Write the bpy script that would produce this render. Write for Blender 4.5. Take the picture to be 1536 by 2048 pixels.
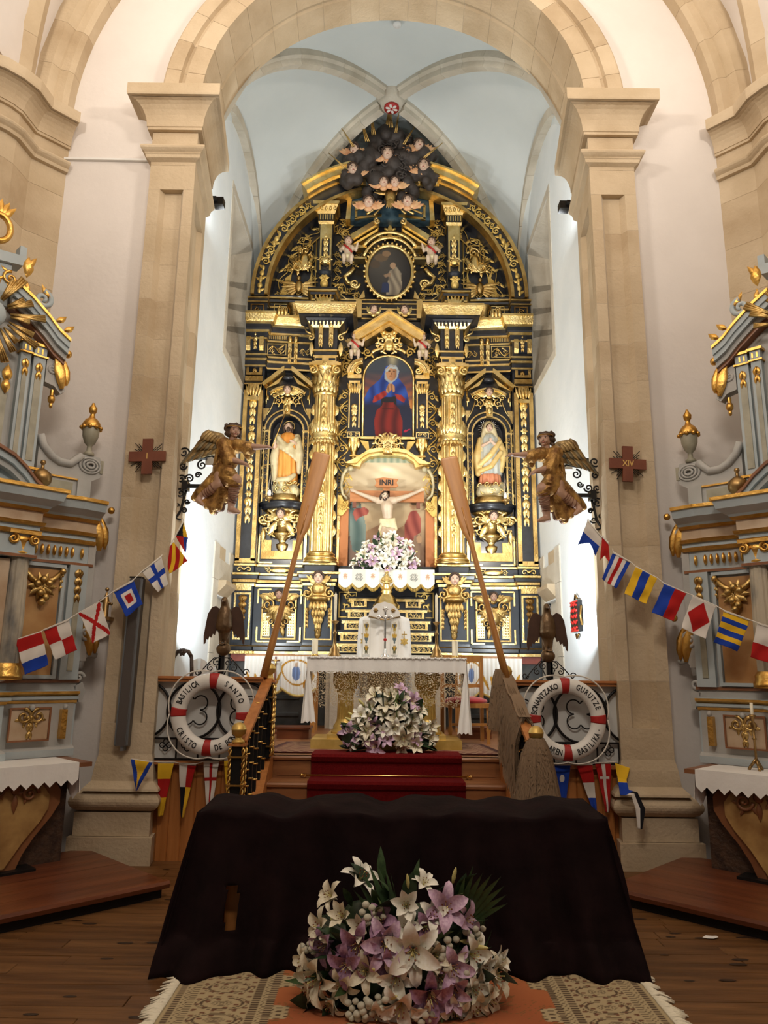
import bpy, bmesh, math, random
import numpy as np
from mathutils import Vector, Matrix, noise
random.seed(7)
PI = math.pi
S = bpy.context.scene
COL = S.collection
for o in list(bpy.data.objects): bpy.data.objects.remove(o)

# ------------------------------------------------------------------ camera
FPX, PITCH, ROLL, EYE, CX = 1480.0, math.radians(12.2), math.radians(.65), 1.68, -.05
cam = bpy.data.cameras.new('camera'); cam_o = bpy.data.objects.new('camera', cam); COL.objects.link(cam_o)
cam.sensor_fit = 'VERTICAL'; cam.sensor_height = 24; cam.lens = 24*FPX/2048
cam.clip_start = .05; cam.clip_end = 100
cam_o.matrix_world = Matrix.Translation((CX, 0, EYE)) @ Matrix.Rotation(PI/2+PITCH, 4, 'X') @ Matrix.Rotation(ROLL, 4, 'Z')
S.camera = cam_o
S.view_settings.view_transform = 'Standard'; S.view_settings.look = 'None'
S.view_settings.gamma = 1; S.view_settings.use_curve_mapping = False
S.view_settings.exposure = 0.0

# ------------------------------------------------------------------ world and lamps
W = bpy.data.worlds.new('world'); S.world = W; W.use_nodes = True
bg = W.node_tree.nodes['Background']; bg.inputs[0].default_value = (1, .86, .72, 1); bg.inputs[1].default_value = .09
def look(o, t):
    d = Vector(t)-Vector(o.location); o.rotation_euler = d.to_track_quat('-Z', 'Y').to_euler()
def area(name, loc, to, sx, sy, power, col):
    l = bpy.data.lights.new(name, 'AREA'); l.shape = 'RECTANGLE'; l.size = sx; l.size_y = sy; l.energy = power; l.color = col
    o = bpy.data.objects.new(name, l); COL.objects.link(o); o.location = loc; look(o, to); return o
def spot(name, loc, to, ang, power, col, rad=.05, blend=.5):
    l = bpy.data.lights.new(name, 'SPOT'); l.spot_size = math.radians(ang); l.spot_blend = blend; l.energy = power; l.color = col
    l.shadow_soft_size = rad
    o = bpy.data.objects.new(name, l); COL.objects.link(o); o.location = loc; look(o, to); return o
WARM = (1, .875, .745); COOL = (.91, .975, 1.0); NEUT = (1, .94, .84)
# nave uplighters on the cornices, thrown at the vault so that its bounce lights the nave
for s in (-1, 1):
    area('nave_uplight', (s*3.3, 2.6, 7.7), (-s*.2, 4.6, 11.6), .9, .5, 205, WARM)
area('nave_fill', (0, 1.0, 6.6), (0, 7.2, 4.2), 1.8, .6, 135, WARM)  # added frontal fill for the end wall, not a lamp of the nave
# chancel projectors behind the piers of the arch
for s in (-1, 1):
    spot('chancel_projector', (s*2.02, 8.32, 4.05), (-s*.75, 11.7, 5.2), 126, 205, NEUT, .05, .8)
    spot('vault_projector', (s*2.12, 8.3, 7.15), (s*.2, 10.6, 11.0), 140, 72, COOL, .06, .9)
    area('wall_washer', (s*1.75, 8.45, 2.2), (s*2.42, 10.4, 5.4), .25, .25, 62, COOL)
spot('altar_fill', (.3, 3.4, 8.8), (0, 8.35, 1.65), 23, 850, NEUT, .06, .7)  # added spot that brightens the altar, cope and flowers; no known fixture
spot('niche_lamp', (0, 11.45, 4.92), (0, 11.9, 4.3), 150, 2.0, (1, .92, .76), .03, .6)

# ------------------------------------------------------------------ measuring helpers (photo pixel -> point at a known depth or height)
def ray(x, y):
    u = (x-768)/FPX; v = (1024-y)/FPX; c, s = math.cos(ROLL), math.sin(ROLL)
    u, v = u*c-v*s, u*s+v*c
    return u, math.cos(PITCH)-v*math.sin(PITCH), math.sin(PITCH)+v*math.cos(PITCH)
def PY(x, y, Y):
    d = ray(x, y); t = Y/d[1]; return CX+d[0]*t, EYE+d[2]*t
def PZ(x, y, z):
    d = ray(x, y); t = (z-EYE)/d[2]; return CX+d[0]*t, d[1]*t

# ------------------------------------------------------------------ materials
MATS = {}
def mat(name, c1, c2=None, rough=.6, metal=0, scale=6, bump=0, bscale=None, stretch=(1, 1, 1), detail=6, spec=.5, emit=0, lo=.35, hi=.65, coat=0, sheen=0):
    m = bpy.data.materials.new(name); m.use_nodes = True; MATS[name] = m
    nt = m.node_tree; b = nt.nodes['Principled BSDF']
    b.inputs['Roughness'].default_value = rough; b.inputs['Metallic'].default_value = metal
    b.inputs['Specular IOR Level'].default_value = spec
    b.inputs['Base Color'].default_value = (*c1, 1)
    if coat: b.inputs['Coat Weight'].default_value = coat; b.inputs['Coat Roughness'].default_value = .15
    if sheen: b.inputs['Sheen Weight'].default_value = sheen
    if emit: b.inputs['Emission Color'].default_value = (*c1, 1); b.inputs['Emission Strength'].default_value = emit
    if c2 or bump:
        tc = nt.nodes.new('ShaderNodeTexCoord'); mp = nt.nodes.new('ShaderNodeMapping'); mp.inputs['Scale'].default_value = stretch
        nt.links.new(tc.outputs['Object'], mp.inputs[0])
    if c2:
        n = nt.nodes.new('ShaderNodeTexNoise'); n.inputs['Scale'].default_value = scale; n.inputs['Detail'].default_value = detail
        r = nt.nodes.new('ShaderNodeValToRGB'); r.color_ramp.elements[0].color = (*c1, 1); r.color_ramp.elements[1].color = (*c2, 1)
        r.color_ramp.elements[0].position = lo; r.color_ramp.elements[1].position = hi
        nt.links.new(mp.outputs[0], n.inputs['Vector']); nt.links.new(n.outputs['Fac'], r.inputs[0]); nt.links.new(r.outputs[0], b.inputs['Base Color'])
    if bump:
        n2 = nt.nodes.new('ShaderNodeTexNoise'); n2.inputs['Scale'].default_value = bscale or scale*3; n2.inputs['Detail'].default_value = 5
        bp = nt.nodes.new('ShaderNodeBump'); bp.inputs['Strength'].default_value = bump; bp.inputs['Distance'].default_value = .02
        nt.links.new(mp.outputs[0], n2.inputs['Vector']); nt.links.new(n2.outputs['Fac'], bp.inputs['Height']); nt.links.new(bp.outputs[0], b.inputs['Normal'])
    return m
def cmat(name, rough=.7, spec=.3, sheen=0, metal=0):           # flat print: colours kept in a colour attribute
    m = bpy.data.materials.new(name); m.use_nodes = True; MATS[name] = m; nt = m.node_tree; b = nt.nodes['Principled BSDF']
    a = nt.nodes.new('ShaderNodeVertexColor'); a.layer_name = 'print'; nt.links.new(a.outputs[0], b.inputs['Base Color'])
    b.inputs['Roughness'].default_value = rough; b.inputs['Specular IOR Level'].default_value = spec; b.inputs['Sheen Weight'].default_value = sheen
    return m
def lacemat(name, col, scale, thr, rough=.9, kind='V', stretch=(1, 1, 1)):         # open-work textile: threads and holes
    m = bpy.data.materials.new(name); m.use_nodes = True; MATS[name] = m; nt = m.node_tree; b = nt.nodes['Principled BSDF']
    b.inputs['Base Color'].default_value = (*col, 1); b.inputs['Roughness'].default_value = rough; b.inputs['Specular IOR Level'].default_value = .1
    tc = nt.nodes.new('ShaderNodeTexCoord')
    if kind == 'V':
        v = nt.nodes.new('ShaderNodeTexVoronoi'); v.feature = 'DISTANCE_TO_EDGE'; v.inputs['Scale'].default_value = scale; out = v.outputs['Distance']
    else:
        v = nt.nodes.new('ShaderNodeTexNoise'); v.inputs['Scale'].default_value = scale; v.inputs['Detail'].default_value = 4; out = v.outputs['Fac']
    mp = nt.nodes.new('ShaderNodeMapping'); mp.inputs['Scale'].default_value = stretch; nt.links.new(tc.outputs['Object'], mp.inputs[0]); nt.links.new(mp.outputs[0], v.inputs['Vector'])
    l = nt.nodes.new('ShaderNodeMath'); l.operation = 'LESS_THAN'; l.inputs[1].default_value = thr; nt.links.new(out, l.inputs[0])
    nt.links.new(l.outputs[0], b.inputs['Alpha']); return m

mat('plaster', (.74, .695, .655), (.80, .755, .715), .85, scale=1.2, bump=.15, bscale=14)
mat('plaster_cool', (.74, .80, .83), (.82, .87, .89), .85, scale=1.4, bump=.2, bscale=10)
mat('plaster_vault', (.63, .68, .68), (.69, .735, .73), .85, scale=1.0, bump=.1, bscale=8)
mat('stone', (.46, .35, .22), (.58, .465, .315), .8, scale=2.2, bump=.35, bscale=30)
mat('stone_b', (.50, .39, .25), (.62, .505, .35), .8, scale=1.6, bump=.35, bscale=26)
mat('stone_grey', (.54, .49, .40), (.66, .61, .51), .85, scale=2.5, bump=.4, bscale=24)
mat('stone_greyb', (.51, .455, .36), (.63, .575, .47), .85, scale=2.5, bump=.4, bscale=24)
mat('stone_dark', (.20, .15, .085), (.30, .235, .14), .8, scale=3, bump=.4, bscale=22)
mat('joint', (.62, .54, .42), None, .9)
mat('floor_wood', (.085, .036, .012), (.18, .082, .028), .38, scale=5, stretch=(.25, 3, 3), bump=.08, bscale=30, detail=9, spec=.35)
mat('floor_wood_b', (.105, .046, .015), (.21, .098, .034), .42, scale=6, stretch=(.3, 3, 3), bump=.08, bscale=30, detail=9, spec=.35)
mat('knot', (.018, .008, .004), (.04, .018, .008), .5, scale=30)
mat('red_wood', (.11, .03, .012), (.19, .055, .02), .3, scale=4, stretch=(.3, 3, 3), bump=.06, bscale=20)
mat('pine', (.40, .145, .035), (.54, .215, .06), .4, scale=5, stretch=(4, 4, .3), bump=.05, bscale=20)
mat('pine_x', (.36, .125, .035), (.48, .185, .055), .4, scale=5, stretch=(.3, 4, 4), bump=.05, bscale=20)
mat('oak', (.37, .155, .034), (.48, .22, .055), .42, scale=6, stretch=(5, 5, .4), bump=.05, bscale=20)
mat('step_wood', (.23, .092, .034), (.34, .145, .055), .4, scale=4, stretch=(.3, 3, 3), bump=.05)
mat('gold', (.72, .50, .17), (.92, .72, .34), .28, 1, scale=7, bump=.25, bscale=45)
mat('gold_dull', (.40, .25, .08), (.74, .52, .20), .40, 1, scale=5, bump=.3, bscale=40)
mat('gold_dark', (.20, .105, .03), (.46, .27, .08), .42, 1, scale=6, bump=.3, bscale=40)
mat('gold_paint', (.58, .38, .09), (.78, .56, .18), .42, .55, scale=6)
mat('brass', (.72, .45, .12), (.85, .58, .2), .28, 1, scale=9)
mat('brass_old', (.30, .19, .075), (.42, .27, .11), .38, 1, scale=9)
mat('black', (.008, .009, .012), (.02, .022, .03), .32, scale=8, coat=.15)
mat('black_blue', (.009, .013, .021), (.017, .025, .040), .42, scale=6)
mat('iron', (.012, .011, .011), None, .45, .4)
mat('cloud_dark', (.028, .022, .019), (.055, .042, .036), .6, scale=5, bump=.4, bscale=18)
mat('flesh', (.62, .42, .30), (.72, .52, .40), .45, scale=8)
mat('flesh_pale', (.54, .41, .29), (.64, .51, .37), .4, scale=8)
mat('flesh_dark', (.42, .25, .17), (.50, .31, .22), .42, scale=8)
mat('hair', (.035, .018, .012), (.085, .045, .025), .5, scale=14, bump=.5, bscale=40)
mat('eye', (.02, .012, .01), None, .3)
mat('lip', (.42, .13, .10), None, .5)
mat('tunic_gold', (.17, .075, .022), (.60, .36, .11), .38, .6, scale=11, bump=.7, bscale=30)
mat('tunic_dark', (.085, .032, .018), (.16, .07, .03), .45, .3, scale=7, bump=.4)
mat('feather', (.22, .14, .06), (.56, .40, .18), .42, .5, scale=8, bump=.3)
mat('feather_b', (.12, .13, .115), (.34, .28, .17), .45, .4, scale=10)
mat('feather_red', (.62, .28, .13), (.76, .48, .25), .5, scale=10)
mat('leather', (.20, .085, .045), None, .5)
mat('wood_cross', (.40, .15, .045), (.52, .21, .07), .4, scale=6, stretch=(.5, 4, 4))
mat('cross_brown', (.155, .043, .02), (.20, .06, .028), .42, scale=7)
mat('white_cloth', (.82, .80, .76), (.87, .855, .82), .9, scale=4, bump=.15, bscale=18, sheen=.2)
mat('white_paint', (.80, .78, .72), (.84, .82, .77), .4, scale=4)
mat('ivory', (.80, .74, .58), None, .5)
mat('candle', (.86, .80, .62), None, .5)
mat('red_tape', (.42, .018, .014), None, .5)
mat('red_carpet', (.105, .004, .005), (.14, .007, .007), .95, scale=60, bump=.3, bscale=160, spec=.1)
mat('red_velvet', (.40, .01, .014), None, .8, sheen=.4)
mat('letter_black', (.012, .012, .012), None, .5)
mat('letter_gold', (.75, .50, .16), None, .4, .4)
mat('tulle', (.008, .0038, .0042), (.015, .0068, .0072), .95, scale=5, bump=.3, bscale=10, spec=.1)
mat('bluegrey', (.38, .445, .47), (.46, .52, .535), .55, scale=3, bump=.15, bscale=14)
mat('grey_paint', (.40, .40, .38), (.48, .475, .45), .6, scale=3, bump=.15, bscale=14)
mat('marble_green', (.27, .26, .19), (.42, .395, .30), .45, scale=5, detail=10)
mat('marble_ochre', (.33, .14, .035), (.56, .33, .13), .45, scale=3.2, detail=10, lo=.3, hi=.7)
mat('marble_pink', (.45, .31, .19), (.60, .47, .33), .45, scale=4, detail=10)
mat('marble_col', (.10, .105, .11), (.50, .44, .33), .4, scale=3.5, detail=10, stretch=(1, 1, .5), lo=.36, hi=.54)
mat('altar_wood', (.24, .115, .035), (.50, .31, .11), .45, scale=5, detail=8)
mat('altar_rim', (.20, .075, .03), (.30, .125, .05), .4, scale=4)
mat('gold_warm', (.62, .34, .07), (.82, .50, .14), .35, 1, scale=8, bump=.2, bscale=40)
mat('speaker_grey', (.105, .09, .08), None, .45, .3)
mat('speaker_edge', (.20, .22, .24), None, .3, .6)
mat('rope', (.74, .70, .62), None, .9)
mat('petal_white', (.82, .79, .66), (.90, .88, .80), .6, scale=12)
mat('petal_cream', (.72, .65, .47), (.83, .77, .61), .6, scale=12)
mat('petal_pink', (.52, .32, .48), (.70, .52, .64), .6, scale=12)
mat('petal_mauve', (.34, .17, .30), (.50, .31, .44), .6, scale=12)
mat('bud', (.62, .52, .16), (.70, .64, .28), .5, scale=10)
mat('pompon', (.74, .70, .55), None, .8, bump=.5, bscale=120)
mat('leaf', (.018, .045, .014), (.05, .10, .03), .45, scale=8)
mat('leaf_dark', (.010, .025, .010), (.026, .055, .02), .45, scale=8)
mat('leaf_light', (.09, .15, .035), (.14, .20, .06), .45, scale=8)
mat('stamen', (.20, .055, .02), None, .7)
mat('eagle', (.12, .072, .036), (.22, .14, .07), .38, .6, scale=9, bump=.2)
mat('eagle_wing', (.055, .024, .013), (.075, .034, .018), .5, scale=9)
mat('silver', (.72, .70, .66), None, .25, 1)
mat('red_glass', (.40, .02, .02), None, .2)
mat('plinth_stone', (.035, .04, .042), (.10, .105, .105), .5, scale=4, detail=10)
mat('red_marble', (.26, .055, .04), (.36, .10, .07), .5, scale=6)
mat('robe_cream', (.60, .50, .28), (.72, .63, .40), .5, .1, scale=9)
mat('robe_orange', (.72, .25, .035), (.86, .45, .10), .5, .1, scale=6, stretch=(2, 2, .4))
mat('robe_blue', (.42, .47, .46), (.60, .60, .52), .5, .1, scale=6)
mat('robe_gold', (.72, .48, .15), (.84, .64, .28), .45, .2, scale=6)
mat('robe_red', (.55, .17, .08), (.66, .28, .14), .5, scale=6)
mat('cloud_gilt', (.46, .41, .27), (.68, .60, .34), .45, .3, scale=6, bump=.4)
mat('blue_panel', (.02, .05, .075), (.06, .11, .14), .4, scale=9)
mat('netting_solid', (.25, .17, .105), None, .95)
mat('glass_white', (.74, .745, .72), None, .3)
mat('terracotta', (.52, .20, .07), None, .7)
mat('dark_hollow', (.02, .018, .017), None, .9)
mat('plastic_white', (.8, .8, .78), None, .4)
mat('cable', (.55, .55, .53), None, .5)
cmat('print'); cmat('print_cloth', .85, .15, .2); cmat('print_canvas', .55, .35); cmat('print_rug', .95, .1, .1)
lacemat('lace', (.80, .77, .70), 55, .50, kind='N')
lacemat('lace_gold', (.60, .49, .32), 85, .455, kind='N')
lacemat('net', (.25, .17, .105), 90, .56, kind='N', stretch=(3, 3, .12))
M = MATS

# ------------------------------------------------------------------ mesh building helpers
class MB:
    def __init__(s): s.v = []; s.f = []; s.mi = []; s.sm = []; s.rg = []
    def add(s, vs, fs, mi=0, sm=False):
        k = len(s.v); s.v += [tuple(p) for p in vs]; s.rg.append((k, len(s.v))); s.f += [tuple(i+k for i in f) for f in fs]
        s.mi += [mi]*len(fs); s.sm += [sm]*len(fs); return s
    def box(s, x0, x1, y0, y1, z0, z1, mi=0):
        if x0 > x1: x0, x1 = x1, x0
        s.add([(x0, y0, z0), (x1, y0, z0), (x1, y1, z0), (x0, y1, z0), (x0, y0, z1), (x1, y0, z1), (x1, y1, z1), (x0, y1, z1)],
              [(0, 3, 2, 1), (4, 5, 6, 7), (0, 1, 5, 4), (1, 2, 6, 5), (2, 3, 7, 6), (3, 0, 4, 7)], mi); return s
    def prism(s, pts, d0, d1, mi=0, plane='xz', sm=False):      # polygon extruded along the remaining axis
        n = len(pts)
        def P(a, b, d): return (a, d, b) if plane == 'xz' else ((a, b, d) if plane == 'xy' else (d, a, b))
        vs = [P(a, b, d0) for a, b in pts]+[P(a, b, d1) for a, b in pts]
        s.add(vs, [tuple(range(n)), tuple(range(2*n-1, n-1, -1))], mi)
        s.add(vs, [(i, (i+1) % n, n+(i+1) % n, n+i) for i in range(n)], mi, sm); return s
    def lathe(s, prof, c=(0, 0, 0), n=14, a0=0, a1=2*PI, mi=0, sm=True, sx=1, sy=1):
        full = abs(a1-a0-2*PI) < 1e-6; m = n if full else n+1
        vs = [(c[0]+sx*r*math.cos(a0+(a1-a0)*i/n), c[1]+sy*r*math.sin(a0+(a1-a0)*i/n), c[2]+z) for r, z in prof for i in range(m)]
        fs = [(j*m+i, j*m+(i+1) % m, (j+1)*m+(i+1) % m, (j+1)*m+i) for j in range(len(prof)-1) for i in range(n)]
        s.add(vs, fs, mi, sm); return s
    def tube(s, path, r, n=6, mi=0, closed=False, caps=True, sq=1.0, sm=True, up=None):
        path = [Vector(p) for p in path]; m = len(path)
        if m < 2: return s
        rs = r if isinstance(r, (list, tuple)) else [r]*m
        T = []
        for i in range(m):
            a = path[(i-1) % m] if (closed or i > 0) else path[i]; b = path[(i+1) % m] if (closed or i < m-1) else path[i]
            t = (b-a); T.append(t.normalized() if t.length > 1e-9 else Vector((0, 0, 1)))
        U = Vector(up) if up else (Vector((0, 1, 0)) if abs(T[0].y) < .9 else Vector((1, 0, 0)))
        vs = []
        for i in range(m):
            if up: U = Vector(up)
            A = (U-T[i]*U.dot(T[i]));
            if A.length < 1e-6: A = T[i].orthogonal()
            A.normalize(); B = T[i].cross(A); U = A
            for k in range(n):
                a = 2*PI*k/n; vs.append(path[i]+A*(math.cos(a)*rs[i]*sq)+B*(math.sin(a)*rs[i]))
        mm = m if closed else m-1
        fs = [(i*n+k, i*n+(k+1) % n, ((i+1) % m)*n+(k+1) % n, ((i+1) % m)*n+k) for i in range(mm) for k in range(n)]
        s.add(vs, fs, mi, sm)
        if caps and not closed:
            s.add(vs[:n], [tuple(range(n))], mi); s.add(vs[-n:], [tuple(range(n-1, -1, -1))], mi)
        return s
    def ell(s, c, r, nu=10, nv=7, mi=0, R=None, sm=True):
        if isinstance(r, (int, float)): r = (r, r, r)
        vs = []; c = Vector(c)
        for j in range(nv+1):
            th = PI*j/nv
            for i in range(nu):
                p = Vector((r[0]*math.sin(th)*math.cos(2*PI*i/nu), r[1]*math.sin(th)*math.sin(2*PI*i/nu), r[2]*math.cos(th)))
                vs.append(c+(R @ p if R else p))
        fs = [(j*nu+i, j*nu+(i+1) % nu, (j+1)*nu+(i+1) % nu, (j+1)*nu+i) for j in range(nv) for i in range(nu)]
        s.add(vs, fs, mi, sm); return s
    def capsule(s, a, b, ra, rb, n=10, mi=0):
        a, b = Vector(a), Vector(b); s.tube([a, b], [ra, rb], n, mi); s.ell(a, ra, n, 6, mi); s.ell(b, rb, n, 6, mi); return s
    def limb(s, pts, rs, n=10, mi=0):
        for i in range(len(pts)-1): s.capsule(pts[i], pts[i+1], rs[i], rs[i+1], n, mi)
        return s
    def loft(s, rings, mi=0, closed=True, caps=True, sm=True):
        n = len(rings[0]); vs = [p for r in rings for p in r]; nn = n if closed else n-1
        fs = [(j*n+i, j*n+(i+1) % n, (j+1)*n+(i+1) % n, (j+1)*n+i) for j in range(len(rings)-1) for i in range(nn)]
        s.add(vs, fs, mi, sm)
        if caps and closed:
            s.add(rings[0], [tuple(range(n))], mi); s.add(rings[-1], [tuple(range(n-1, -1, -1))], mi)
        return s
    def sweep(s, path, prof, mis=None, close_back=True):         # moulding: profile of (out, z) carried along a plan polyline, out to the right-hand side
        path = [Vector((p[0], p[1], 0)) for p in path]; m = len(path); nrm = []
        for i in range(m-1):
            d = (path[i+1]-path[i]).normalized(); nrm.append(Vector((d.y, -d.x, 0)))
        off = []
        for i in range(m):
            a = nrm[max(i-1, 0)]; b = nrm[min(i, m-2)]; h = a+b; h.normalize(); off.append(h/max(.35, h.dot(a)))
        k = len(prof); vs = [path[i]+off[i]*o+Vector((0, 0, z)) for i in range(m) for o, z in prof]
        for j in range(k-1):
            s.add([vs[i*k+jj] for i in range(m) for jj in (j, j+1)], [(2*i, 2*i+1, 2*i+3, 2*i+2) for i in range(m-1)], mis[j] if mis else 0)
        s.add(vs[:k], [tuple(range(k))], mis[0] if mis else 0); s.add(vs[-k:], [tuple(range(k-1, -1, -1))], mis[0] if mis else 0)
        return s
    def xf(s, Mx, start=0):
        for i in range(start, len(s.v)): s.v[i] = tuple(Mx @ Vector(s.v[i]))
        return s
    def mirror(s, start=0):                                      # adds the X-mirrored copy of everything from start
        k = len(s.v); f0 = [i for i, f in enumerate(s.f) if f[0] >= start]; e = k-start
        s.v += [(-x, y, z) for x, y, z in s.v[start:]]
        for i in f0:
            s.f.append(tuple(j+e for j in reversed(s.f[i]))); s.mi.append(s.mi[i]); s.sm.append(s.sm[i])
        return s
    def mesh(s, name, mats, recalc=True):
        me = bpy.data.meshes.new(name); me.from_pydata(s.v, [], s.f)
        for m in (mats if isinstance(mats, (list, tuple)) else [mats]): me.materials.append(M[m] if isinstance(m, str) else m)
        me.polygons.foreach_set('material_index', s.mi); me.polygons.foreach_set('use_smooth', s.sm)
        if recalc:
            b = bmesh.new(); b.from_mesh(me); bmesh.ops.remove_doubles(b, verts=b.verts, dist=1e-5); bmesh.ops.recalc_face_normals(b, faces=b.faces); b.to_mesh(me); b.free()
        me.update(); return me
    def pieces(s):                                              # clusters of shapes that stand clear of one another
        k = len(s.rg)
        if k < 2: return [range(k)]
        A = np.array(s.v); lo = np.array([A[a:b].min(0) for a, b in s.rg]); hi = np.array([A[a:b].max(0) for a, b in s.rg]); sz = (hi-lo).max(1)
        gap = np.maximum(0, np.maximum(lo[:, None]-hi[None], lo[None]-hi[:, None])); near = np.sqrt((gap**2).sum(2)) <= np.maximum(.018, .45*np.maximum(sz[:, None], sz[None]))
        lab = [-1]*k; n = 0
        for i in range(k):
            if lab[i] >= 0: continue
            st = [i]; lab[i] = n
            while st:
                q = st.pop()
                for j in np.nonzero(near[q])[0]:
                    if lab[j] < 0: lab[j] = n; st.append(int(j))
            n += 1
        return [[i for i in range(k) if lab[i] == c] for c in range(n)]
    def build(s, name, mats, parent=None, recalc=True):
        if parent is not None and name not in ('knots', 'gold_fringe', 'crochet_rim', 'fringe', 'greenery', 'lattice_studs', 'bead_row'):
            P = s.pieces()
            if len(P) > 1:
                own = {}
                for c, L in enumerate(P):
                    for i in L:
                        for v in range(*s.rg[i]): own[v] = c
                out = []
                for c, L in enumerate(P):
                    m = MB(); mp = {}
                    for i in L:
                        for v in range(*s.rg[i]): mp[v] = len(m.v); m.v.append(s.v[v])
                    for f, a, b in zip(s.f, s.mi, s.sm):
                        if own[f[0]] == c: m.f.append(tuple(mp[v] for v in f)); m.mi.append(a); m.sm.append(b)
                    out.append(obj(name, m.mesh(name, mats, recalc), parent))
                return out[0]
        return obj(name, s.mesh(name, mats, recalc), parent)
def obj(name, me, parent=None, loc=None, rot=None):
    o = bpy.data.objects.new(name, me); COL.objects.link(o)
    if parent: o.parent = parent
    if loc: o.location = loc
    if rot: o.rotation_euler = rot
    return o
def thing(name, label, cat, loc=(0, 0, 0), rz=0, group=None):
    o = bpy.data.objects.new(name, None); o.empty_display_size = .1; COL.objects.link(o); o.location = loc; o.rotation_euler = (0, 0, rz)
    return tag(o, label, cat, group)
def tag(o, label, cat, group=None):
    o['label'] = label; o['category'] = cat
    if group: o['group'] = group
    return o
def struct(o): o['kind'] = 'structure'; return o
def stuff(o): o['kind'] = 'stuff'; return o
def copy_tree(o, parent=None):
    c = o.copy(); COL.objects.link(c); c.parent = parent
    for ch in list(o.children): copy_tree(ch, c)
    return c
def Rz(a): return Matrix.Rotation(a, 4, 'Z')
def Rx(a): return Matrix.Rotation(a, 4, 'X')
def Ry(a): return Matrix.Rotation(a, 4, 'Y')
def Tr(*a): return Matrix.Translation(a if len(a) == 3 else a[0])
def remesh(mb, name, mats, vox=.012, sm=4, parent=None, fac=.5):  # one continuous skin over overlapping limbs
    me = mb.mesh('tmp', mats, recalc=False); o = bpy.data.objects.new('tmp', me); COL.objects.link(o)
    r = o.modifiers.new('r', 'REMESH'); r.mode = 'VOXEL'; r.voxel_size = vox
    if sm: q = o.modifiers.new('s', 'SMOOTH'); q.factor = fac; q.iterations = sm
    dg = bpy.context.evaluated_depsgraph_get(); e = o.evaluated_get(dg)
    m2 = bpy.data.meshes.new_from_object(e); m2.name = name
    bpy.data.objects.remove(o); bpy.data.meshes.remove(me)
    m2.materials.clear()
    for m in (mats if isinstance(mats, (list, tuple)) else [mats]): m2.materials.append(M[m])
    m2.polygons.foreach_set('use_smooth', [True]*len(m2.polygons)); m2.update()
    return obj(name, m2, parent)
def text_mesh(txt, size, depth=.002, bold=0.0, shear=0, align='CENTER'):
    c = bpy.data.curves.new('t', 'FONT'); c.body = txt; c.size = size; c.extrude = depth; c.align_x = align; c.align_y = 'CENTER'; c.offset = bold; c.shear = shear; c.resolution_u = 3
    o = bpy.data.objects.new('t', c); COL.objects.link(o); dg = bpy.context.evaluated_depsgraph_get()
    me = bpy.data.meshes.new_from_object(o.evaluated_get(dg)); vs = [tuple(v.co) for v in me.vertices]; fs = [tuple(p.vertices) for p in me.polygons]
    bpy.data.objects.remove(o); bpy.data.curves.remove(c); bpy.data.meshes.remove(me); return vs, fs
def paint_grid(name, nx, ny, pos, colf, parent=None, mat_='print_canvas', thick=0, keep=None, soft=True):
    # a sheet with its print: pos(u,v)->xyz, colf(u,v)->rgb (linear); per-corner colours
    mb = MB(); vs = [pos(i/nx, j/ny) for j in range(ny+1) for i in range(nx+1)]; fs = []; cf = []
    for j in range(ny):
        for i in range(nx):
            if keep and not keep((i+.5)/nx, (j+.5)/ny): continue
            fs.append((j*(nx+1)+i, j*(nx+1)+i+1, (j+1)*(nx+1)+i+1, (j+1)*(nx+1)+i)); cf.append((i, j))
    mb.add(vs, fs, 0, True); me = bpy.data.meshes.new(name); me.from_pydata(mb.v, [], mb.f); me.materials.append(M[mat_])
    ca = me.color_attributes.new('print', 'FLOAT_COLOR', 'CORNER'); dat = []
    vc = [colf(i/nx, j/ny) for j in range(ny+1) for i in range(nx+1)] if soft else None
    for q, f in enumerate(fs):
        if soft:
            for k in f: dat += [*vc[k], 1]
        else:
            c = colf((cf[q][0]+.5)/nx, (cf[q][1]+.5)/ny); dat += [*c, 1]*4
    ca.data.foreach_set('color', dat); me.polygons.foreach_set('use_smooth', [True]*len(fs))
    b = bmesh.new(); b.from_mesh(me); loose = [v for v in b.verts if not v.link_faces]
    if loose: bmesh.ops.delete(b, geom=loose, context='VERTS')
    b.to_mesh(me); b.free(); me.update()
    o = obj(name, me, parent)
    if thick: sd = o.modifiers.new('t', 'SOLIDIFY'); sd.thickness = thick; sd.offset = 0
    return o
def srgb(r, g, b): return tuple((c/255/12.92 if c/255 <= .04045 else ((c/255+.055)/1.055)**2.4) for c in (r, g, b))
def lerp(a, b, t): return tuple(x+(y-x)*t for x, y in zip(a, b))
def inpoly(x, y, P):
    r = False; j = len(P)-1
    for i in range(len(P)):
        xi, yi = P[i]; xj, yj = P[j]
        if (yi > y) != (yj > y) and x < (xj-xi)*(y-yi)/(yj-yi)+xi: r = not r
        j = i
    return r
def arc(cx, cz, rx, rz, a0, a1, n): return [(cx+rx*math.cos(math.radians(a0+(a1-a0)*i/n)), cz+rz*math.sin(math.radians(a0+(a1-a0)*i/n))) for i in range(n+1)]
def spiral(cx, cz, r0, turns, a0, d=1, n=26, k=.12): return [(cx+r0*(1-(1-k)*i/n)*math.cos(a0+d*2*PI*turns*i/n), cz+r0*(1-(1-k)*i/n)*math.sin(a0+d*2*PI*turns*i/n)) for i in range(n+1)]
# ================================================================== THE BUILDING
SANC = .89                      # sanctuary floor level
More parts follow.
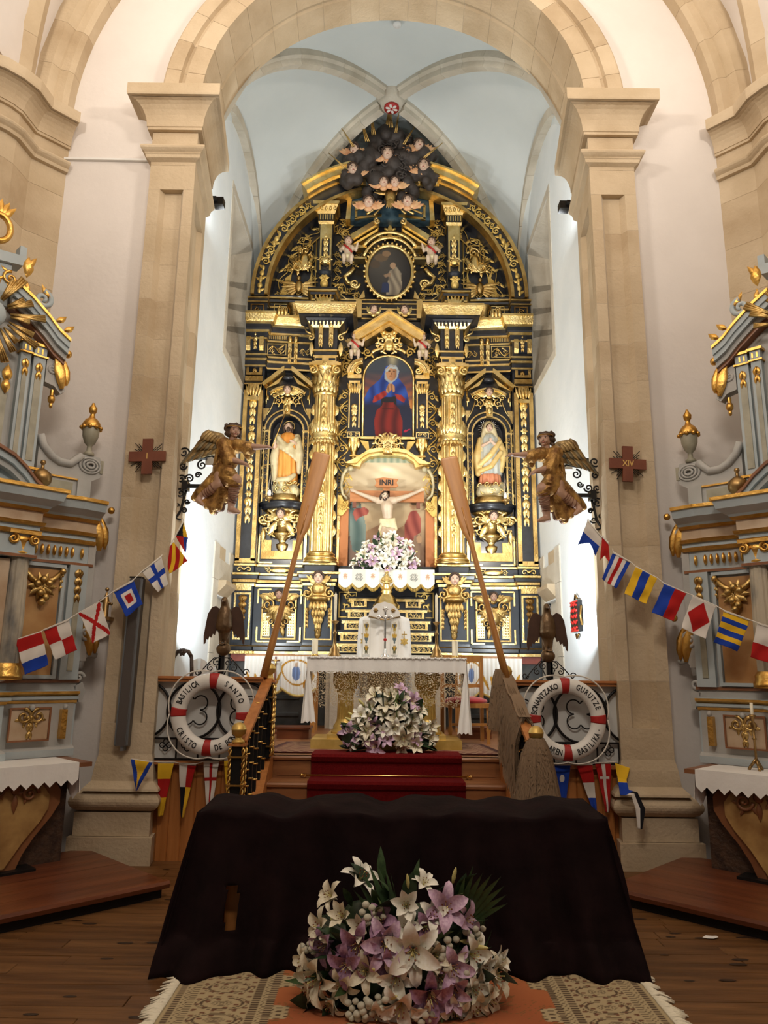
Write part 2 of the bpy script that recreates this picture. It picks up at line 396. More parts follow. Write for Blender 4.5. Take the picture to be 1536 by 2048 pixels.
# ---- nave floor: planks one by one where they can be told apart
fl = MB().box(-7, 7, -7, 3.0, -.06, 0).box(-7, 7, 3.0, 7.3, -.08, -.02).build('floor', 'floor_wood'); struct(fl)
rng = random.Random(3); y = 3.0; PLK = {}
while y < 7.2:
    w = .135; x = -5.4+rng.uniform(-.8, 0)
    while x < 5.4:
        L = rng.choice((1.8, 2.3, 2.9)); k = (L, rng.randint(0, 1))
        if k not in PLK:
            PLK[k] = MB().prism([(0, -.018), (L-.003, -.018), (L-.003, -.003), (L-.006, 0), (.003, 0), (0, -.003)], 0, w-.003).mesh('plank', 'floor_wood_b' if k[1] else 'floor_wood')
        o = obj('plank', PLK[k], fl, (x, y, rng.uniform(-.0012, .0012))); x += L
    y += w
kn = MB()
for i in range(170):
    x, yy, r = rng.uniform(-3.4, 3.4), rng.uniform(4.0, 7.0), rng.uniform(.012, .026)
    kn.lathe([(0, .0032), (r, .0022)], (x, yy, 0), 8, sx=2.2, sy=.8)
stuff(kn.build('knots', 'knot', fl))

# ---- end wall of the nave with the chancel arch opening
AZ, AR, AB = 7.85, 2.135, .95
def ell_pt(d, a): return (AR+d)*math.cos(a), AZ+(AR+d)*AB*math.sin(a)
we = MB()
for s in (-1, 1): we.box(s*2.5, s*7, 7.2, 7.9, 0, 7.85)
n = 32
for i in range(n):
    a, b = PI*i/n, PI*(i+1)/n
    p, q = ell_pt(.3, a), ell_pt(.3, b)
    def outp(a): 
        c, s_ = math.cos(a), math.sin(a); k = min(7/max(abs(c), 1e-6), 5.4/max(s_, 1e-6)); return c*k, 7.85+s_*k
    P, Q = outp(a), outp(b)
    for Y, f in ((7.2, 0), (7.9, 1)):
        v = [(p[0], Y, p[1]), (q[0], Y, q[1]), (Q[0], Y, Q[1]), (P[0], Y, P[1])]; we.add(v, [(0, 1, 2, 3) if f else (3, 2, 1, 0)])
struct(we.build('wall_end', 'plaster', recalc=False))
for s, nm in ((-1, 'left'), (1, 'right')):
    struct(MB().box(s*4.95, s*5.2, -7, 7.2, 0, 8.2).build('wall_'+nm, 'plaster'))
nv = MB(); R_ = 3.95; nn = 20
rows = [[(R_*math.cos(PI*i/nn)*(1.0), Y, 7.72+R_*math.sin(PI*i/nn)) for i in range(nn+1)] for Y in (7.25, 4, 1, -2, -7)]
nv.loft(rows, closed=False, caps=False)
for s in (-1, 1): nv.add([(s*R_, -7, 7.72), (s*R_, 7.25, 7.72), (s*5.2, 7.25, 7.72), (s*5.2, -7, 7.72)], [(0, 1, 2, 3)])
struct(nv.build('ceiling', 'plaster', recalc=False))

# ---- piers of the chancel arch: course by course
def inx(Y): return 2.135+.125*(Y-7.05)
def pier_plan(panel):
    P = [(inx(8.05), 8.05)]
    P += ([(inx(7.86), 7.86), (inx(7.81)+.06, 7.81), (inx(7.29)+.06, 7.29), (inx(7.24), 7.24)] if panel else [])
    P += [(2.135, 7.05)]
    P += ([(2.245, 7.05), (2.285, 7.125), (2.46, 7.125), (2.50, 7.05)] if panel else [])
    P += [(2.62, 7.05), (2.62, 7.25), (2.9, 7.25), (2.9, 8.05)]
    return P
zs = [.925, 1.2]+[1.2+.425*i for i in range(1, 14)]+[7.02, 7.2]
for s, nm in ((-1, 'left'), (1, 'right')):
    pr = MB().prism([(s*(a+(.002 if a < 2.3 else (-.002 if a < 2.7 and a > 2.55 else 0))), b+(.002 if b < 7.2 else 0)) for a, b in pier_plan(True)], .9, 7.2, plane='xy').build('trim_1' if s < 0 else 'trim_2', 'joint'); struct(pr)
    sh = random.Random(5+s)
    for i in range(len(zs)-1):
        z0, z1 = zs[i], zs[i+1]-.003; pan = 1.0 < z0 and z1 < 6.99
        pts = [(s*a, b) for a, b in pier_plan(pan)]
        MB().prism(pts, z0, z1, plane='xy').build('stone_block', 'stone_b' if sh.random() < .5 else 'stone', pr)
    # base: two plinth blocks, torus, flare
    def ring(o): return [(s*2.23, 8.05), (s*(2.25-o), 7.16-o), (s*(2.62+o), 7.16-o), (s*(2.62+o), 7.25), (s*2.9, 7.25), (s*2.9, 8.05)]
    bz = [PY(1300, yy, 6.9)[1] for yy in (1737, 1690, 1640, 1597, 1545)]
    bz[0] = 0
    mt = 'stone_dark' if s < 0 else 'stone'
    MB().prism(ring(.19), 0, bz[1]-.004, plane='xy').build('plinth_block', 'stone', pr)
    MB().prism(ring(.155), bz[1], bz[2]-.006, plane='xy').build('plinth_block', 'stone', pr)
    t = MB(); path = [(s*2.32, 8.05), (s*2.205, 7.12), (s*2.65, 7.12), (s*2.65, 7.25)]
    if s < 0: path = path[::-1]
    hz = bz[3]-bz[2]; prof = [(-.05, bz[2])]+[(.085+.085*math.sin(PI*k/8)**(.6 if k not in (0, 8) else 1), bz[2]+hz*k/8) for k in range(9)]+[(-.05, bz[3])]
    t.sweep(path, prof).build('torus', 'stone', pr)
    path = [(s*2.26, 8.05), (s*2.135, 7.05), (s*2.62, 7.05), (s*2.62, 7.25)]
    if s < 0: path = path[::-1]
    prof = [(-.05, bz[3]), (.095, bz[3]), (.09, bz[3]+.02), (.035, bz[3]+.08), (.02, bz[4]), (0, .925), (-.05, .925)]
    MB().sweep(path, prof).build('base_flare', 'stone_b', pr)
    # capital
    prof = [(-.05, 7.06), (0, 7.06), (.045, 7.085), (.05, 7.12), (.06, 7.13)]+[(.055+.045*math.sin(PI*k/6), 7.14+.10*k/6) for k in range(7)]+[(.0, 7.25), (-.05, 7.25)]
    MB().sweep(path, prof).build('astragal', 'stone_b', pr)
    MB().sweep(path, [(-.05, 7.252), (0.004, 7.252), (.004, 7.42), (-.05, 7.42)]).build('necking', 'stone', pr)
    prof = [(-.05, 7.425), (.05, 7.425), (.05, 7.455)]+[(.06+.14*(1-math.cos(PI/2*k/6)), 7.46+.25*math.sin(PI/2*k/6)) for k in range(7)]+[(-.05, 7.71)]
    MB().sweep(path, prof).build('echinus', 'stone', pr)
    MB().sweep(path, [(-.05, 7.715), (.235, 7.715), (.24, 7.735), (.24, 7.85), (-.05, 7.85)]).build('abacus', 'stone_b', pr)

# ---- chancel arch: voussoirs
sec = [(0, 7.06), (.20, 7.06), (.215, 7.095), (.25, 7.095), (.265, 7.045), (.42, 7.045), (.44, 7.06), (.44, 7.3), (.5, 7.3), (.5, 8.05), (.085, 8.05), (.05, 7.66), (.065, 7.63), (.045, 7.58), (.02, 7.56)]
secj = [(.005, 7.066), (.195, 7.066), (.215, 7.1), (.25, 7.1), (.27, 7.051), (.415, 7.051), (.435, 7.066), (.435, 7.3), (.495, 7.3), (.495, 8.045), (.09, 8.045), (.055, 7.66), (.07, 7.63), (.05, 7.58), (.025, 7.56)]
ar = MB().loft([[(ell_pt(d, PI*i/48)[0], Y, ell_pt(d, PI*i/48)[1]) for d, Y in secj] for i in range(49)], sm=False).build('trim_3', 'joint'); struct(ar)
N = 19
for i in range(N):
    a0, a1 = PI*i/N+.0013, PI*(i+1)/N-.0013
    rings = []
    for k in range(4):
        a = a0+(a1-a0)*k/3; rings.append([(ell_pt(d, a)[0], Y, ell_pt(d, a)[1]) for d, Y in sec])
    MB().loft(rings, sm=False).build('voussoir', 'stone_b' if i % 3 == 1 else 'stone', ar)

# ---- clustered corner piers of the nave and their ribs
for s, nm in ((-1, 4), (1, 5)):
    A, B = (3.60, 7.2), (3.86, 6.93)
    cx, cy, r = 4.28, 6.80, .42
    cpts = [(cx+r*math.cos(a), cy+r*math.sin(a)) for a in [math.radians(200+i*15) for i in range(0, 7)]]
    plan = [A, B]+cpts+[(4.9, 6.5), (4.9, 7.2)]
    path = [(s*a, b) for a, b in plan[:-2]]
    if s < 0: path = path[::-1]; 
    tr = MB().prism([(s*(x+.002), yv+.003) for x, yv in plan], 0, 7.7, plane='xy').build('trim_%d' % nm, 'joint'); struct(tr)
    for i in range(13):
        MB().prism([(s*x, yv) for x, yv in plan], .56*i+.0015, min(.56*(i+1), 7.12)-.0015, plane='xy').build('stone_block', 'stone' if i % 2 else 'stone_b', tr)
    prof = [(-.05, 7.0), (.05, 7.0), (.06, 7.03)]+[(.05+.05*math.sin(PI*k/6), 7.04+.10*k/6) for k in range(7)]+[(0, 7.15), (-.05, 7.15)]
    MB().sweep(path, prof).build('astragal', 'stone_b', tr)
    MB().sweep(path, [(-.05, 7.15), (.005, 7.15), (.005, 7.30), (-.05, 7.30)]).build('necking', 'stone', tr)
    prof = [(-.05, 7.30), (.04, 7.30), (.04, 7.33)]+[(.05+.15*(1-math.cos(PI/2*k/6)), 7.33+.2*math.sin(PI/2*k/6)) for k in range(7)]+[(-.05, 7.53)]
    MB().sweep(path, prof).build('echinus', 'stone', tr)
    MB().sweep(path, [(-.05, 7.535), (.225, 7.535), (.23, 7.56), (.23, 7.66), (-.05, 7.72)]).build('abacus', 'stone_b', tr)
# wall rib
rb = MB().box(-.01, .01, 7.1, 7.12, 11.5, 11.52).build('trim_6', 'joint'); struct(rb)
def arc_rib(parent, fn, n, sec, mats=('stone', 'stone_b'), gap=.004, name='rib_stone'):
    for i in range(n):
        rings = []
        for k in range(4):
            t = (i+gap*n+(1-2*gap*n)*k/3)/n; p, up, sd = fn(t)
            rings.append([p+sd*a+up*b for a, b in sec])
        MB().loft(rings, sm=False).build(name, mats[i % 2], parent)
def wallrib(t):
    a = PI*t; c = Vector((3.60*math.cos(a), 7.2, 7.66+3.60*math.sin(a))); return c, Vector((math.cos(a), 0, math.sin(a))), Vector((0, -1, 0))
arc_rib(rb, wallrib, 22, [(0, 0), (.14, 0), (.18, .05), (.18, .14), (.20, .15), (.27, .2), (.27, .38), (0, .38)], gap=.00012)
for s in (-1, 1):
    def diag(t, s=s):
        a = PI/2*t; c = Vector((s*3.98*math.cos(a), 6.72-3.9*(1-math.cos(a)), 7.66+4.0*math.sin(a)))
        tn = Vector((-s*3.98*math.sin(a), -3.9*math.sin(a), 4.0*math.cos(a))).normalized(); sd = tn.cross(Vector((0, 0, 1)) if t < .98 else Vector((s, 0, 1))).normalized(); return c, sd.cross(tn), sd
    arc_rib(rb, diag, 10, [(-.14, .12), (-.14, -.02), (-.08, -.10), (.08, -.10), (.14, -.02), (.14, .12)], gap=.0002)

# ---- chancel shell
CW, YB = 2.42, 12.6
fl2 = MB().box(-3.4, 3.4, 7.42, YB, SANC-.2, SANC-.02).build('floor_sanctuary', 'step_wood'); struct(fl2)
for i in range(26):
    y0 = 7.4+.16*i; MB().box(-2.42, 2.42, y0, y0+.157, SANC-.02, SANC).build('plank', 'step_wood', fl2)
struct(MB().box(-3.4, 3.4, YB, YB+.2, 0, 13).build('wall_back', 'plaster_vault'))
WY0, WY1, WZ0, WZ1 = 10.13, 11.75, 6.32, 8.88     # window opening
DY0, DY1, DZ = 10.52, 11.25, 2.72                 # doorway opening
for s, nm in ((-1, 'chancel_left'), (1, 'chancel_right')):
    w = MB(); x0, x1 = s*CW, s*(CW+.9)
    for (a, b, c, d) in ((7.9, WY0, WZ0, WZ1), (WY1, YB, WZ0, WZ1), (7.9, YB, WZ1, 13), (7.9, YB, DZ, WZ0), (7.9, DY0, 0, DZ), (DY1, YB, 0, DZ)):
        w.box(x0, x1, a, b, c, d)
    wl = struct(w.build('wall_'+nm, 'plaster_cool'))
    # window: splayed stone reveals, dark lancet, flush frame stones
    win = MB(); xo = s*(CW+.75); a0, a1, b0, b1 = WY0+.25, WY1-.25, WZ0+.55, WZ1-.35
    F = [(s*(CW+.001), WY0, WZ0), (s*(CW+.001), WY1, WZ0), (s*(CW+.001), WY1, WZ1), (s*(CW+.001), WY0, WZ1)]
    I = [(xo, a0, b0), (xo, a1, b0), (xo, a1, b1), (xo, a0, b1)]
    win.add(F+I, [(0, 1, 5, 4), (1, 2, 6, 5), (2, 3, 7, 6), (3, 0, 4, 7)]); win.add(I, [(0, 1, 2, 3)], 1)
    wo = struct(win.build('window_%d' % (1 if s < 0 else 2), ['stone_grey', 'dark_hollow'], recalc=False))
    fw = .13; nst = 5
    for k in range(nst):
        z0 = WZ0+(WZ1-WZ0)*k/nst; z1 = WZ0+(WZ1-WZ0)*(k+1)/nst-.006
        MB().box(s*(CW-.012), s*(CW+.02), WY0-fw, WY0, z0, z1).build('frame_stone', 'stone_grey', wo)
    for k in range(3):
        y0 = WY0-fw+(WY1-WY0+fw)*k/3; y1 = WY0-fw+(WY1-WY0+fw)*(k+1)/3-.006
        MB().box(s*(CW-.012), s*(CW+.02), y0, y1, WZ0-fw, WZ0-.005).build('frame_stone', 'stone_grey', wo)
        MB().box(s*(CW-.012), s*(CW+.02), y0, y1, WZ1+.005, WZ1+fw).build('frame_stone', 'stone_grey', wo)
    for k in range(4):
        z0 = b0+(b1-b0)*k/4; MB().add([(s*(CW+.05), WY1-.02, z0), (s*(CW+.05), WY1-.02, z0+.55), (s*(CW+.72), a1-.01, z0+.5), (s*(CW+.72), a1-.01, z0+.05)], [(0, 1, 2, 3)]).build('reveal_stone', 'stone_greyb', wo, recalc=False)
    MB().box(s*(CW+.3), s*(CW+.36), WY0+.12, WY0+.2, WZ0+.9, WZ0+1.5).build('iron_bracket', 'iron', wo)
    # doorway with moulded stone surround
    do = struct(MB().box(s*(CW+.07), s*(CW+.1), DY0-.1, DY1+.1, SANC, DZ+.13).build('door_%d' % (1 if s < 0 else 2), 'stone_grey'))
    z = SANC
    for k in range(5):
        z1 = SANC+(3.45-SANC)*(k+1)/5
        for (p, q) in ((10.22, DY0), (DY1, 11.6)):
            MB().box(s*(CW-.02), s*(CW+.3), p, q, z, z1-.006).build('jamb_stone', 'stone_grey', do)
        z = z1
    MB().box(s*(CW-.02), s*(CW+.3), DY0, DY1, DZ+.12, 3.25).build('lintel', 'stone_grey', do)
    MB().prism([(CW*s, DZ+.02), (s*(CW-.13), DZ+.16), (s*(CW-.13), DZ+.22), (s*CW, DZ+.22)], DY0+.02, DY1, plane='xz').build('hood_mould', 'stone_b', do)
    MB().box(s*(CW-.012), s*(CW+.01), DY0-.02, DY0+.42, DZ+.45, DZ+.72).build('recess_panel', 'stone_b', do)
# ---- chancel vault
VB, VDF, VDR, VS, VC = 10.6, 2.6, 1.95, 7.5, 11.02
def vz(p, q):
    ap, aq = abs(p), abs(q); m = max(ap, aq, 1e-6); zd = VS+(VC-VS)*math.sqrt(max(0, 1-min(1, m)**2))
    if ap >= aq: zr = VC-(VC-10.05)*ap**2.0; t = aq/m
    else: zr = VC+(.45*aq if q > 0 else -.28*aq); t = ap/m
    return zd+(zr-zd)*(1-t*t)
vt = MB(); g = 40; Ys = [VB+(VDF*(-1+2*j/g) if j < g/2 else VDR*(-1+2*j/g)) for j in range(g+1)]
rows = [[(CW*(-1+2*i/g), Y, vz(-1+2*i/g, -1+2*j/g)+.05) for i in range(g+1)] for j, Y in enumerate(Ys)]
vt.loft(rows, closed=False, caps=False); vo = struct(vt.build('ceiling_chancel', 'plaster_vault', recalc=False))
struct(MB().box(-3.4, 3.4, 7.9, 8.0, 10.35, 13).build('wall_above_arch', 'plaster_vault'))
rv = struct(MB().lathe([(0, .16), (.26, .16), (.26, .0), (.20, -.06), (.17, -.16), (0, -.16)], (0, VB, VC), 16).build('trim_7', 'stone_grey'))
rsec = [(-.12, .1), (-.12, -.02), (-.075, -.05), (-.065, -.13), (.065, -.13), (.075, -.05), (.12, -.02), (.12, .1)]
for sx in (-1, 1):
    for sy in (-1, 1):
        def dg(t, sx=sx, sy=sy):
            a = PI/2*t*.955; c, q = math.cos(a), math.sin(a); VD = VDR if sy > 0 else VDF; P = Vector((sx*CW*c, VB+sy*VD*c, VS+(VC-VS)*q))
            tn = Vector((-sx*CW*q, -sy*VD*q, (VC-VS)*c)).normalized(); sd = Vector((sy*VD, -sx*CW, 0)).normalized(); up = sd.cross(tn)
            if up.z < 0 and t > .2: up = -up
            elif t <= .2 and up.dot(Vector((sx, sy, 0))) < 0: up = -up
            return P, up, sd
        arc_rib(rv, dg, 11, rsec, ('stone_grey', 'stone_greyb'), gap=.0004)
    def sr(t, sx=sx):
        a = PI*t; c, q = math.cos(a), math.sin(a); VD = VDF if c > 0 else VDR; P = Vector((sx*CW, VB-VD*c, VS+(10.05-VS)*q)); tn = Vector((0, VD*q, (10.05-VS)*c)).normalized(); sd = Vector((1, 0, 0)); up = sd.cross(tn)
        if up.dot(P-Vector((sx*CW, VB, VS))) < 0: up = -up
        return P, up, sd
    arc_rib(rv, sr, 14, [(-.12, .07), (-.12, -.08), (.12, -.08), (.12, .07)], ('stone_grey', 'stone_greyb'), gap=.0004)
# painted boss plate: red disc with a white six-petalled flower
bo = MB().lathe([(0, 0), (.125, 0), (.125, .03), (0, .03)], (0, 0, 0), 24).build('boss_disc', 'red_tape', rv); bo.location = (0, VB, VC-.165-.03)
bp = MB()
for k in range(6):
    a = k*PI/3+.3; bp.prism([(math.cos(a+d)*r, math.sin(a+d)*r) for r, d in ((.02, 0), (.055, -.38), (.095, -.2), (.105, 0), (.095, .2), (.055, .38))], -.008, 0, plane='xy')
bpo = bp.build('boss_flower', 'white_paint', bo)
tag(MB().lathe([(0, -.03), (.055, -.03), (.07, 0), (0, 0)], (.06, 8.95, vz(0, -.85)+.04), 14).build('smoke_detector', 'plastic_white'), 'small round white ceiling detector on the chancel vault', 'detector')

# ---- stairs up to the sanctuary, boarded front, ledges
stp = struct(MB().box(-1.08, 1.08, 6.3, 7.42, 0, .1).build('floor_stairs', 'step_wood'))
NOS = [(7.40, .89), (7.08, .69), (6.78, .50), (6.50, .32), (6.22, .15)]
for i, (ny, nz) in enumerate(NOS):
    yb = (NOS[i-1][0] if i else 7.45)
    MB().prism([(ny-.025, nz-.035), (ny-.03, nz-.015), (ny-.02, nz), (yb+.02, nz), (yb+.02, nz-.035)], -1.08, 1.08, plane='yz').build('tread', 'step_wood', stp)
    zb = NOS[i+1][1] if i < 4 else 0
    MB().box(-1.08, 1.08, ny, ny+.02, zb, nz-.03).build('riser', 'step_wood', stp)
    for sx in (-1, 1): MB().box(sx*.72, sx*1.04, ny-.006, ny, zb+.025, nz-.05).build('riser_panel', 'step_wood', stp)
for s in (-1, 1):
    MB().prism([(7.42, .93), (7.42, .60), (6.2, -.0), (6.1, 0), (6.1, .20), (7.3, .93)], s*1.08, s*1.17, plane='yz').build('stringer', 'pine', stp)
LZ = PY(400, 1522, 7.12)[1]; RZ = PY(330, 1352, 7.12)[1]
for s, nm in ((-1, 8), (1, 9)):
    bd = struct(MB().box(s*1.17, s*2.2, 7.18, 7.4, 0, LZ-.02).build('wall_boarded_%s' % ('left' if s < 0 else 'right'), 'pine'))
    k = 0; x = 1.17
    while x < 2.07:
        x1 = min(x+.115, 2.08); MB().prism([(s*x, 7.16), (s*(x+.008), 7.15), (s*(x1-.008), 7.15), (s*x1, 7.16), (s*x1, 7.18), (s*x, 7.18)], 0.0, LZ-.03, plane='xy').build('board', 'pine', bd); x = x1
    MB().box(s*1.15, s*2.14, 7.09, 7.42, LZ-.03, LZ).build('ledge', 'pine_x', bd)
# carpet runner on the stairs
cp = MB(); w = .715; prof = [(7.75, SANC+.012)]
for i, (ny, nz) in enumerate(NOS):
    zb = (NOS[i+1][1] if i < 4 else 0)+.012; prof += [(ny-.03, nz+.012), (ny-.042, nz-.005), (ny-.03, nz-.04), (ny-.012, nz-.06), (ny-.012, zb)]
vs = [(s*w*(1+.0*k), a, b) for k, (a, b) in enumerate(prof) for s in (-1, 1)]
cp.add(vs, [(2*i, 2*i+1, 2*i+3, 2*i+2) for i in range(len(prof)-1)])
co = tag(cp.build('stair_carpet', 'red_carpet', recalc=False), 'dark red carpet runner laid down the sanctuary steps', 'carpet'); sd = co.modifiers.new('t', 'SOLIDIFY'); sd.thickness = .01
rd = MB().tube([(-.80, 7.36, .72), (.80, 7.36, .72)], .008, 8)
for s in (-1, 1): rd.ell((s*.80, 7.36, .72), .016, 8, 6); rd.box(s*.76, s*.775, 7.35, 7.39, .705, .735)
tag(rd.build('stair_rod', 'brass'), 'thin brass rod holding the red carpet against the step', 'stair rod')
# cable trunking on the wall left of the arch
a, b = PY(82, 318, 7.19), PY(300, 322, 7.19)
tag(MB().prism([(a[0], a[1]-.012), (b[0], b[1]-.012), (b[0], b[1]+.012), (a[0], a[1]+.012)], 7.165, 7.2).build('cable_trunking', 'plastic_white'), 'thin white cable trunking running across the wall left of the arch', 'trunking')
# ================================================================== CARVING TOOLKIT (all in the xz plane, facing -y, at depth Y)
def leaf(mb, x, z, Y, L, w, ang, d=.02, curl=0, mi=0, n=4):
    wd = [.25, .85, 1, .62, 0] if n == 4 else [.3, 1, 0]; cs = []; px, pz, a = x, z, ang
    for i in range(n+1):
        if i: a += curl/n; px += L/n*math.cos(a); pz += L/n*math.sin(a)
        cs.append((px, pz, a))
    vs = []
    for i, (px, pz, a) in enumerate(cs):
        h = wd[i]*w/2; nx, nz = -math.sin(a), math.cos(a); k = math.sin(PI*min(1, i/n*1.15+.12))
        vs += [(px+nx*h, Y, pz+nz*h), (px, Y-d*(.35+.65*k), pz), (px-nx*h, Y, pz-nz*h)]
    fs = []
    for i in range(n): fs += [(3*i, 3*i+1, 3*i+4, 3*i+3), (3*i+1, 3*i+2, 3*i+5, 3*i+4)]
    mb.add(vs, fs, mi, True)
def curl2(mb, pts, Y, r0, r1, mi=0, n=5, sq=.9): 
    m = len(pts); mb.tube([(x, Y, z) for x, z in pts], [r0+(r1-r0)*i/(m-1) for i in range(m)], n, mi, sq=sq)
def volute(mb, x, z, Y, r, turns, a0, d, t0, t1, mi=0): curl2(mb, spiral(x, z, r, turns, a0, d), Y, t0, t1, mi)
def cscroll(mb, x, z, Y, sz, ang, f=1, mi=0, leaves=4, t=.12):
    # an acanthus C-scroll: spiral with leaves thrown off its back
    P = spiral(x, z, sz*.5, 1.35, ang, f, 22, .16); curl2(mb, P, Y-.008, sz*t, sz*t*.55, mi)
    for k in range(leaves):
        i = int(1+k*3.2); p, q = P[i], P[i+1]; a = math.atan2(q[1]-p[1], q[0]-p[0])
        leaf(mb, p[0], p[1], Y, sz*(.55-.06*k), sz*.22, a-f*.75, sz*.10, -f*.7, mi)
    mb.ell((P[-1][0], Y-.01, P[-1][1]), sz*.12, 6, 5, mi)
def rosette(mb, x, z, Y, r, n=6, mi=0):
    for k in range(n): leaf(mb, x, z, Y-.004, r, r*.75, 2*PI*k/n, r*.3, 0, mi)
    mb.ell((x, Y-r*.3, z), r*.28, 6, 5, mi)
def drop(mb, x, z, Y, L, w, mi=0, n=5):           # a hanging drop of husks and fruit
    h = L/n
    for k in range(n):
        zz = z-h*k; s_ = 1-.55*k/n
        leaf(mb, x, zz, Y, h*1.15, w*.6*s_, -PI/2-.5, w*.25, .5, mi); leaf(mb, x, zz, Y, h*1.15, w*.6*s_, -PI/2+.5, w*.25, -.5, mi)
        mb.ell((x, Y-.01, zz-h*.35), (w*.2*s_, w*.2*s_, h*.36), 6, 5, mi)
def rinceau(mb, x0, z0, x1, z1, Y, n, wid, mi=0, ph=1):   # running scroll foliage from one end to the other
    L = math.hypot(x1-x0, z1-z0); a = math.atan2(z1-z0, x1-x0); ux, uz = math.cos(a), math.sin(a); nx, nz = -uz, ux; h = L/n
    pts = []
    for i in range(n*8+1):
        t = i/(n*8); w = math.sin(PI*n*t)*wid*.32*ph; pts.append((x0+ux*L*t+nx*w, z0+uz*L*t+nz*w))
    curl2(mb, pts, Y-.006, wid*.06, wid*.06, mi, 4)
    for k in range(n):
        t = (k+.5)/n; f = ph*(1 if k % 2 == 0 else -1); c = (x0+ux*L*t-nx*f*wid*.06, z0+uz*L*t-nz*f*wid*.06)
        cscroll(mb, c[0], c[1], Y, min(h, wid)*.62, a+f*PI*.5, -f, mi, 3, .10)
        leaf(mb, c[0]+nx*f*wid*.2, c[1]+nz*f*wid*.2, Y, h*.45, h*.2, a+f*.9, .015, f*.6, mi)
        leaf(mb, c[0]-nx*f*wid*.2, c[1]-nz*f*wid*.2, Y, h*.45, h*.2, a-f*2.2, .015, -f*.6, mi)
def frame(mb, x0, x1, z0, z1, Y, w, d, mi=0):     # a picture-frame moulding
    for (a, b, c, e) in ((x0, x1, z0, z0+w), (x0, x1, z1-w, z1), (x0, x0+w, z0+w, z1-w), (x1-w, x1, z0+w, z1-w)): mb.box(a, b, Y-d, Y, c, e, mi)
def head(mb, c, r, yaw=0, pitch=0, roll=0, curls=True, long=False, mi=(0, 1, 2, 3)):
    # facing -y; materials: flesh, hair, eye, lip
    k = len(mb.v); f, h, e, l = mi
    mb.ell((0, 0, 0), (r*.74, r*.82, r*.92), 14, 10, f); mb.ell((0, -r*.12, -r*.42), (r*.52, r*.60, r*.50), 12, 8, f)
    mb.ell((0, -r*.84, -r*.12), (r*.12, r*.17, r*.22), 6, 5, f); mb.ell((0, -r*.66, -r*.72), (r*.22, r*.18, r*.16), 8, 5, f)
    for s in (-1, 1):
        mb.ell((s*r*.32, -r*.58, -r*.30), (r*.26, r*.22, r*.24), 8, 5, f); mb.ell((s*r*.28, -r*.70, r*.10), (r*.13, r*.06, r*.07), 8, 5, e)
        mb.ell((s*r*.29, -r*.70, r*.25), (r*.18, r*.06, r*.035), 8, 4, h); mb.ell((s*r*.74, r*.02, -r*.05), (r*.08, r*.16, r*.2), 6, 5, f)
    mb.ell((0, -r*.72, -r*.47), (r*.19, r*.09, r*.06), 8, 4, l)
    mb.ell((0, r*.16, r*.22), (r*.84, r*.84, r*.86), 12, 8, h)
    if curls:
        for i in range(11):
            a = PI*(-.08+1.16*i/10); mb.ell((math.cos(a)*r*.80, -r*.18-.12*r*math.sin(a), math.sin(a)*r*.72+r*.22), r*.22, 6, 5, h)
    if long:
        for s in (-1, 1): mb.limb([(s*r*.78, r*.15, r*.2), (s*r*.88, r*.2, -r*.5), (s*r*.75, r*.15, -r*1.25)], [r*.26, r*.30, r*.2], 7, h)
        mb.limb([(0, r*.6, 0), (0, r*.55, -r*1.2)], [r*.6, r*.5], 8, h)
    mb.xf(Tr(*c) @ Rz(yaw) @ Rx(pitch) @ Ry(roll), k)
HM = ['flesh', 'hair', 'eye', 'lip']
def wingpair(mb, x, z, Y, L, s_, ang=.3, mi=0, n=4, rows=2):     # feathered cherub wing on side s_
    for r in range(rows):
        for k in range(n):
            a = ang+.28*k-(r*.1); A = a if s_ > 0 else PI-a
            leaf(mb, x+s_*L*.08, z-.02*L*k, Y-.012*r-.004*k, L*(1-.12*k)*(1-.35*r), L*.40, A, .022, s_*.30, mi)
def cherub(parent, x, z, Y, r, wing='gold', yaw=0, pitch=0, ang=.25, flesh='flesh', wl=2.3, roll=0):
    mb = MB(); head(mb, (x, Y-r*.55, z), r, yaw, pitch, roll); o = mb.build('cherub_head', [flesh, 'hair', 'eye', 'lip'], parent, recalc=False)
    w = MB()
    for s_ in (-1, 1): wingpair(w, x+s_*r*.35, z-r*.75, Y-r*.1, r*wl, s_, ang)
    w.ell((x, Y-r*.2, z-r*1.0), (r*.7, r*.35, r*.45), 8, 6); w.build('wing_pair', wing, o)
    return o
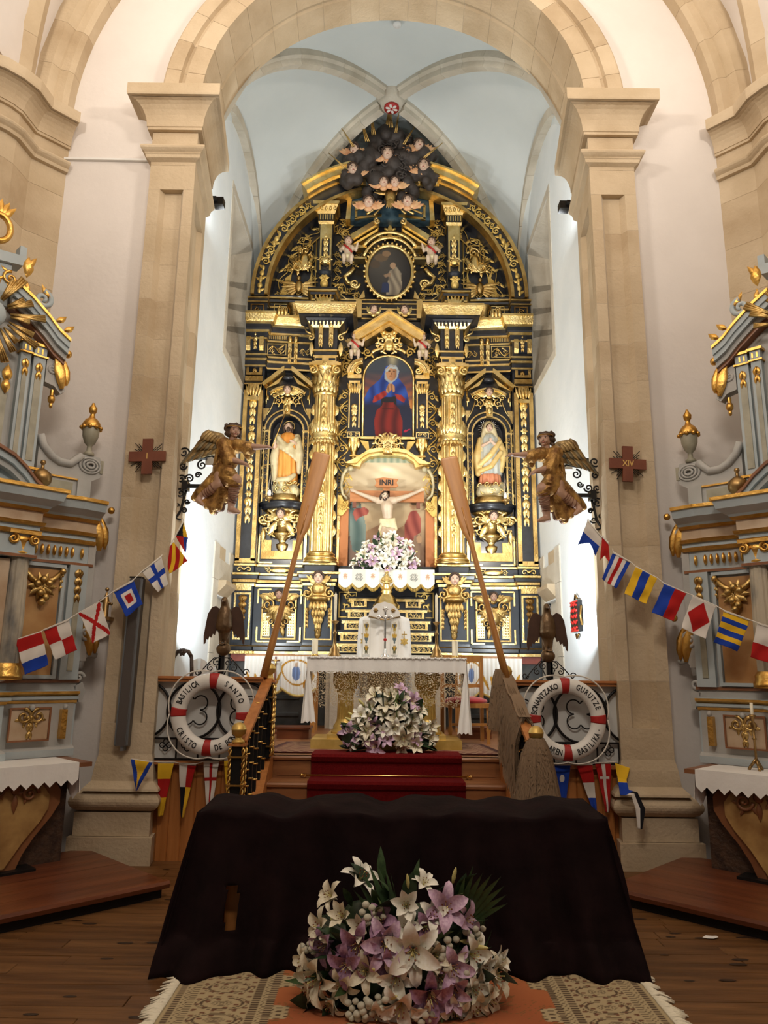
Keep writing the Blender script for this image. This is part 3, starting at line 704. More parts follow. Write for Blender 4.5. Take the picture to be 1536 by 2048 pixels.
def putto(parent, x, z, Y, h, s, sash=True):      # small seated cherub figure, height h, leaning by side s
    u = h/1.0; b = MB()
    b.limb([(0, 0, .30), (0, 0, .52), (0, 0, .66)], [.13, .14, .11]); 
    for q in (-1, 1):
        b.limb([(q*.12, -.02, .66), (q*.24, -.05, .52), (q*(.20 if q == s else .30), -.14, .42 if q == s else .72)], [.06, .05, .035], 8)
        b.limb([(q*.08, -.04, .30), (q*.12, -.20, .24), (q*.11, -.18, .02), (q*.11, -.26, -.02)], [.085, .075, .05, .03], 8)
    b.xf(Tr(x, Y-.05*u, z) @ Matrix.Scale(u, 4))
    o = remesh(b, 'putto', 'flesh_pale', .022*u, 3, parent)
    hd = MB(); head(hd, (x, Y-.06*u, z+.86*u), .15*u, -s*.3); hd.build('putto_head', HM, o, recalc=False)
    if sash:
        sa = MB(); sa.tube([(x-.13*u, Y-.16*u, z+.68*u), (x, Y-.21*u, z+.55*u), (x+.13*u, Y-.16*u, z+.42*u)], .035*u, 6, sq=.4); sa.build('sash', 'red_tape', o)
    cl = MB(); cl.ell((x, Y-.08*u, z+.30*u), (.19*u, .15*u, .10*u), 10, 6); cl.build('loincloth', 'robe_cream', o)
    w = MB()
    for q in (-1, 1): wingpair(w, x+q*.05*u, z+.62*u, Y+.04*u, .34*u, q, .35)
    w.build('wing_pair', 'feather', o)
    return o
# ================================================================== HIGH ALTARPIECE
RT = thing('altarpiece', 'tall black and gilded baroque altarpiece filling the chancel end behind the altar', 'altarpiece', (0, 12.0, SANC))
RT.location = (0, 0, 0)
def rp(mb, name, mats, parent=RT, recalc=True): return mb.build(name, mats, parent, recalc)
BG = ['black', 'gold', 'gold_dull', 'black_blue', 'gold_dark']
Zb, Zp, Zm, Ze, Zt = 1.97, 3.06, 3.28, 6.60, 7.55
# backing boards: rectangle and lunette
bb = MB().prism([(-2.36, Zb), (2.36, Zb), (2.36, 7.85)]+[(2.30*math.cos(a), 7.85+2.30*math.sin(a)) for a in [PI*i/28 for i in range(1, 28)]]+[(-2.36, 7.85)], 11.86, 11.95)
rp(bb, 'backing_board', 'black')
# stone plinth with red marble band below
pl = MB().box(-2.36, 2.36, 11.50, 12.3, SANC, 1.82); rp(pl, 'stone_plinth', 'plinth_stone')
rp(MB().box(-2.36, 2.36, 11.47, 12.0, 1.82, 1.93), 'marble_band', 'red_marble')
for s in (-1, 1):
    for k in range(3): rp(MB().sweep(([(-2.36, 11.5), (-1.3, 11.5)] if s < 0 else [(1.3, 11.5), (2.36, 11.5)]), [(0, 1.0+.25*k), (.03, 1.02+.25*k), (.03, 1.06+.25*k), (0, 1.08+.25*k)]), 'plinth_moulding', 'plinth_stone')

def side_path(s, pts):
    P = [(s*a, b) for a, b in pts]; return P if s > 0 else P[::-1]
# plan lines are listed from the centre outwards (s>0 runs left to right)
PL_PRED = [(.76, 11.62), (.80, 11.30), (1.26, 11.30), (1.30, 11.60), (2.06, 11.56), (2.07, 11.48), (2.38, 11.48)]
PL_ENT = [(.77, 11.66), (.80, 11.30), (1.26, 11.30), (1.29, 11.66), (2.05, 11.58), (2.06, 11.47), (2.38, 11.47)]
for s in (-1, 1):
    # ---------------- predella
    rp(MB().sweep(side_path(s, PL_PRED), [(-.3, 1.93), (.05, 1.93), (.05, 1.97), (.03, 1.99), (.03, 2.04), (0, 2.06), (0, 2.10), (-.3, 2.10)], [0, 1, 0, 0, 2, 0, 0]), 'base_moulding', BG)
    rp(MB().sweep(side_path(s, PL_PRED), [(-.3, 2.10), (0, 2.10), (0, 2.98), (-.3, 2.98)], [3, 3, 3]), 'predella_board', BG)
    rp(MB().sweep(side_path(s, PL_PRED), [(-.3, 2.96), (.02, 2.96), (.025, 3.0), (.05, 3.02), (.05, 3.06), (.08, 3.07), (.09, 3.12), (.11, 3.13), (.11, 3.16), (0, 3.17), (0, 3.27), (.03, 3.28), (.03, 3.31), (-.3, 3.31)],
                  [0, 1, 0, 2, 0, 0, 1, 1, 0, 3, 1, 1, 0]), 'predella_cornice', BG)
    # outer pedestal panel
    f = MB(); frame(f, s*2.22-.13, s*2.22+.13, 2.14, 2.86, 11.48, .03, .02, 0); f.box(s*2.22-.13, s*2.22+.13, 11.455, 11.48, 2.89, 2.97, 0); rp(f, 'pedestal_frame', 'gold')
    d = MB(); drop(d, s*2.22, 2.82, 11.47, .5, .18); rp(d, 'fruit_drop', 'gold_dark')
    d = MB()
    for k in range(5): d.ell((s*2.22-.11+.055*k, 11.47, 2.90), .018, 6, 5)
    rp(d, 'bead_row', 'gold_dark')
    d = MB(); volute(d, s*2.22-.07, 3.215, 11.455, .05, 1.1, 0, 1, .014, .01); volute(d, s*2.22+.07, 3.215, 11.455, .05, 1.1, PI, -1, .014, .01); d.ell((s*2.22, 11.46, 3.22), .03, 8, 6); rp(d, 'scroll_ornament', 'gold')
    # wing panel with shell cartouche and cherub
    cx = 1.66; f = MB(); frame(f, s*cx-.27, s*cx+.27, 2.15, 2.86, 11.56, .025, .03); rp(f, 'panel_frame', 'gold_dull')
    f = MB()
    for (ex, ez, dx, dz) in ((-1, 2.92, 1, -1), (1, 2.92, -1, -1), (-1, 2.12, 1, 1), (1, 2.12, -1, 1)):
        x0 = s*cx+ex*.335; f.box(x0-.012, x0+.012, 11.55, 11.57, min(ez, ez+dz*.22), max(ez, ez+dz*.22)); f.box(min(x0, x0+dx*.2), max(x0, x0+dx*.2), 11.55, 11.57, ez-.012, ez+.012)
    rp(f, 'corner_strip', 'gold')
    for e in (-1, 1):
        q = MB(); q.box(s*cx+e*.19-.055, s*cx+e*.19+.055, 11.535, 11.57, 2.2, 2.55); rp(q, 'lattice_plate', 'gold')
        q = MB()
        for i in range(3):
            for j in range(8): q.ell((s*cx+e*.19-.035+.035*i, 11.535, 2.23+.042*j), (.009, .006, .012), 5, 4)
        rp(q, 'lattice_studs', 'gold_dark')
    q = MB()
    for k in range(9):
        a = math.radians(200+17.5*k); leaf(q, s*cx, 2.66, 11.52, .26, .11, a, .05, 0)
    for e in (-1, 1):
        cscroll(q, s*cx+e*.17, 2.68, 11.52, .2, PI/2, e); cscroll(q, s*cx+e*.11, 2.42, 11.52, .15, -PI/2, -e); leaf(q, s*cx+e*.12, 2.75, 11.52, .22, .12, PI/2-e*.9, .04, -e*.5); leaf(q, s*cx+e*.06, 2.36, 11.52, .18, .07, -PI/2-e*.1, .03, e*.4)
        volute(q, s*cx+e*.07, 2.36, 11.52, .06, 1.2, PI/2, e, .02, .012)
    q.ell((s*cx, 11.52, 2.52), (.12, .06, .14), 10, 8); rp(q, 'shell_cartouche', 'gold_dull'); cherub(RT, s*cx, 2.83, 11.50, .075, 'gold_dull', flesh='flesh_dark')
    # pedestal bracket under the column: winged cherub over a tapering console
    cx = 1.03; f = MB(); frame(f, s*cx-.21, s*cx+.21, 2.14, 2.88, 11.30, .02, .02); rp(f, 'panel_frame', 'gold_dull')
    q = MB().lathe([(0, .0), (.03, .01), (.05, .05), (.045, .10), (.06, .12), (.045, .15), (.05, .22), (.09, .40), (.12, .52), (.13, .56), (.16, .58), (.17, .64), (.15, .70), (.10, .74), (0, .76)], (s*cx, 11.30, 2.16), 12, sy=.8)
    for r_ in range(4):
        for k in range(5-r_): leaf(q, s*cx+(.052-.006*r_)*(k-(4-r_)/2), 2.70-.10*r_, 11.185+.022*r_, .14, .065, -PI/2+(.05*(k-(4-r_)/2)), .03, 0)
    q.ell((s*cx, 11.2, 2.76), (.15, .08, .05), 12, 6); q.ell((s*cx, 11.2, 2.90), (.11, .07, .10), 12, 6)
    for e in (-1, 1): cscroll(q, s*cx+e*.17, 2.84, 11.22, .17, PI/2, e); drop(q, s*cx+e*.17, 2.62, 11.28, .3, .07)
    rp(q, 'console_bracket', 'gold_dull'); cherub(RT, s*cx, 3.06, 11.20, .095, 'gold_dull', ang=.5, wl=1.9)
    # small gilt frieze plate
    q = MB(); q.ell((s*1.68, 11.575, 3.22), (.17, .02, .045), 14, 6); cscroll(q, s*1.5, 3.22, 11.57, .09, 0, 1); cscroll(q, s*1.86, 3.22, 11.57, .09, PI, -1); rp(q, 'frieze_plate', 'gold')
# altar gradines in the middle of the predella
for k in range(5):
    z0 = 1.95+.175*k; w = .76-.05*k
    g = MB().box(-w, w, 11.36+.05*k, 11.66, z0, z0+.10, 0); g.box(-w-.02, w+.02, 11.33+.05*k, 11.66, z0+.10, z0+.145, 1); g.box(-w-.03, w+.03, 11.32+.05*k, 11.66, z0+.145, z0+.172, 0)
    for e in (-1, 1):
        g.box(e*.34, e*(w-.04), 11.345+.05*k, 11.37+.05*k, z0+.012, z0+.03, 1); g.box(e*(w-.06), e*(w-.02), 11.335+.05*k, 11.37+.05*k, z0+.01, z0+.10, 1); g.box(e*.30, e*.34, 11.335+.05*k, 11.37+.05*k, z0+.01, z0+.10, 1); rinceau(g, e*.36, z0+.06, e*(w-.08), z0+.06, 11.352+.05*k, 4, .10, 1)
    rp(g, 'gradine_step', BG)
rp(MB().box(-.80, .80, 11.60, 11.86, 1.93, 3.31), 'gradine_back', 'black')
q = MB()
for e in (-1, 1):
    cscroll(q, e*.60, 2.66, 11.58, .2, PI/2, e, 0, 5); cscroll(q, e*.60, 2.82, 11.58, .14, -PI/2, -e); frame(q, e*.60-.14, e*.60+.14, 2.5, 2.9, 11.59, .015, .015)
rp(q, 'scroll_ornament', 'gold_paint')

for s in (-1, 1):
    # ---------------- outer pilaster of the main tier
    x0, x1 = 2.06, 2.39
    def B(a, b, y0, z0, z1, mb, mi=0): mb.box(s*a, s*b, y0, 11.86, z0, z1, mi)
    q = MB(); B(x0, x1, 11.54, 3.31, 7.25, q, 0); q2 = MB()
    for a in (x0+.01, x1-.075): B(a, a+.065, 11.50, 3.36, 6.3, q2, 0)
    B(x0+.01, x1-.01, 11.50, 3.33, 3.40, q2); B(x0+.01, x1-.01, 11.50, 6.2, 6.32, q2); B(x0+.02, x1-.02, 11.49, 6.36, 6.44, q2); B(x0+.02, x1-.02, 11.49, 6.78, 6.86, q2)
    rp(q, 'pilaster_board', 'black'); rp(q2, 'pilaster_strip', 'gold_dull')
    d = MB(); cx = (x0+x1)/2
    for k in range(4): drop(d, s*cx, 6.05-.55*k, 11.535, .42, .15, n=3); rosette(d, s*cx, 6.10-.55*k, 11.53, .06)
    rp(d, 'foliage_drop', 'gold')
    d = MB()
    for k in range(5): leaf(d, s*cx-.08+.04*k, 6.10, 11.50, .2, .05, PI/2+.12*(2-k), .03, 0)
    d.box(s*(cx-.1), s*(cx+.1), 11.48, 11.54, 6.02, 6.08); rp(d, 'pilaster_capital', 'gold')
    # scrolled console and top block
    d = MB(); cs = [(0, 6.86), (-.05, 6.88), (-.09, 6.95), (-.10, 7.05), (-.07, 7.15), (-.02, 7.22), (0, 7.24)]
    for a in (x0+.02, x1-.09): d.prism([(11.50+y_, z_) for y_, z_ in cs]+[(11.7, 7.24), (11.7, 6.86)], s*a, s*(a+.07), plane='yz')
    drop(d, s*cx, 7.18, 11.44, .28, .1, n=4); d.box(s*x0, s*x1, 11.46, 11.6, 7.22, 7.28); rp(d, 'pilaster_console', 'gold')
    rp(MB().box(s*(x0+.09), s*(x1-.09), 11.45, 11.52, 6.88, 7.2), 'console_inset', 'black_blue')
    d = MB(); frame(d, s*cx-.13, s*cx+.13, 6.46, 6.77, 11.50, .045, .02); drop(d, s*cx, 6.7, 11.52, .2, .1, n=2); rp(d, 'pilaster_block', 'gold_dull')
    d = MB(); B(x0-.01, x1+.01, 11.46, 7.28, 7.42, d, 0); frame(d, min(s*(x0+.02), s*(x1-.02)), max(s*(x0+.02), s*(x1-.02)), 7.29, 7.41, 11.46, .02, .012, 1); B(x0-.03, x1+.02, 11.42, 7.42, 7.52, d, 4); rp(d, 'pilaster_cornice', BG)
    d = MB(); B(x0, x1, 11.50, 7.52, 7.88, d, 0); frame(d, min(s*(x0+.05), s*(x1-.05)), max(s*(x0+.05), s*(x1-.05)), 7.56, 7.74, 11.50, .02, .015, 4); cscroll(d, s*cx, 7.64, 11.49, .1, 0, s, 4)
    B(x0-.01, x1+.01, 11.47, 7.77, 7.79, d, 2); B(x0-.01, x1+.01, 11.46, 7.84, 7.87, d, 2); rp(d, 'attic_pedestal', BG)
    # ---------------- wing: niche wall with arched opening
    X0, X1, zs_, zt = 1.27, 2.05, 5.56, 6.66; nx, nr = 1.675, .265
    pts = [(X0, 3.31), (X1, 3.31), (X1, zt), (X0, zt)]
    w = MB()
    w.prism([(s*a, b) for a, b in [(X0, 3.31), (nx-nr, 3.31), (nx-nr, zt), (X0, zt)]], 11.70, 11.86)
    w.prism([(s*a, b) for a, b in [(nx+nr, 3.31), (X1, 3.31), (X1, zt), (nx+nr, zt)]], 11.70, 11.86)
    w.prism([(s*(nx-nr), 3.31), (s*(nx+nr), 3.31), (s*(nx+nr), 4.30), (s*(nx-nr), 4.30)], 11.70, 11.86)
    w.prism([(s*a, b) for a, b in [(nx-nr, zt)]+[(nx-nr*math.cos(PI*i/12), zs_+nr*math.sin(PI*i/12)) for i in range(13)]+[(nx+nr, zt)]], 11.70, 11.86)
    rp(w, 'niche_wall', 'black')
    nc = MB()
    for k in range(2):
        prof = [(nr, 4.30), (nr, zs_)]+[(nr*math.cos(PI/2*i/6), zs_+nr*math.sin(PI/2*i/6)) for i in range(1, 7)]
    nc.lathe(prof, (s*nx, 11.75, 0), 14, 0, PI, sy=1.3); nc.add([(s*nx+nr*math.cos(PI*i/14), 11.75+nr*1.3*math.sin(PI*i/14), 4.30) for i in range(15)], [tuple(range(15))])
    rp(nc, 'niche_shell', 'black', recalc=False)
    a = MB()     # archivolts: gold, black, gold
    for (r0, r1, y0, mi) in ((.268, .295, 11.665, 1), (.30, .345, 11.68, 0), (.35, .372, 11.66, 1)):
        P = arc(s*nx, zs_, r1, r1, 0, 180, 16); Q_ = arc(s*nx, zs_, r0, r0, 180, 0, 16); a.prism(P+Q_, y0, 11.70, mi)
    for e in (-1, 1):
        for (r0, r1, y0, mi) in ((.268, .295, 11.665, 1), (.30, .345, 11.68, 0), (.35, .372, 11.66, 1)): a.box(s*nx+e*r0, s*nx+e*r1, y0, 11.70, 4.32, zs_, mi)
        a.box(s*nx+e*.262, s*nx+e*.38, 11.65, 11.70, zs_-.03, zs_, 1)
        for k in range(9): a.tube([(s*nx+e*.322+.017*math.cos(t*PI/4), 11.675, 4.45+.125*k+.03*math.sin(t*PI/4)) for t in range(9)], .005, 4, 2)
    rp(a, 'niche_archivolt', BG)
    a = MB(); a.box(s*nx-.055, s*nx+.055, 11.60, 11.7, zs_+.26, zs_+.42); a.ell((s*nx, 11.60, zs_+.36), (.05, .04, .07), 8, 6); rosette(a, s*nx, zs_+.5, 11.64, .1); rp(a, 'keystone', 'gold')
    a = MB()     # spandrel strips and small plates
    for e in (-1, 1):
        a.prism([(s*nx+e*.385, 5.95), (s*nx+e*.385, 5.72), (s*nx+e*.30, 5.95)], 11.68, 11.70); curl2(a, [(s*nx+e*.20, 6.2), (s*nx+e*.24, 6.05), (s*nx+e*.29, 5.92), (s*nx+e*.35, 5.82)], 11.685, .014, .010)
        a.tube([(s*nx+e*.36, 11.68, 6.35), (s*nx+e*.36, 11.68, 6.02)], .012, 5); a.ell((s*nx+e*.34, 11.68, 6.14), (.03, .02, .05), 8, 6)
        for k in range(3): a.box(s*nx+e*.39, s*nx+e*.28, 11.685, 11.70, 6.30+.07*k, 6.315+.07*k)
    rp(a, 'spandrel_ornament', 'gold')
    a = MB()     # broken pediment over the niche
    for e in (-1, 1):
        a.prism([(s*nx+e*.40, 6.28), (s*nx+e*.06, 6.56), (s*nx+e*.06, 6.64), (s*nx+e*.10, 6.62), (s*nx+e*.44, 6.32), (s*nx+e*.44, 6.26)], 11.52, 11.70); a.prism([(s*nx+e*.36, 6.27), (s*nx+e*.08, 6.50), (s*nx+e*.16, 6.36)], 11.60, 11.70)
    P = arc(s*nx, 5.88, .44, .44, 50, 130, 10); Q_ = arc(s*nx, 5.88, .41, .41, 130, 50, 10); a.prism(P+Q_, 11.58, 11.70)
    rp(a, 'niche_pediment', 'gold'); rp(MB().ell((s*nx, 11.62, 6.47), (.10, .05, .045), 12, 6), 'pediment_boss', 'black')
    cherub(RT, s*nx, 6.24, 11.62, .075, 'gold', ang=.1, wl=2.6)
    a = MB()
    for e in (-1, 1): cscroll(a, s*nx+e*.15, 6.06, 11.64, .14, PI/2, e, 0, 4); cscroll(a, s*nx+e*.22, 6.16, 11.64, .12, 0 if e > 0 else PI, e)
    rp(a, 'scroll_ornament', 'gold')
    # corbel under the statue with cherub and gilt scrolls
    k = MB().lathe([(.0, 0), (.34, 0), (.36, .03), (.36, .06), (.40, .08), (.40, .11), (.0, .11)], (s*nx, 11.70, 4.21), 16, PI, 2*PI, sy=.75); rp(k, 'corbel_shelf', 'black')
    q = MB(); q.lathe([(.03, 0), (.05, .03), (.09, .10), (.10, .16), (.05, .18), (.06, .22), (.16, .30), (.18, .34), (.10, .36), (.12, .5), (.26, .66), (.32, .70), (0, .70)], (s*nx, 11.70, 3.50), 14, PI, 2*PI, sy=.7)
    for e in (-1, 1):
        cscroll(q, s*nx+e*.22, 4.06, 11.50, .22, PI/2, e, 0, 4); cscroll(q, s*nx+e*.20, 3.86, 11.56, .16, -PI/2, -e); volute(q, s*nx+e*.3, 4.04, 11.56, .09, 1.4, 0, e, .03, .015)
        leaf(q, s*nx+e*.08, 4.0, 11.5, .26, .1, -PI/2+e*.35, .03, e*.3); leaf(q, s*nx+e*.3, 3.9, 11.6, .22, .08, -PI/2, .02, 0)
    rp(q, 'corbel', 'gold'); cherub(RT, s*nx, 4.09, 11.42, .08, 'gold', ang=-.1)
    q = MB(); P = [(-.33, 3.42), (.33, 3.42), (.33, 3.92), (.27, 3.92), (.27, 3.72), (.17, 3.72), (.17, 3.55), (-.17, 3.55), (-.17, 3.72), (-.27, 3.72), (-.27, 3.92), (-.33, 3.92)]
    q.prism([(s*nx+a, b) for a, b in P], 11.665, 11.70); rp(q, 'stepped_panel', 'gold_dull')
    q = MB()
    for e in (-1, 1):
        xx = s*nx+e*.365; q.box(xx-.012, xx+.012, 11.68, 11.70, 3.36, 3.75); q.box(min(xx, xx-e*.22), max(xx, xx-e*.22), 11.68, 11.70, 3.35, 3.375)
        leaf(q, xx, 3.74, 11.69, .1, .03, PI/2, .01)
    rp(q, 'corner_strip', 'gold')
    q = MB(); q.box(s*(X0+.01), s*(X0+.05), 11.66, 11.70, 3.40, 4.9); rp(q, 'side_strip', 'gold')
    # ---------------- column
    cx, cy, r = 1.035, 11.47, .185
    c = MB(); c.lathe([(0, 3.31), (.27, 3.31), (.27, 3.35), (.255, 3.36)]+[(.235+.025*math.sin(PI*i/6), 3.36+.06*i/6) for i in range(7)]+[(.22, 3.43)]+[(.205+.02*math.sin(PI*i/6), 3.44+.04*i/6) for i in range(7)]+[(.195, 3.49), (.19, 3.5)], (s*cx, cy, 0), 24); rp(c, 'column_base', 'gold')
    rings = []
    for j in range(9):
        z = 3.5+(6.08-3.5)*j/8; rr = r*(1+.04*math.sin(PI*j/8)-.10*j/8)
        rings.append([(s*cx+rr*(1-.075*(i % 4 in (1, 2)))*math.cos(2*PI*i/72), cy+rr*(1-.075*(i % 4 in (1, 2)))*math.sin(2*PI*i/72), z) for i in range(72)])
    c = MB().loft(rings, sm=False); rp(c, 'column_shaft', 'gold')
    c = MB(); yy = cy-r-.004
    for z0 in (5.95, 5.7, 5.22, 4.95, 4.7, 4.45, 4.2, 3.95): drop(c, s*cx, z0, yy, .22, .10, n=2)
    rosette(c, s*cx, 5.02, yy, .06); rosette(c, s*cx, 4.32, yy, .06)
    for e in (-1, 1):
        for k in range(9): leaf(c, s*cx+e*(r-.01), 3.75+.25*k, cy-.02, .2, .08, PI/2-e*.5, .03, e*.8)
    rp(c, 'column_ornament', 'gold')
    c = MB().lathe([(r+.0, 5.28), (r+.03, 5.30), (r+.045, 5.34), (r+.01, 5.38), (r+.03, 5.40), (r, 5.46)], (s*cx, cy, 0), 20)
    for k in range(12):
        a = PI+PI*k/11; px, py = s*cx+(r+.02)*math.cos(a), cy+(r+.02)*math.sin(a); k0 = len(c.v); leaf(c, 0, 0, 0, .16, .09, PI/2, .03, 0); c.xf(Tr(px, py, 5.42) @ Rz(a+PI/2) @ Rx(.25), k0)
        k0 = len(c.v); leaf(c, 0, 0, 0, .1, .07, -PI/2, .03, 0); c.xf(Tr(px, py, 5.32) @ Rz(a+PI/2) @ Rx(-.3), k0)
    rp(c, 'column_collar', 'gold')
    c = MB().lathe([(.16, 6.06), (.19, 6.08), (.19, 6.11), (.165, 6.13), (.165, 6.3), (.19, 6.45), (.25, 6.53)], (s*cx, cy, 0), 20); c.box(s*cx-.26, s*cx+.26, cy-.26, cy+.26, 6.53, 6.58)
    for (z0, L, n_, o) in ((6.12, .18, 14, 0), (6.22, .22, 14, .5)):
        for k in range(n_):
            a = 2*PI*(k+o)/n_; k0 = len(c.v); leaf(c, 0, 0, 0, L, .1, PI/2, .035, 0); c.xf(Tr(s*cx+.165*math.cos(a), cy+.165*math.sin(a), z0) @ Rz(a+PI/2) @ Rx(.28), k0)
    for e in (-1, 1): volute(c, s*cx+e*.19, 6.47, cy-.22, .075, 1.6, PI/2, e, .025, .012); volute(c, s*cx+e*.05, 6.48, cy-.22, .04, 1.3, PI/2, -e, .014, .01)
    rosette(c, s*cx, 6.55, cy-.26, .05); rp(c, 'column_capital', 'gold')
    # ---------------- entablature
    prof = [(-.2, 6.59), (.03, 6.59), (.03, 6.62), (.02, 6.63), (.02, 6.70), (.045, 6.70), (.045, 6.735), (.02, 6.74), (.02, 6.79), (.04, 6.79), (.04, 6.82), (.0, 6.83), (0, 7.08), (.03, 7.08), (.03, 7.11), (.05, 7.12), (.05, 7.19), (.075, 7.20), (.075, 7.23), (.10, 7.25), (.10, 7.32), (.15, 7.34), (.17, 7.37), (.20, 7.46), (.21, 7.46), (.21, 7.50), (-.2, 7.54)]
    mis = [0, 1, 0, 0, 1, 1, 0, 0, 1, 1, 0, 0, 1, 1, 0, 0, 1, 1, 0, 0, 1, 1, 1, 1, 1, 0]
    rp(MB().sweep(side_path(s, PL_ENT[3:]), prof, mis), 'wing_entablature', BG)
    q = MB(); q.box(s*.85, s*1.22, 11.30, 11.66, 6.58, 7.20, 0)
    for (z0, z1, o) in ((6.58, 6.62, .03), (6.70, 6.73, .02), (6.80, 6.83, .03)): q.box(s*(.85-o), s*(1.22+o), 11.30-o, 11.66, z0, z1, 1)
    frame(q, min(s*.86, s*1.21), max(s*.86, s*1.21), 6.63, 6.70, 11.30, .012, .01, 1); q.box(s*.98, s*1.09, 11.285, 11.3, 6.64, 6.69, 1)
    for e in (-1, 1):
        xx = s*cx+e*.085; q.box(xx-.035, xx+.035, 11.24, 11.3, 6.9, 7.3, 1); q.ell((xx, 11.24, 7.25), (.045, .05, .06), 8, 6, 1); drop(q, xx, 7.1, 11.235, .25, .07, 1, 3)
        volute(q, s*cx+e*.25, 7.06, 11.32, .06, 1.2, PI/2, e, .02, .012, 1); curl2(q, [(s*cx+e*.25, 7.12), (s*cx+e*.33, 7.16), (s*cx+e*.36, 7.24)], 11.32, .018, .012, 1); leaf(q, s*cx+e*.24, 6.98, 11.33, .25, .08, -PI/2, .02, 0, 1)
    rp(q, 'column_entablature', BG)
    q = MB()     # flaring cornice block: gilded corona with dentils and recessed soffit panels
    def rect(o, yf): return [(s*cx-o, 11.70), (s*cx-o, yf), (s*cx+o, yf), (s*cx+o, 11.70)]
    for (o0, y0, z0, o1, y1, z1, mi) in ((.22, 11.24, 7.20, .30, 11.18, 7.28, 1), (.30, 11.18, 7.285, .33, 11.15, 7.33, 0), (.36, 11.12, 7.335, .44, 11.06, 7.35, 0), (.44, 11.06, 7.36, .50, 11.00, 7.50, 1), (.50, 11.0, 7.50, .50, 11.0, 7.54, 1)):
        q.loft([[(a, b, z0) for a, b in rect(o0, y0)], [(a, b, z1) for a, b in rect(o1, y1)]], mi, sm=False)
    for k in range(9): q.box(s*cx-.26+.06*k, s*cx-.235+.06*k, 11.155, 11.19, 7.22, 7.28, 0)
    rp(q, 'cornice_block', BG)
    q = MB()     # frieze carving of the wing: rinceau panels, paired consoles, dentils
    fx = lambda X: 11.66-(X-1.29)*.105-.01
    rinceau(q, s*1.74, 6.95, s*2.02, 6.95, fx(1.9), 2, .2); frame(q, min(s*1.72, s*2.04), max(s*1.72, s*2.04), 6.85, 7.06, fx(1.9), .014, .014); rinceau(q, s*1.32, 6.94, s*1.50, 6.94, fx(1.4), 2, .16)
    for xx in (1.56, 1.66):
        q.box(s*(xx-.03), s*(xx+.03), fx(xx)-.07, fx(xx), 6.72, 7.16); drop(q, s*xx, 7.0, fx(xx)-.07, .3, .07, n=3); q.ell((s*xx, fx(xx)-.07, 7.12), (.04, .04, .06), 8, 6)
    for k in range(11): q.box(s*(1.72+.03*k), s*(1.735+.03*k), fx(1.85)-.06, fx(1.85)-.02, 7.125, 7.185)
    rp(q, 'frieze_carving', 'gold')
    q = MB()
    for (x0, z0, x1, z1, n_, w_) in ((1.32, 6.30, 1.40, 6.55, 2, .10), (1.98, 6.30, 1.92, 6.55, 2, .10), (1.30, 4.0, 1.31, 4.9, 5, .06), (2.02, 4.0, 2.02, 5.7, 8, .05)): rinceau(q, s*x0, z0, s*x1, z1, 11.69, n_, w_, 0, s)
    rp(q, 'spandrel_foliage', 'gold_paint')
    # foliage strip between column and picture
    q = MB()
    rinceau(q, s*.70, 6.52, s*.80, 6.95, 11.70, 3, .16, 0, s); rinceau(q, s*.66, 4.5, s*.66, 4.9, 11.70, 2, .14, 0, s); rinceau(q, s*.80, 3.4, s*.80, 4.2, 11.71, 5, .05, 0, s)
    rinceau(q, s*.74, 5.15, s*.71, 6.30, 11.70, 5, .26, 0, s); rinceau(q, s*.79, 4.35, s*.75, 5.15, 11.70, 3, .24, 0, -s)
    rp(q, 'foliage_strip', 'gold_paint')
rp(MB().box(-.86, .86, 11.71, 11.86, 3.31, 7.55), 'centre_board', 'black')
rp(MB().box(-1.36, -.80, 11.72, 11.86, 3.31, 6.6), 'column_board', 'black'); rp(MB().box(.80, 1.36, 11.72, 11.86, 3.31, 6.6), 'column_board', 'black')
# ---------------- centre of the main tier: picture, gable, crucifix bay
def paint(layers, bgf, gain=1):
    def f(u, v):
        c = bgf(u, v)
        for P, col in layers:
            if P[0] == 'e':
                _, cx, cy, rx, ry = P
                if ((u-cx)/rx)**2+((v-cy)/ry)**2 < 1: c = col(u, v, c) if callable(col) else col
            elif inpoly(u, v, P): c = col(u, v, c) if callable(col) else col
        return tuple(k*gain for k in c)
    return f
def fold(c1, c2, fx, fy, ph=0): return lambda u, v, c: lerp(c1, c2, .5+.5*math.sin(u*fx+v*fy+ph+2*math.sin(v*9+u*5)))
def cp_(x, y): return ((x-280)/420, 1-(y-60)/715)
WP = lambda *p: [cp_(x, y) for x, y in p]
skin = srgb(214, 158, 112); skd = srgb(150, 98, 66)
def sky_w(u, v):
    c = lerp(srgb(40, 42, 62), srgb(96, 64, 60), min(1, max(0, v/.35)))
    if v > .35: c = lerp(srgb(226, 150, 78), srgb(150, 80, 60), (v-.35)/.25) if v < .6 else lerp(srgb(150, 82, 62), srgb(70, 78, 88), min(1, (v-.6)/.2))
    n = math.sin(v*60+4*math.sin(u*4))*.5+.5
    if .45 < v < .82: c = lerp(c, srgb(66, 70, 84), n*.6)
    b = math.exp(-((u-.58)/(.07+.1*(1-v)))**2)*max(0, (v-.82)/.18); return lerp(c, srgb(235, 220, 170), b*.8)
blue = fold(srgb(28, 52, 128), srgb(48, 92, 190), 22, -9)
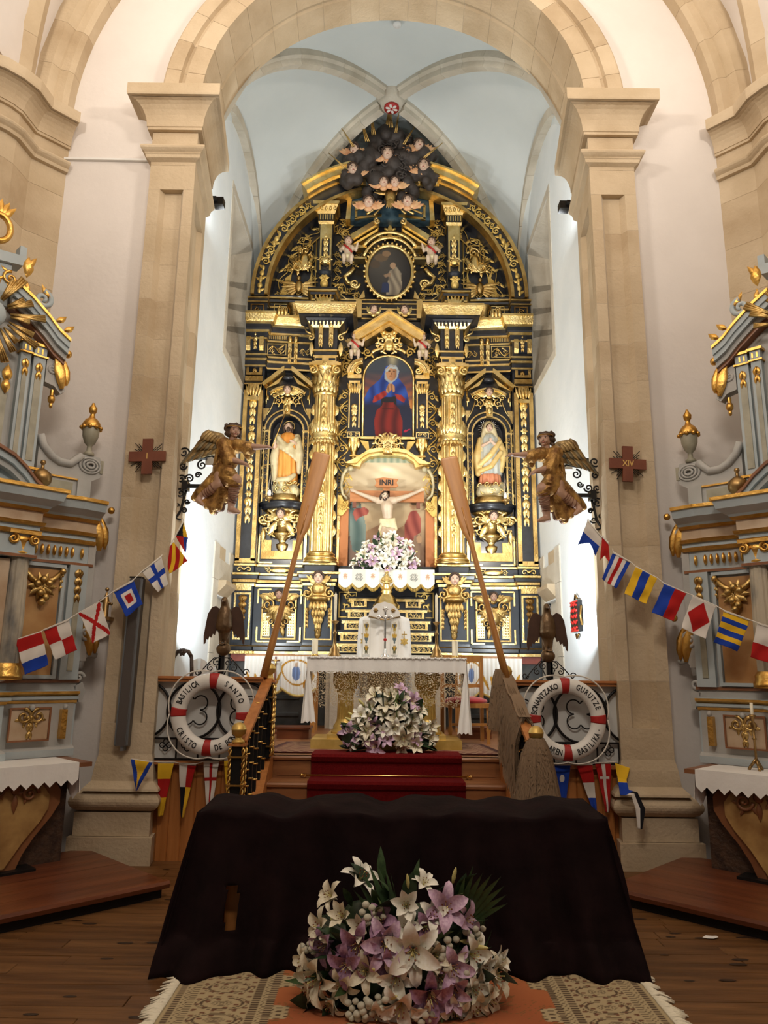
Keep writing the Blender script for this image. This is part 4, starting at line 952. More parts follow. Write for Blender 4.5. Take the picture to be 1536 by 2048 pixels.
layers = [
 (WP((470, 150), (560, 150), (582, 200), (572, 255), (630, 330), (652, 400), (665, 480), (695, 600), (695, 775), (282, 775), (290, 600), (292, 430), (330, 350), (420, 270), (450, 200)), lambda u, v, c: lerp(srgb(34, 40, 66), blue(u, v, c), min(1, max(0, (v-.38)/.12)))),
 (WP((430, 430), (555, 420), (560, 540), (430, 545)), srgb(30, 30, 38)),
 (WP((446, 470), (530, 470), (580, 530), (612, 640), (604, 775), (388, 775), (372, 640), (392, 545), (440, 500)), lambda u, v, c: lerp(srgb(92, 20, 22), srgb(150, 40, 32), .5+.5*math.sin(u*26+math.sin(v*10)))),
 (WP((438, 524), (535, 524), (535, 534), (438, 534)), srgb(70, 14, 18)),
 (WP((358, 472), (372, 420), (460, 368), (482, 402), (440, 440), (372, 476)), fold(srgb(150, 32, 30), srgb(190, 62, 50), 30, 20)),
 (WP((545, 398), (600, 408), (632, 440), (622, 474), (560, 440)), fold(srgb(140, 30, 30), srgb(186, 58, 48), 30, 20)),
 (WP((468, 380), (474, 345), (490, 308), (522, 304), (546, 335), (545, 378), (530, 385), (515, 360), (490, 392)), fold(skin, skd, 90, 30)),
 (WP((455, 265), (462, 180), (500, 138), (555, 146), (580, 195), (562, 262), (510, 310)), srgb(178, 186, 190)),
 (('e', *cp_(514, 214), 46/420, 66/715), lambda u, v, c: lerp(skin, skd, min(1, max(0, (u-.54)*7)))),
 (WP((466, 190), (505, 152), (560, 160), (562, 180), (505, 172), (476, 205)), srgb(196, 206, 208)),
 (('e', *cp_(497, 196), 9/420, 5/715), srgb(70, 44, 32)), (('e', *cp_(534, 198), 9/420, 5/715), srgb(70, 44, 32)),
 (('e', *cp_(508, 240), 12/420, 4/715), srgb(130, 60, 48)), (WP((514, 200), (522, 228), (508, 228)), skd),
 (WP((620, 720), (634, 705), (640, 715), (660, 702), (680, 700), (660, 712), (640, 728), (622, 730)), srgb(200, 30, 70)),
]
PZ0, PZ1, PW = 5.46, 6.90, .42
pc = paint_grid('canvas_painting', 96, 150, lambda u, v: (-PW+2*PW*u, 11.66, PZ0+(PZ1-PZ0)*v), paint(layers, sky_w, .62), mat_='print_canvas', keep=lambda u, v: (PZ0+(PZ1-PZ0)*v < 6.48) or ((u-.5)*2)**2+((PZ0+(PZ1-PZ0)*v-6.48)/.42)**2 < 1)
tag(pc, 'arched painting of a praying woman in blue veil and red dress', 'painting')
q = MB(); P = [(PW+.0, PZ0)]+[(PW*math.cos(PI*i/20), 6.48+.42*math.sin(PI*i/20)) for i in range(21)]+[(-PW, PZ0)]
curl2(q, P, 11.65, .022, .022, 0, 6); q.box(-.46, .46, 11.62, 11.70, PZ0-.04, PZ0); rp(q, 'picture_frame', 'gold')
for s in (-1, 1):
    q = MB(); q.box(s*.455, s*.67, 11.62, 11.72, 5.52, 6.46, 0); q.box(s*.47, s*.49, 11.605, 11.62, 5.6, 6.4, 1); q.box(s*.635, s*.655, 11.605, 11.62, 5.6, 6.4, 1)
    drop(q, s*.562, 6.02, 11.61, .4, .12, 1, 4); rosette(q, s*.562, 5.9, 11.60, .055, 6, 1); rp(q, 'picture_pilaster', BG)
    q = MB(); q.box(s*.45, s*.68, 11.58, 11.72, 6.46, 6.53)
    for k in range(5): leaf(q, s*.562-.06+.03*k, 6.2, 11.61, .2, .05, PI/2+.15*(2-k), .03)
    q.box(s*.47, s*.655, 11.59, 11.72, 6.38, 6.42); rp(q, 'pilaster_capital', 'gold')
    q = MB(); q.box(s*.45, s*.68, 11.60, 11.72, 5.42, 5.54, 0); frame(q, min(s*.46, s*.67), max(s*.46, s*.67), 5.43, 5.53, 11.60, .012, .012, 1); cscroll(q, s*.52, 5.48, 11.595, .06, 0, 1, 1, 2); cscroll(q, s*.61, 5.48, 11.595, .06, PI, -1, 1, 2); rp(q, 'pilaster_plinth', BG)
    q = MB()
    for k in range(4): leaf(q, s*(.48+.05*k), 5.40, 11.62, .14, .05, -PI/2, .04)
    q.lathe([(.03, 5.08), (.05, 5.16), (.04, 5.2), (.07, 5.25), (.09, 5.33), (.11, 5.42)], (s*.56, 11.68, 0), 10, PI, 2*PI); q.ell((s*.56, 11.64, 5.05), .04, 8, 6); rp(q, 'pilaster_corbel', 'gold')
    # volute shoulders
    q = MB(); P = arc(s*.43, 6.53, .26, .26, (0 if s > 0 else 180), 90, 10); Q_ = arc(s*.43, 6.53, .15, .15, 90, (0 if s > 0 else 180), 10); q.prism(P+Q_, 11.50, 11.70)
    P = arc(s*.43, 6.53, .20, .20, (0 if s > 0 else 180), 90, 10); curl2(q, P, 11.495, .02, .02); volute(q, s*.50, 6.60, 11.58, .065, 1.7, PI/2, -s, .022, .012); rp(q, 'volute_shoulder', 'gold')
    # gable slopes
    q = MB(); q.prism([(0, 7.56), (s*.56, 7.17), (s*.56, 7.08), (s*.50, 7.06), (0, 7.40)], 11.36, 11.70, 0); q.prism([(0, 7.585), (s*.60, 7.17), (s*.56, 7.165), (0, 7.55)], 11.32, 11.70, 0); rp(q, 'gable_slope', 'gold')
    q = MB(); q.prism([(0, 7.40), (s*.46, 7.08), (s*.40, 7.05), (0, 7.32)], 11.42, 11.7); rp(q, 'gable_inset', 'gold_dull')
    putto(RT, s*.56, 6.72, 11.48, .50, s); cherub(RT, s*.26, 7.66, 11.55, .085, 'gold', yaw=-s*.4, ang=.9, wl=2.0)
    q = MB()
    for (x, z, a) in ((.36, 6.96, 0), (.66, 6.88, 1), (.70, 6.70, 2)): cscroll(q, s*x, z, 11.66, .16, a*s, s)
    for (x, z) in ((.74, 6.62), (.70, 6.80), (.62, 6.98), (.72, 7.02)): q.tube([(s*x+.045*math.cos(t), 11.69, z+.045*math.sin(t)) for t in [2*PI*i/10 for i in range(10)]], .009, 4, closed=True)
    rp(q, 'scroll_ornament', 'gold_paint')
    # curved bracket beneath picture
    q = MB(); q.prism([(s*.26, 5.10), (s*.46, 5.40), (s*.32, 5.38), (s*.30, 5.22)], 11.64, 11.71); q.prism([(s*.24, 5.09), (s*.62, 5.12), (s*.62, 5.14), (s*.30, 5.15), (s*.26, 5.12)], 11.62, 11.71); curl2(q, [(s*.22, 5.32), (s*.30, 5.22), (s*.42, 5.12), (s*.60, 5.06), (s*.64, 4.90)], 11.64, .014, .012); volute(q, s*.56, 4.98, 11.64, .05, 1.2, 0, s, .012, .009); rp(q, 'curved_bracket', 'gold_paint')
    # crucifix bay: jambs and flanking scrolls
    q = MB(); q.box(s*.76, s*.80, 11.60, 11.72, 3.31, 4.40, 1); q.box(s*.80, s*.82, 11.62, 11.72, 3.31, 4.9, 0); q.box(s*.62, s*.80, 11.64, 11.72, 3.31, 4.36, 3); rp(q, 'bay_jamb', ['black', 'gold', 'gold_dull', 'terracotta'])
    q = MB(); q.prism([(s*.80, 4.45), (s*.80, 4.12), (s*.72, 4.12), (s*.64, 4.22), (s*.62, 4.34), (s*.70, 4.36), (s*.74, 4.45)], 11.58, 11.66); cscroll(q, s*.71, 4.27, 11.575, .14, PI/2, s); rp(q, 'bay_bracket', 'gold_paint')
    q = MB(); curl2(q, [(s*.60, 4.93), (s*.68, 4.88), (s*.73, 4.78), (s*.75, 4.62), (s*.72, 4.48), (s*.64, 4.40)], 11.62, .035, .022); q.ell((s*.60, 11.60, 4.90), .05, 8, 6); rp(q, 'bay_scroll', 'cloud_gilt')
# gable field cartouche, crest under the picture, bay arch moulding
q = MB()
for e in (-1, 1): cscroll(q, e*.12, 7.10, 11.50, .2, PI/2, e, 0, 5); cscroll(q, e*.14, 6.98, 11.52, .16, -PI/2, -e, 0, 4); leaf(q, e*.06, 7.2, 11.5, .16, .1, PI/2-e*.6, .03)
rosette(q, 0, 7.16, 11.48, .12); q.ell((0, 11.5, 7.02), (.09, .05, .11), 10, 8); curl2(q, arc(0, 6.86, .3, .14, 20, 160, 14), 11.56, .03, .03); rp(q, 'gable_cartouche', 'gold')
q = MB()
for e in (-1, 1): cscroll(q, e*.15, 5.38, 11.58, .2, PI/2, e, 0, 5); cscroll(q, e*.16, 5.28, 11.60, .13, -PI/2, -e, 0, 3)
for k in range(7): leaf(q, 0, 5.30, 11.57, .2, .08, PI/2+.3*(k-3), .03)
q.ell((0, 11.58, 5.30), (.07, .05, .08), 8, 6); rp(q, 'shell_crest', 'gold')
def bayarch(o): return [(-.64-o, 4.96+o*.2), (-.50-o, 4.97+o), (-.42, 5.06+o), (-.30, 5.14+o), (-.15, 5.165+o), (0, 5.17+o), (.15, 5.165+o), (.30, 5.14+o), (.42, 5.06+o), (.50+o, 4.97+o), (.64+o, 4.96+o*.2)]
q = MB(); q.prism(bayarch(.06)+bayarch(0)[::-1], 11.48, 11.71, 0); q.prism(bayarch(.0)+bayarch(-.05)[::-1], 11.54, 11.71, 0); rp(q, 'bay_arch', 'gold'); q = MB(); q.box(-.075, .075, 11.45, 11.52, 5.14, 5.27); rosette(q, 0, 5.2, 11.45, .07, 8); rp(q, 'bay_keystone', 'gold')
# crucifixion backdrop
def bd(x, y): return ((x-75)/(895-75), 1-(y-970)/980)
BP = lambda *p: [bd(x, y) for x, y in p]
def sky_c(u, v):
    d = math.hypot((u-.5)*1.0, (v-.93)*1.2); c = lerp(srgb(250, 238, 205), srgb(205, 180, 140), min(1, d*1.9)); c = lerp(c, srgb(122, 84, 62), min(1, max(0, (.42-v)/.28)))
    c = lerp(c, srgb(176, 146, 108), .3*(.5+.5*math.sin(u*23+9*math.sin(v*7))))
    ray_ = .5+.5*math.sin(math.atan2(v-.93, u-.5)*22); c = lerp(c, srgb(236, 214, 168), .25*ray_*max(0, v-.3))
    if u < .045 or u > .955: c = lerp(srgb(110, 120, 100), srgb(150, 140, 110), .5+.5*math.sin(v*150))
    if v > .95: c = lerp(srgb(150, 170, 150), srgb(200, 205, 180), .5+.5*math.sin(u*90))
    return c
teal = fold(srgb(84, 110, 106), srgb(140, 158, 148), 40, 14); rose = fold(srgb(140, 58, 50), srgb(188, 98, 82), 50, 16)
layers = [
 (BP((140, 1660), (300, 1680), (260, 1900), (120, 1900)), fold(srgb(120, 96, 84), srgb(150, 122, 104), 30, 8)),
 (BP((150, 1400), (190, 1340), (240, 1330), (300, 1560), (310, 1700), (290, 1800), (190, 1790), (160, 1640), (135, 1520)), teal),
 (BP((185, 1470), (200, 1425), (290, 1410), (330, 1440), (310, 1475), (240, 1500), (215, 1535)), rose), (('e', *bd(215, 1365), 32/820, 44/980), srgb(190, 170, 140)),
 (BP((690, 1440), (740, 1430), (780, 1500), (780, 1620), (720, 1660), (700, 1790), (640, 1740), (636, 1560)), rose), (BP((720, 1650), (780, 1640), (770, 1900), (700, 1900)), fold(srgb(140, 108, 88), srgb(170, 140, 112), 40, 6)),
 (('e', *bd(715, 1380), 34/820, 46/980), srgb(196, 152, 112)), (('e', *bd(722, 1360), 36/820, 32/980), srgb(118, 96, 72)), (('e', *bd(765, 1680), 24/820, 34/980), srgb(196, 156, 116)),
 (BP((300, 1620), (420, 1560), (560, 1600), (640, 1560), (640, 1700), (300, 1720)), fold(srgb(150, 112, 82), srgb(176, 138, 100), 20, 30)),
]
paint_grid('crucifixion_backdrop', 110, 130, lambda u, v: (-.76+1.52*u, 11.70, 3.25+1.88*v), paint(layers, sky_c, .75), RT, 'print_canvas', keep=lambda u, v: v < .9 or abs(u-.5) < .33+.9*(1-v))
# ---------------- shelf under the crucifix with lace cloth
rp(MB().box(-.72, .72, 11.22, 11.7, 3.12, 3.20).box(-.68, .68, 11.26, 11.7, 3.02, 3.12), 'altar_shelf', BG[2])
def lace_edge(w, n, y0, z0, z1, zz, amp=.02):
    mb = MB(); N_ = n*6
    for i in range(N_):
        def P(i):
            x = -w+2*w*i/N_; t = (i/6) % 1; b = z1-zz*(1-abs(2*t-1)); return x, y0+amp*math.sin(i*.9), b
        a, b = P(i), P(i+1); mb.add([(a[0], y0, z0), (b[0], y0, z0), (b[0], b[1], b[2]), (a[0], a[1], a[2])], [(0, 1, 2, 3)], 0, True)
    return mb
sc = thing('shelf_cloth', 'white embroidered altar cloth with pointed gold fringe on the shelf below the crucifix', 'altar cloth')
def shc(u, v):
    k = (u*7) % 1; c = srgb(236, 230, 216)
    if (int(u*7) % 2 == 0) and .1 < v < .85: c = lerp(srgb(226, 220, 206), srgb(176, 120, 74) if math.hypot(k-.5, v-.5) < .17+.05*math.sin(9*math.atan2(v-.5, k-.5)) else c, .75)
    if int(u*7) % 2 == 1: c = lerp(c, srgb(92, 96, 92), .8 if (math.hypot(k-.5, v-.45) < .3 and math.sin(k*40)*math.sin(v*30) > -.2) else .25)
    return c
paint_grid('embroidered_front', 112, 16, lambda u, v: (-.73+1.46*u, 11.20-.012*abs(math.sin(u*22)), 2.99+.215*v+(-.07*abs(math.sin(u*7*PI/1)) if v == 0 else 0)), shc, sc, 'print_cloth')
MB().box(-.73, .73, 11.205, 11.66, 3.203, 3.21).build('cloth_top', 'white_cloth', sc)
fr = MB()
for i in range(84):
    u = i/84; x = -.73+1.46*u; b = 2.985-.07*abs(math.sin(u*7*PI)); fr.tube([(x, 11.195, b+.01), (x+.004, 11.19, b-.05)], .007, 4)
stuff(fr.build('gold_fringe', 'gold_paint', sc))
# ---------------- attic: great arch band
R0, R1, RC = 2.06, 2.33, 7.88
def arcband(r0, r1, a0, a1, n, y0, y1, mb, mi=0):
    for i in range(n):
        A, B_ = math.radians(a0+(a1-a0)*i/n), math.radians(a0+(a1-a0)*(i+1)/n)
        mb.prism([(r0*math.cos(A), RC+r0*math.sin(A)), (r1*math.cos(A), RC+r1*math.sin(A)), (r1*math.cos(B_), RC+r1*math.sin(B_)), (r0*math.cos(B_), RC+r0*math.sin(B_))], y0, y1, mi)
for s in (-1, 1):
    A0, A1 = (0, 76) if s > 0 else (180, 104)
    q = MB(); arcband(R0, R1, A0, A1, 18, 11.42, 11.86, q, 0); rp(q, 'arch_band', 'black')
    q = MB(); arcband(R1-.05, R1+.01, A0, A1, 18, 11.38, 11.6, q); arcband(R0-.01, R0+.045, A0, A1, 18, 11.39, 11.6, q); rp(q, 'arch_fillet', 'gold_dull')
    q = MB(); rm = (R0+R1)/2
    for k, dd in enumerate((4, 10, 16, 22, 28, 34, 40, 46)):
        a = math.radians(dd if s > 0 else 180-dd); x, z = rm*math.cos(a), RC+rm*math.sin(a)
        if k in (0, 1, 4): 
            for t in (-1, 0, 1): b = a+t*.045*s; q.ell((rm*math.cos(b), 11.40, RC+rm*math.sin(b)), (.03+.015*(t == 0), .03, .05), 7, 6); leaf(q, rm*math.cos(b), RC+rm*math.sin(b), 11.41, .1, .05, a+PI/2*s+t, .02)
        else: cscroll(q, x, z, 11.41, .15, a, s, 0, 3); cscroll(q, rm*math.cos(a+.06*s), RC+rm*math.sin(a+.06*s), 11.41, .11, a+PI, -s, 0, 3)
    rp(q, 'arch_carving', 'gold_paint')
    q = MB()     # raised gilt cornice on the crown of the arch
    b0, b1 = (52, 74) if s > 0 else (128, 106)
    arcband(R1+.0, R1+.12, b0, b1, 7, 11.2, 11.6, q); arcband(R1+.12, R1+.155, b0, b1, 7, 11.16, 11.6, q); arcband(R1-.03, R1, b0, b1, 7, 11.26, 11.6, q); rp(q, 'crown_cornice', 'gold')
    # inner lunette border
    q = MB(); A0, A1 = (3, 60) if s > 0 else (177, 120); P = [(1.96*math.cos(math.radians(A0+(A1-A0)*i/16)), RC+1.96*math.sin(math.radians(A0+(A1-A0)*i/16))) for i in range(17)]
    for i in range(0, 16, 2): rinceau(q, P[i][0], P[i][1], P[min(16, i+2)][0], P[min(16, i+2)][1], 11.84, 1, .14, 0, (1 if i % 4 else -1))
    P = [(1.84*math.cos(math.radians(A0+(A1-A0)*i/16)), RC+1.84*math.sin(math.radians(A0+(A1-A0)*i/16))) for i in range(17)]; curl2(q, P, 11.84, .014, .014); q.box(s*1.3, s*1.92, 11.82, 11.86, 8.02, 8.05); q.tube([(s*1.30, 11.84, 8.05), (s*1.30, 11.84, 9.2)], .012, 5)
    rp(q, 'lunette_border', 'gold_paint')
    q = MB()
    for (x0, z0, x1, z1, n_, w_) in ((1.36, 8.12, 1.90, 8.14, 4, .16), (1.36, 8.95, 1.62, 9.22, 2, .2), (1.78, 8.55, 1.62, 9.05, 3, .18), (1.35, 8.3, 1.36, 8.9, 3, .12)): rinceau(q, s*x0, z0, s*x1, z1, 11.83, n_, w_, 0, s)
    rp(q, 'lunette_foliage', 'gold_paint')
    q = MB()
    for (x0, z0, x1, z1, n_, w_) in ((.50, 8.06, .90, 8.3, 3, .18), (.52, 8.72, .95, 8.72, 3, .14), (.92, 8.35, .93, 8.95, 4, .13), (.30, 9.02, .62, 8.84, 2, .16), (.66, 9.12, .94, 9.42, 2, .18), (.90, 9.5, .60, 9.62, 2, .16), (.05, 7.98, .5, 7.97, 4, .07)): rinceau(q, s*x0, z0, s*x1, z1, 11.84, n_, w_, 0, s)
    rp(q, 'attic_foliage', 'gold_paint')
    q = MB()     # lunette relief: shell figure above a spread bird
    for k in range(6): leaf(q, s*1.52, 8.55, 11.8, .34, .13, PI/2+s*(-.8+.28*k), .05)
    cscroll(q, s*1.62, 8.62, 11.78, .24, PI/2, s, 0, 5); cscroll(q, s*1.42, 8.66, 11.78, .2, PI/2, -s, 0, 4); cscroll(q, s*1.48, 8.92, 11.80, .2, 0, s, 0, 4); q.ell((s*1.5, 11.80, 8.72), (.1, .06, .18), 10, 8)
    rp(q, 'lunette_relief', 'gold')
    q = MB(); q.ell((s*1.58, 11.80, 8.24), (.07, .06, .12), 10, 8)
    for e in (-1, 1):
        for k in range(5): leaf(q, s*1.58+e*.04, 8.28-.03*k, 11.8, .3-.03*k, .07, (PI/2-e*(1.1+.22*k)), .03, e*-.5)
    q.ell((s*1.58, 11.76, 8.38), .04, 8, 6); rp(q, 'lunette_bird', 'gold_dull')
    q = MB(); q.prism([(s*1.34, 8.1), (s*1.44, 8.1), (s*1.36, 8.6)], 11.80, 11.86); q.prism([(s*1.76, 8.1), (s*1.9, 8.1), (s*1.82, 8.42), (s*1.72, 8.5)], 11.82, 11.86); rp(q, 'lunette_plate', 'gold_paint')
    # attic entablature
    q = MB(); path = side_path(s, [(.92, 11.72), (.96, 11.45), (1.28, 11.45), (1.31, 11.76), (2.06, 11.72)])
    rp(q.sweep(path, [(-.2, 7.56), (0, 7.56), (0, 7.66), (.02, 7.66), (.02, 7.69), (0, 7.7), (0, 7.78), (.03, 7.78), (.03, 7.81), (.01, 7.82), (.01, 7.87), (.05, 7.88), (.06, 7.92), (.09, 7.93), (.09, 7.96), (.10, 7.97), (.10, 7.99), (-.2, 8.0)], [0, 0, 1, 1, 0, 0, 1, 1, 0, 0, 1, 0, 1, 1, 0, 0, 0]), 'attic_entablature', BG)
    q = MB(); q.lathe([(.04, 0), (.06, .03), (.05, .08), (.09, .1), (.10, .2), (.14, .24), (.14, .28)], (s*1.62, 11.70, 7.54), 10, PI, 2*PI); rp(q, 'attic_capital', 'gold_dull')
    q = MB()
    for k in range(3): leaf(q, s*(1.78+.06*k), 7.78, 11.68, .18, .07, -PI/2, .04)
    frame(q, min(s*1.74, s*1.98), max(s*1.74, s*1.98), 7.58, 7.85, 11.70, .014, .014); cscroll(q, s*1.86, 7.78, 11.69, .1, 0, s); rp(q, 'attic_tassels', 'gold')
    # attic pilaster: pedestal, shaft, drop, capital
    px = 1.11; q = MB(); q.box(s*.97, s*1.26, 11.44, 11.8, 7.56, 8.02, 0); frame(q, min(s*.98, s*1.25), max(s*.98, s*1.25), 7.6, 7.96, 11.44, .02, .02, 1)
    for k in range(5): leaf(q, s*px, 7.66, 11.42, .24, .09, PI/2+.3*(k-2), .04, 0, 1)
    rp(q, 'attic_pedestal', BG)
    q = MB(); q.box(s*1.0, s*1.22, 11.55, 11.86, 8.02, 9.4); rp(q, 'pilaster_shaft', 'black')
    q = MB(); q.box(s*1.01, s*1.04, 11.53, 11.56, 8.4, 9.36); q.box(s*1.18, s*1.21, 11.53, 11.56, 8.4, 9.36); drop(q, s*px, 9.1, 11.54, .55, .13, 0, 5); q.ell((s*px, 11.50, 8.55), (.09, .08, .07), 10, 6); cscroll(q, s*px-.05, 8.56, 11.46, .12, 0, 1); cscroll(q, s*px+.05, 8.56, 11.46, .12, PI, -1); q.box(s*1.03, s*1.19, 11.52, 11.56, 9.0, 9.34); rp(q, 'pilaster_drop', 'gold')
    q = MB(); q.ell((s*px, 11.46, 8.12), (.07, .06, .10), 10, 8); rosette(q, s*px, 8.2, 11.42, .09); rp(q, 'vase', 'gold_paint'); rp(MB().ell((s*px, 11.46, 8.30), (.12, .10, .07), 12, 8), 'vase_flowers', 'black_blue')
    q = MB()
    def rc(o, yf): return [(s*px-o, 11.8), (s*px-o, yf), (s*px+o, yf), (s*px+o, 11.8)]
    for (o0, y0, z0, o1, y1, z1, mi) in ((.13, 11.52, 9.28, .14, 11.50, 9.33, 1), (.12, 11.52, 9.33, .13, 11.5, 9.46, 0), (.15, 11.48, 9.46, .20, 11.42, 9.60, 1), (.22, 11.40, 9.60, .23, 11.39, 9.65, 1)): q.loft([[(a, b, z0) for a, b in rc(o0, y0)], [(a, b, z1) for a, b in rc(o1, y1)]], mi, sm=False)
    for k in range(6): q.box(s*px-.11+.042*k, s*px-.09+.042*k, 11.49, 11.52, 9.35, 9.45, 1)
    for k in range(5): q.ell((s*px-.15+.075*k, 11.42, 9.53), (.025, .03, .04), 6, 5, 1)
    rp(q, 'attic_capital_block', BG)
    # foliage sprays and scroll brackets beside the oval
    q = MB(); rinceau(q, s*.86, 9.0, s*.72, 9.55, 11.82, 3, .22, 0, s); cscroll(q, s*.62, 9.05, 11.82, .16, 0, s); cscroll(q, s*.88, 8.2, 11.82, .2, PI/2, -s); rp(q, 'foliage_spray', 'gold_paint')
    q = MB(); curl2(q, [(s*.62, 8.52), (s*.70, 8.42), (s*.78, 8.36), (s*.72, 8.25), (s*.60, 8.20), (s*.56, 8.12)], 11.66, .05, .03); volute(q, s*.60, 8.22, 11.64, .09, 1.6, 0, s, .028, .014); curl2(q, [(s*.50, 7.98), (s*.60, 7.96), (s*.74, 7.97), (s*.86, 8.06), (s*.84, 8.16)], 11.72, .018, .014); q.prism([(s*.42, 8.02), (s*.54, 7.98), (s*.44, 8.16)], 11.74, 11.84); frame(q, min(s*.60, s*.84), max(s*.60, s*.84), 7.96, 8.1, 11.76, .014, .02); rp(q, 'scroll_bracket', 'gold')
    putto(RT, s*.72, 8.48, 11.56, .56, s)
    q = MB(); q.prism([(s*.66, 8.98), (s*.20, 9.30), (s*.24, 9.38), (s*.68, 9.08)], 11.50, 11.8); q.prism([(s*.58, 8.96), (s*.22, 9.2), (s*.20, 9.27), (s*.66, 8.95)], 11.6, 11.8); volute(q, s*.22, 9.33, 11.49, .06, 1.3, PI/2, -s, .025, .015); rp(q, 'broken_pediment', 'gold')
# oval picture
OZ = 8.45
fri = [(('e', .62, .45, .16, .12), srgb(124, 112, 96)), ([(.50, .50), (.66, .62), (.76, .50), (.80, .2), (.70, .05), (.42, .05), (.46, .3)], fold(srgb(96, 86, 74), srgb(140, 128, 108), 30, 8)),
       (('e', .58, .64, .07, .065), srgb(150, 122, 96)), ([(.36, .45), (.52, .50), (.52, .42), (.40, .40)], srgb(128, 104, 82)), (('e', .30, .80, .16, .08), srgb(92, 76, 58)), (('e', .42, .88, .10, .06), srgb(120, 96, 72)), (('e', .16, .66, .12, .08), srgb(74, 62, 50)), ([(.30, .10), (.50, .10), (.48, .3), (.34, .3)], srgb(36, 44, 70))]
op = paint_grid('oval_painting', 60, 76, lambda u, v: (-.37+.74*u, 11.66, OZ-.47+.94*v), paint(fri, lambda u, v: lerp(srgb(34, 32, 32), srgb(72, 68, 62), max(0, 1-math.hypot(u-.3, v-.7)*1.5))), None, 'print_canvas', keep=lambda u, v: ((u-.5)*2)**2+((v-.5)*2)**2 < 1.02)
tag(op, 'dark oval painting of a kneeling friar high in the altarpiece', 'painting')
q = MB().tube([(.40*math.cos(a), 11.64, OZ+.50*math.sin(a)) for a in [2*PI*i/40 for i in range(40)]], .034, 8, closed=True)
for i in range(34): a = 2*PI*i/34; q.ell((.44*math.cos(a), 11.63, OZ+.54*math.sin(a)), (.026, .03, .026), 6, 5)
rp(q, 'oval_frame', 'gold')
q = MB(); P = arc(0, OZ, .50, .63, 25, 155, 20); curl2(q, P, 11.6, .03, .03); P = arc(0, OZ, .58, .72, 40, 140, 18); curl2(q, P, 11.58, .035, .035)
for s in (-1, 1): q.box(s*.40, s*.62, 11.58, 11.76, 8.66, 8.70); q.box(s*.40, s*.60, 11.6, 11.76, 8.88, 8.93)
rp(q, 'oval_pediment', 'gold')
q = MB(); cscroll(q, -.1, 9.28, 11.8, .2, PI/2, -1); cscroll(q, .1, 9.28, 11.8, .2, PI/2, 1); leaf(q, 0, 9.2, 11.8, .3, .1, PI/2, .02); rp(q, 'foliage_spray', 'gold_paint')
q = MB().box(-.96, .96, 11.70, 11.86, 7.56, 7.96, 0)
for z in (7.58, 7.66, 7.76, 7.86, 7.93): q.box(-.95, .95, 11.68, 11.86, z, z+.022, 1)
for e in (-1, 1): q.box(e*.52-.05, e*.52+.05, 11.62, 11.7, 7.58, 7.9, 1)
rp(q, 'attic_base_board', BG)
# top: blue cloud panel with rays, gilded pelican, clouds with cherub heads
q = MB(); q.prism([(-.78, 9.45), (.78, 9.45), (.72, 9.95), (-.72, 9.95)], 11.62, 11.84); rp(q, 'blue_panel', 'blue_panel')
q = MB()
for e in (-1, 1):
    q.prism([(e*.70, 9.42), (e*.78, 9.42), (e*.74, 9.98), (e*.67, 9.98)], 11.58, 11.84); q.prism([(e*.42, 9.96), (e*.84, 9.96), (e*.86, 10.10), (e*.44, 10.12)], 11.40, 11.8)
    for k in range(4): q.ell((e*(.5+.1*k), 11.38, 10.04), (.04, .03, .05), 6, 5)
    q.prism([(e*.15, 9.50), (e*.62, 9.44), (e*.62, 9.48), (e*.15, 9.55)], 11.60, 11.65); q.prism([(e*.58, 9.46), (e*.62, 9.46), (e*.62, 9.72), (e*.58, 9.72)], 11.6, 11.65)
rp(q, 'panel_moulding', 'gold')
for k in range(16):
    a = math.radians(198+k*9.6 if k < 8 else 266+(k-8)*9.6); L = random.uniform(.45, .65); x0, z0 = .18*math.cos(a), 9.78+.1*math.sin(a)
    if 250 < math.degrees(a) % 360 < 290: continue
    q = MB(); q.tube([(x0, 11.5, z0), (x0+L*math.cos(a), 11.46, z0+L*.55*math.sin(a))], [.010, .026], 4); rp(q, 'ray', 'gold_dull' if k % 2 else 'gold')
q = MB()
for e in (-1, 1):
    for k in range(6): leaf(q, e*.05, 9.86-.02*k, 11.36, .34-.02*k, .08, PI/2-e*(.35+.16*k), .03, -e*.4)
q.ell((0, 11.34, 9.72), (.10, .08, .19), 10, 8); q.ell((0, 11.30, 9.93), (.055, .06, .07), 8, 6)
for k in range(5): leaf(q, 0, 9.68, 11.30, .24, .06, -PI/2+.16*(k-2), .03)
rp(q, 'gilded_bird', 'gold_dull')
cl = MB(); rc_ = random.Random(11)
for (x0, x1, z0, z1, Y, n_, r0, r1) in ((-.34, .34, 9.95, 10.85, 11.34, 46, .10, .16), (-.18, .18, 10.72, 10.88, 11.2, 12, .09, .12), (-.75, -.32, 10.05, 10.5, 11.3, 18, .09, .13), (.32, .75, 10.05, 10.5, 11.3, 18, .09, .13), (-.85, -.55, 9.92, 10.15, 11.3, 9, .08, .12), (.55, .85, 9.92, 10.15, 11.3, 9, .08, .12), (-.42, .42, 9.62, 10.0, 11.46, 18, .08, .12)):
    for k in range(n_): cl.ell((rc_.uniform(x0, x1), Y+rc_.uniform(-.08, .1), rc_.uniform(z0, z1)), rc_.uniform(r0, r1), 10, 7)
remesh(cl, 'cloud_bank', 'cloud_dark', .024, 2, RT)
q = MB()
for k in range(26):
    x, z = rc_.uniform(-.32, .32), rc_.uniform(10.0, 10.9); volute(q, x, z, 11.2, rc_.uniform(.05, .085), 1.2, rc_.uniform(0, 6), rc_.choice((-1, 1)), .022, .012)
rp(q, 'cloud_curls', 'cloud_dark')
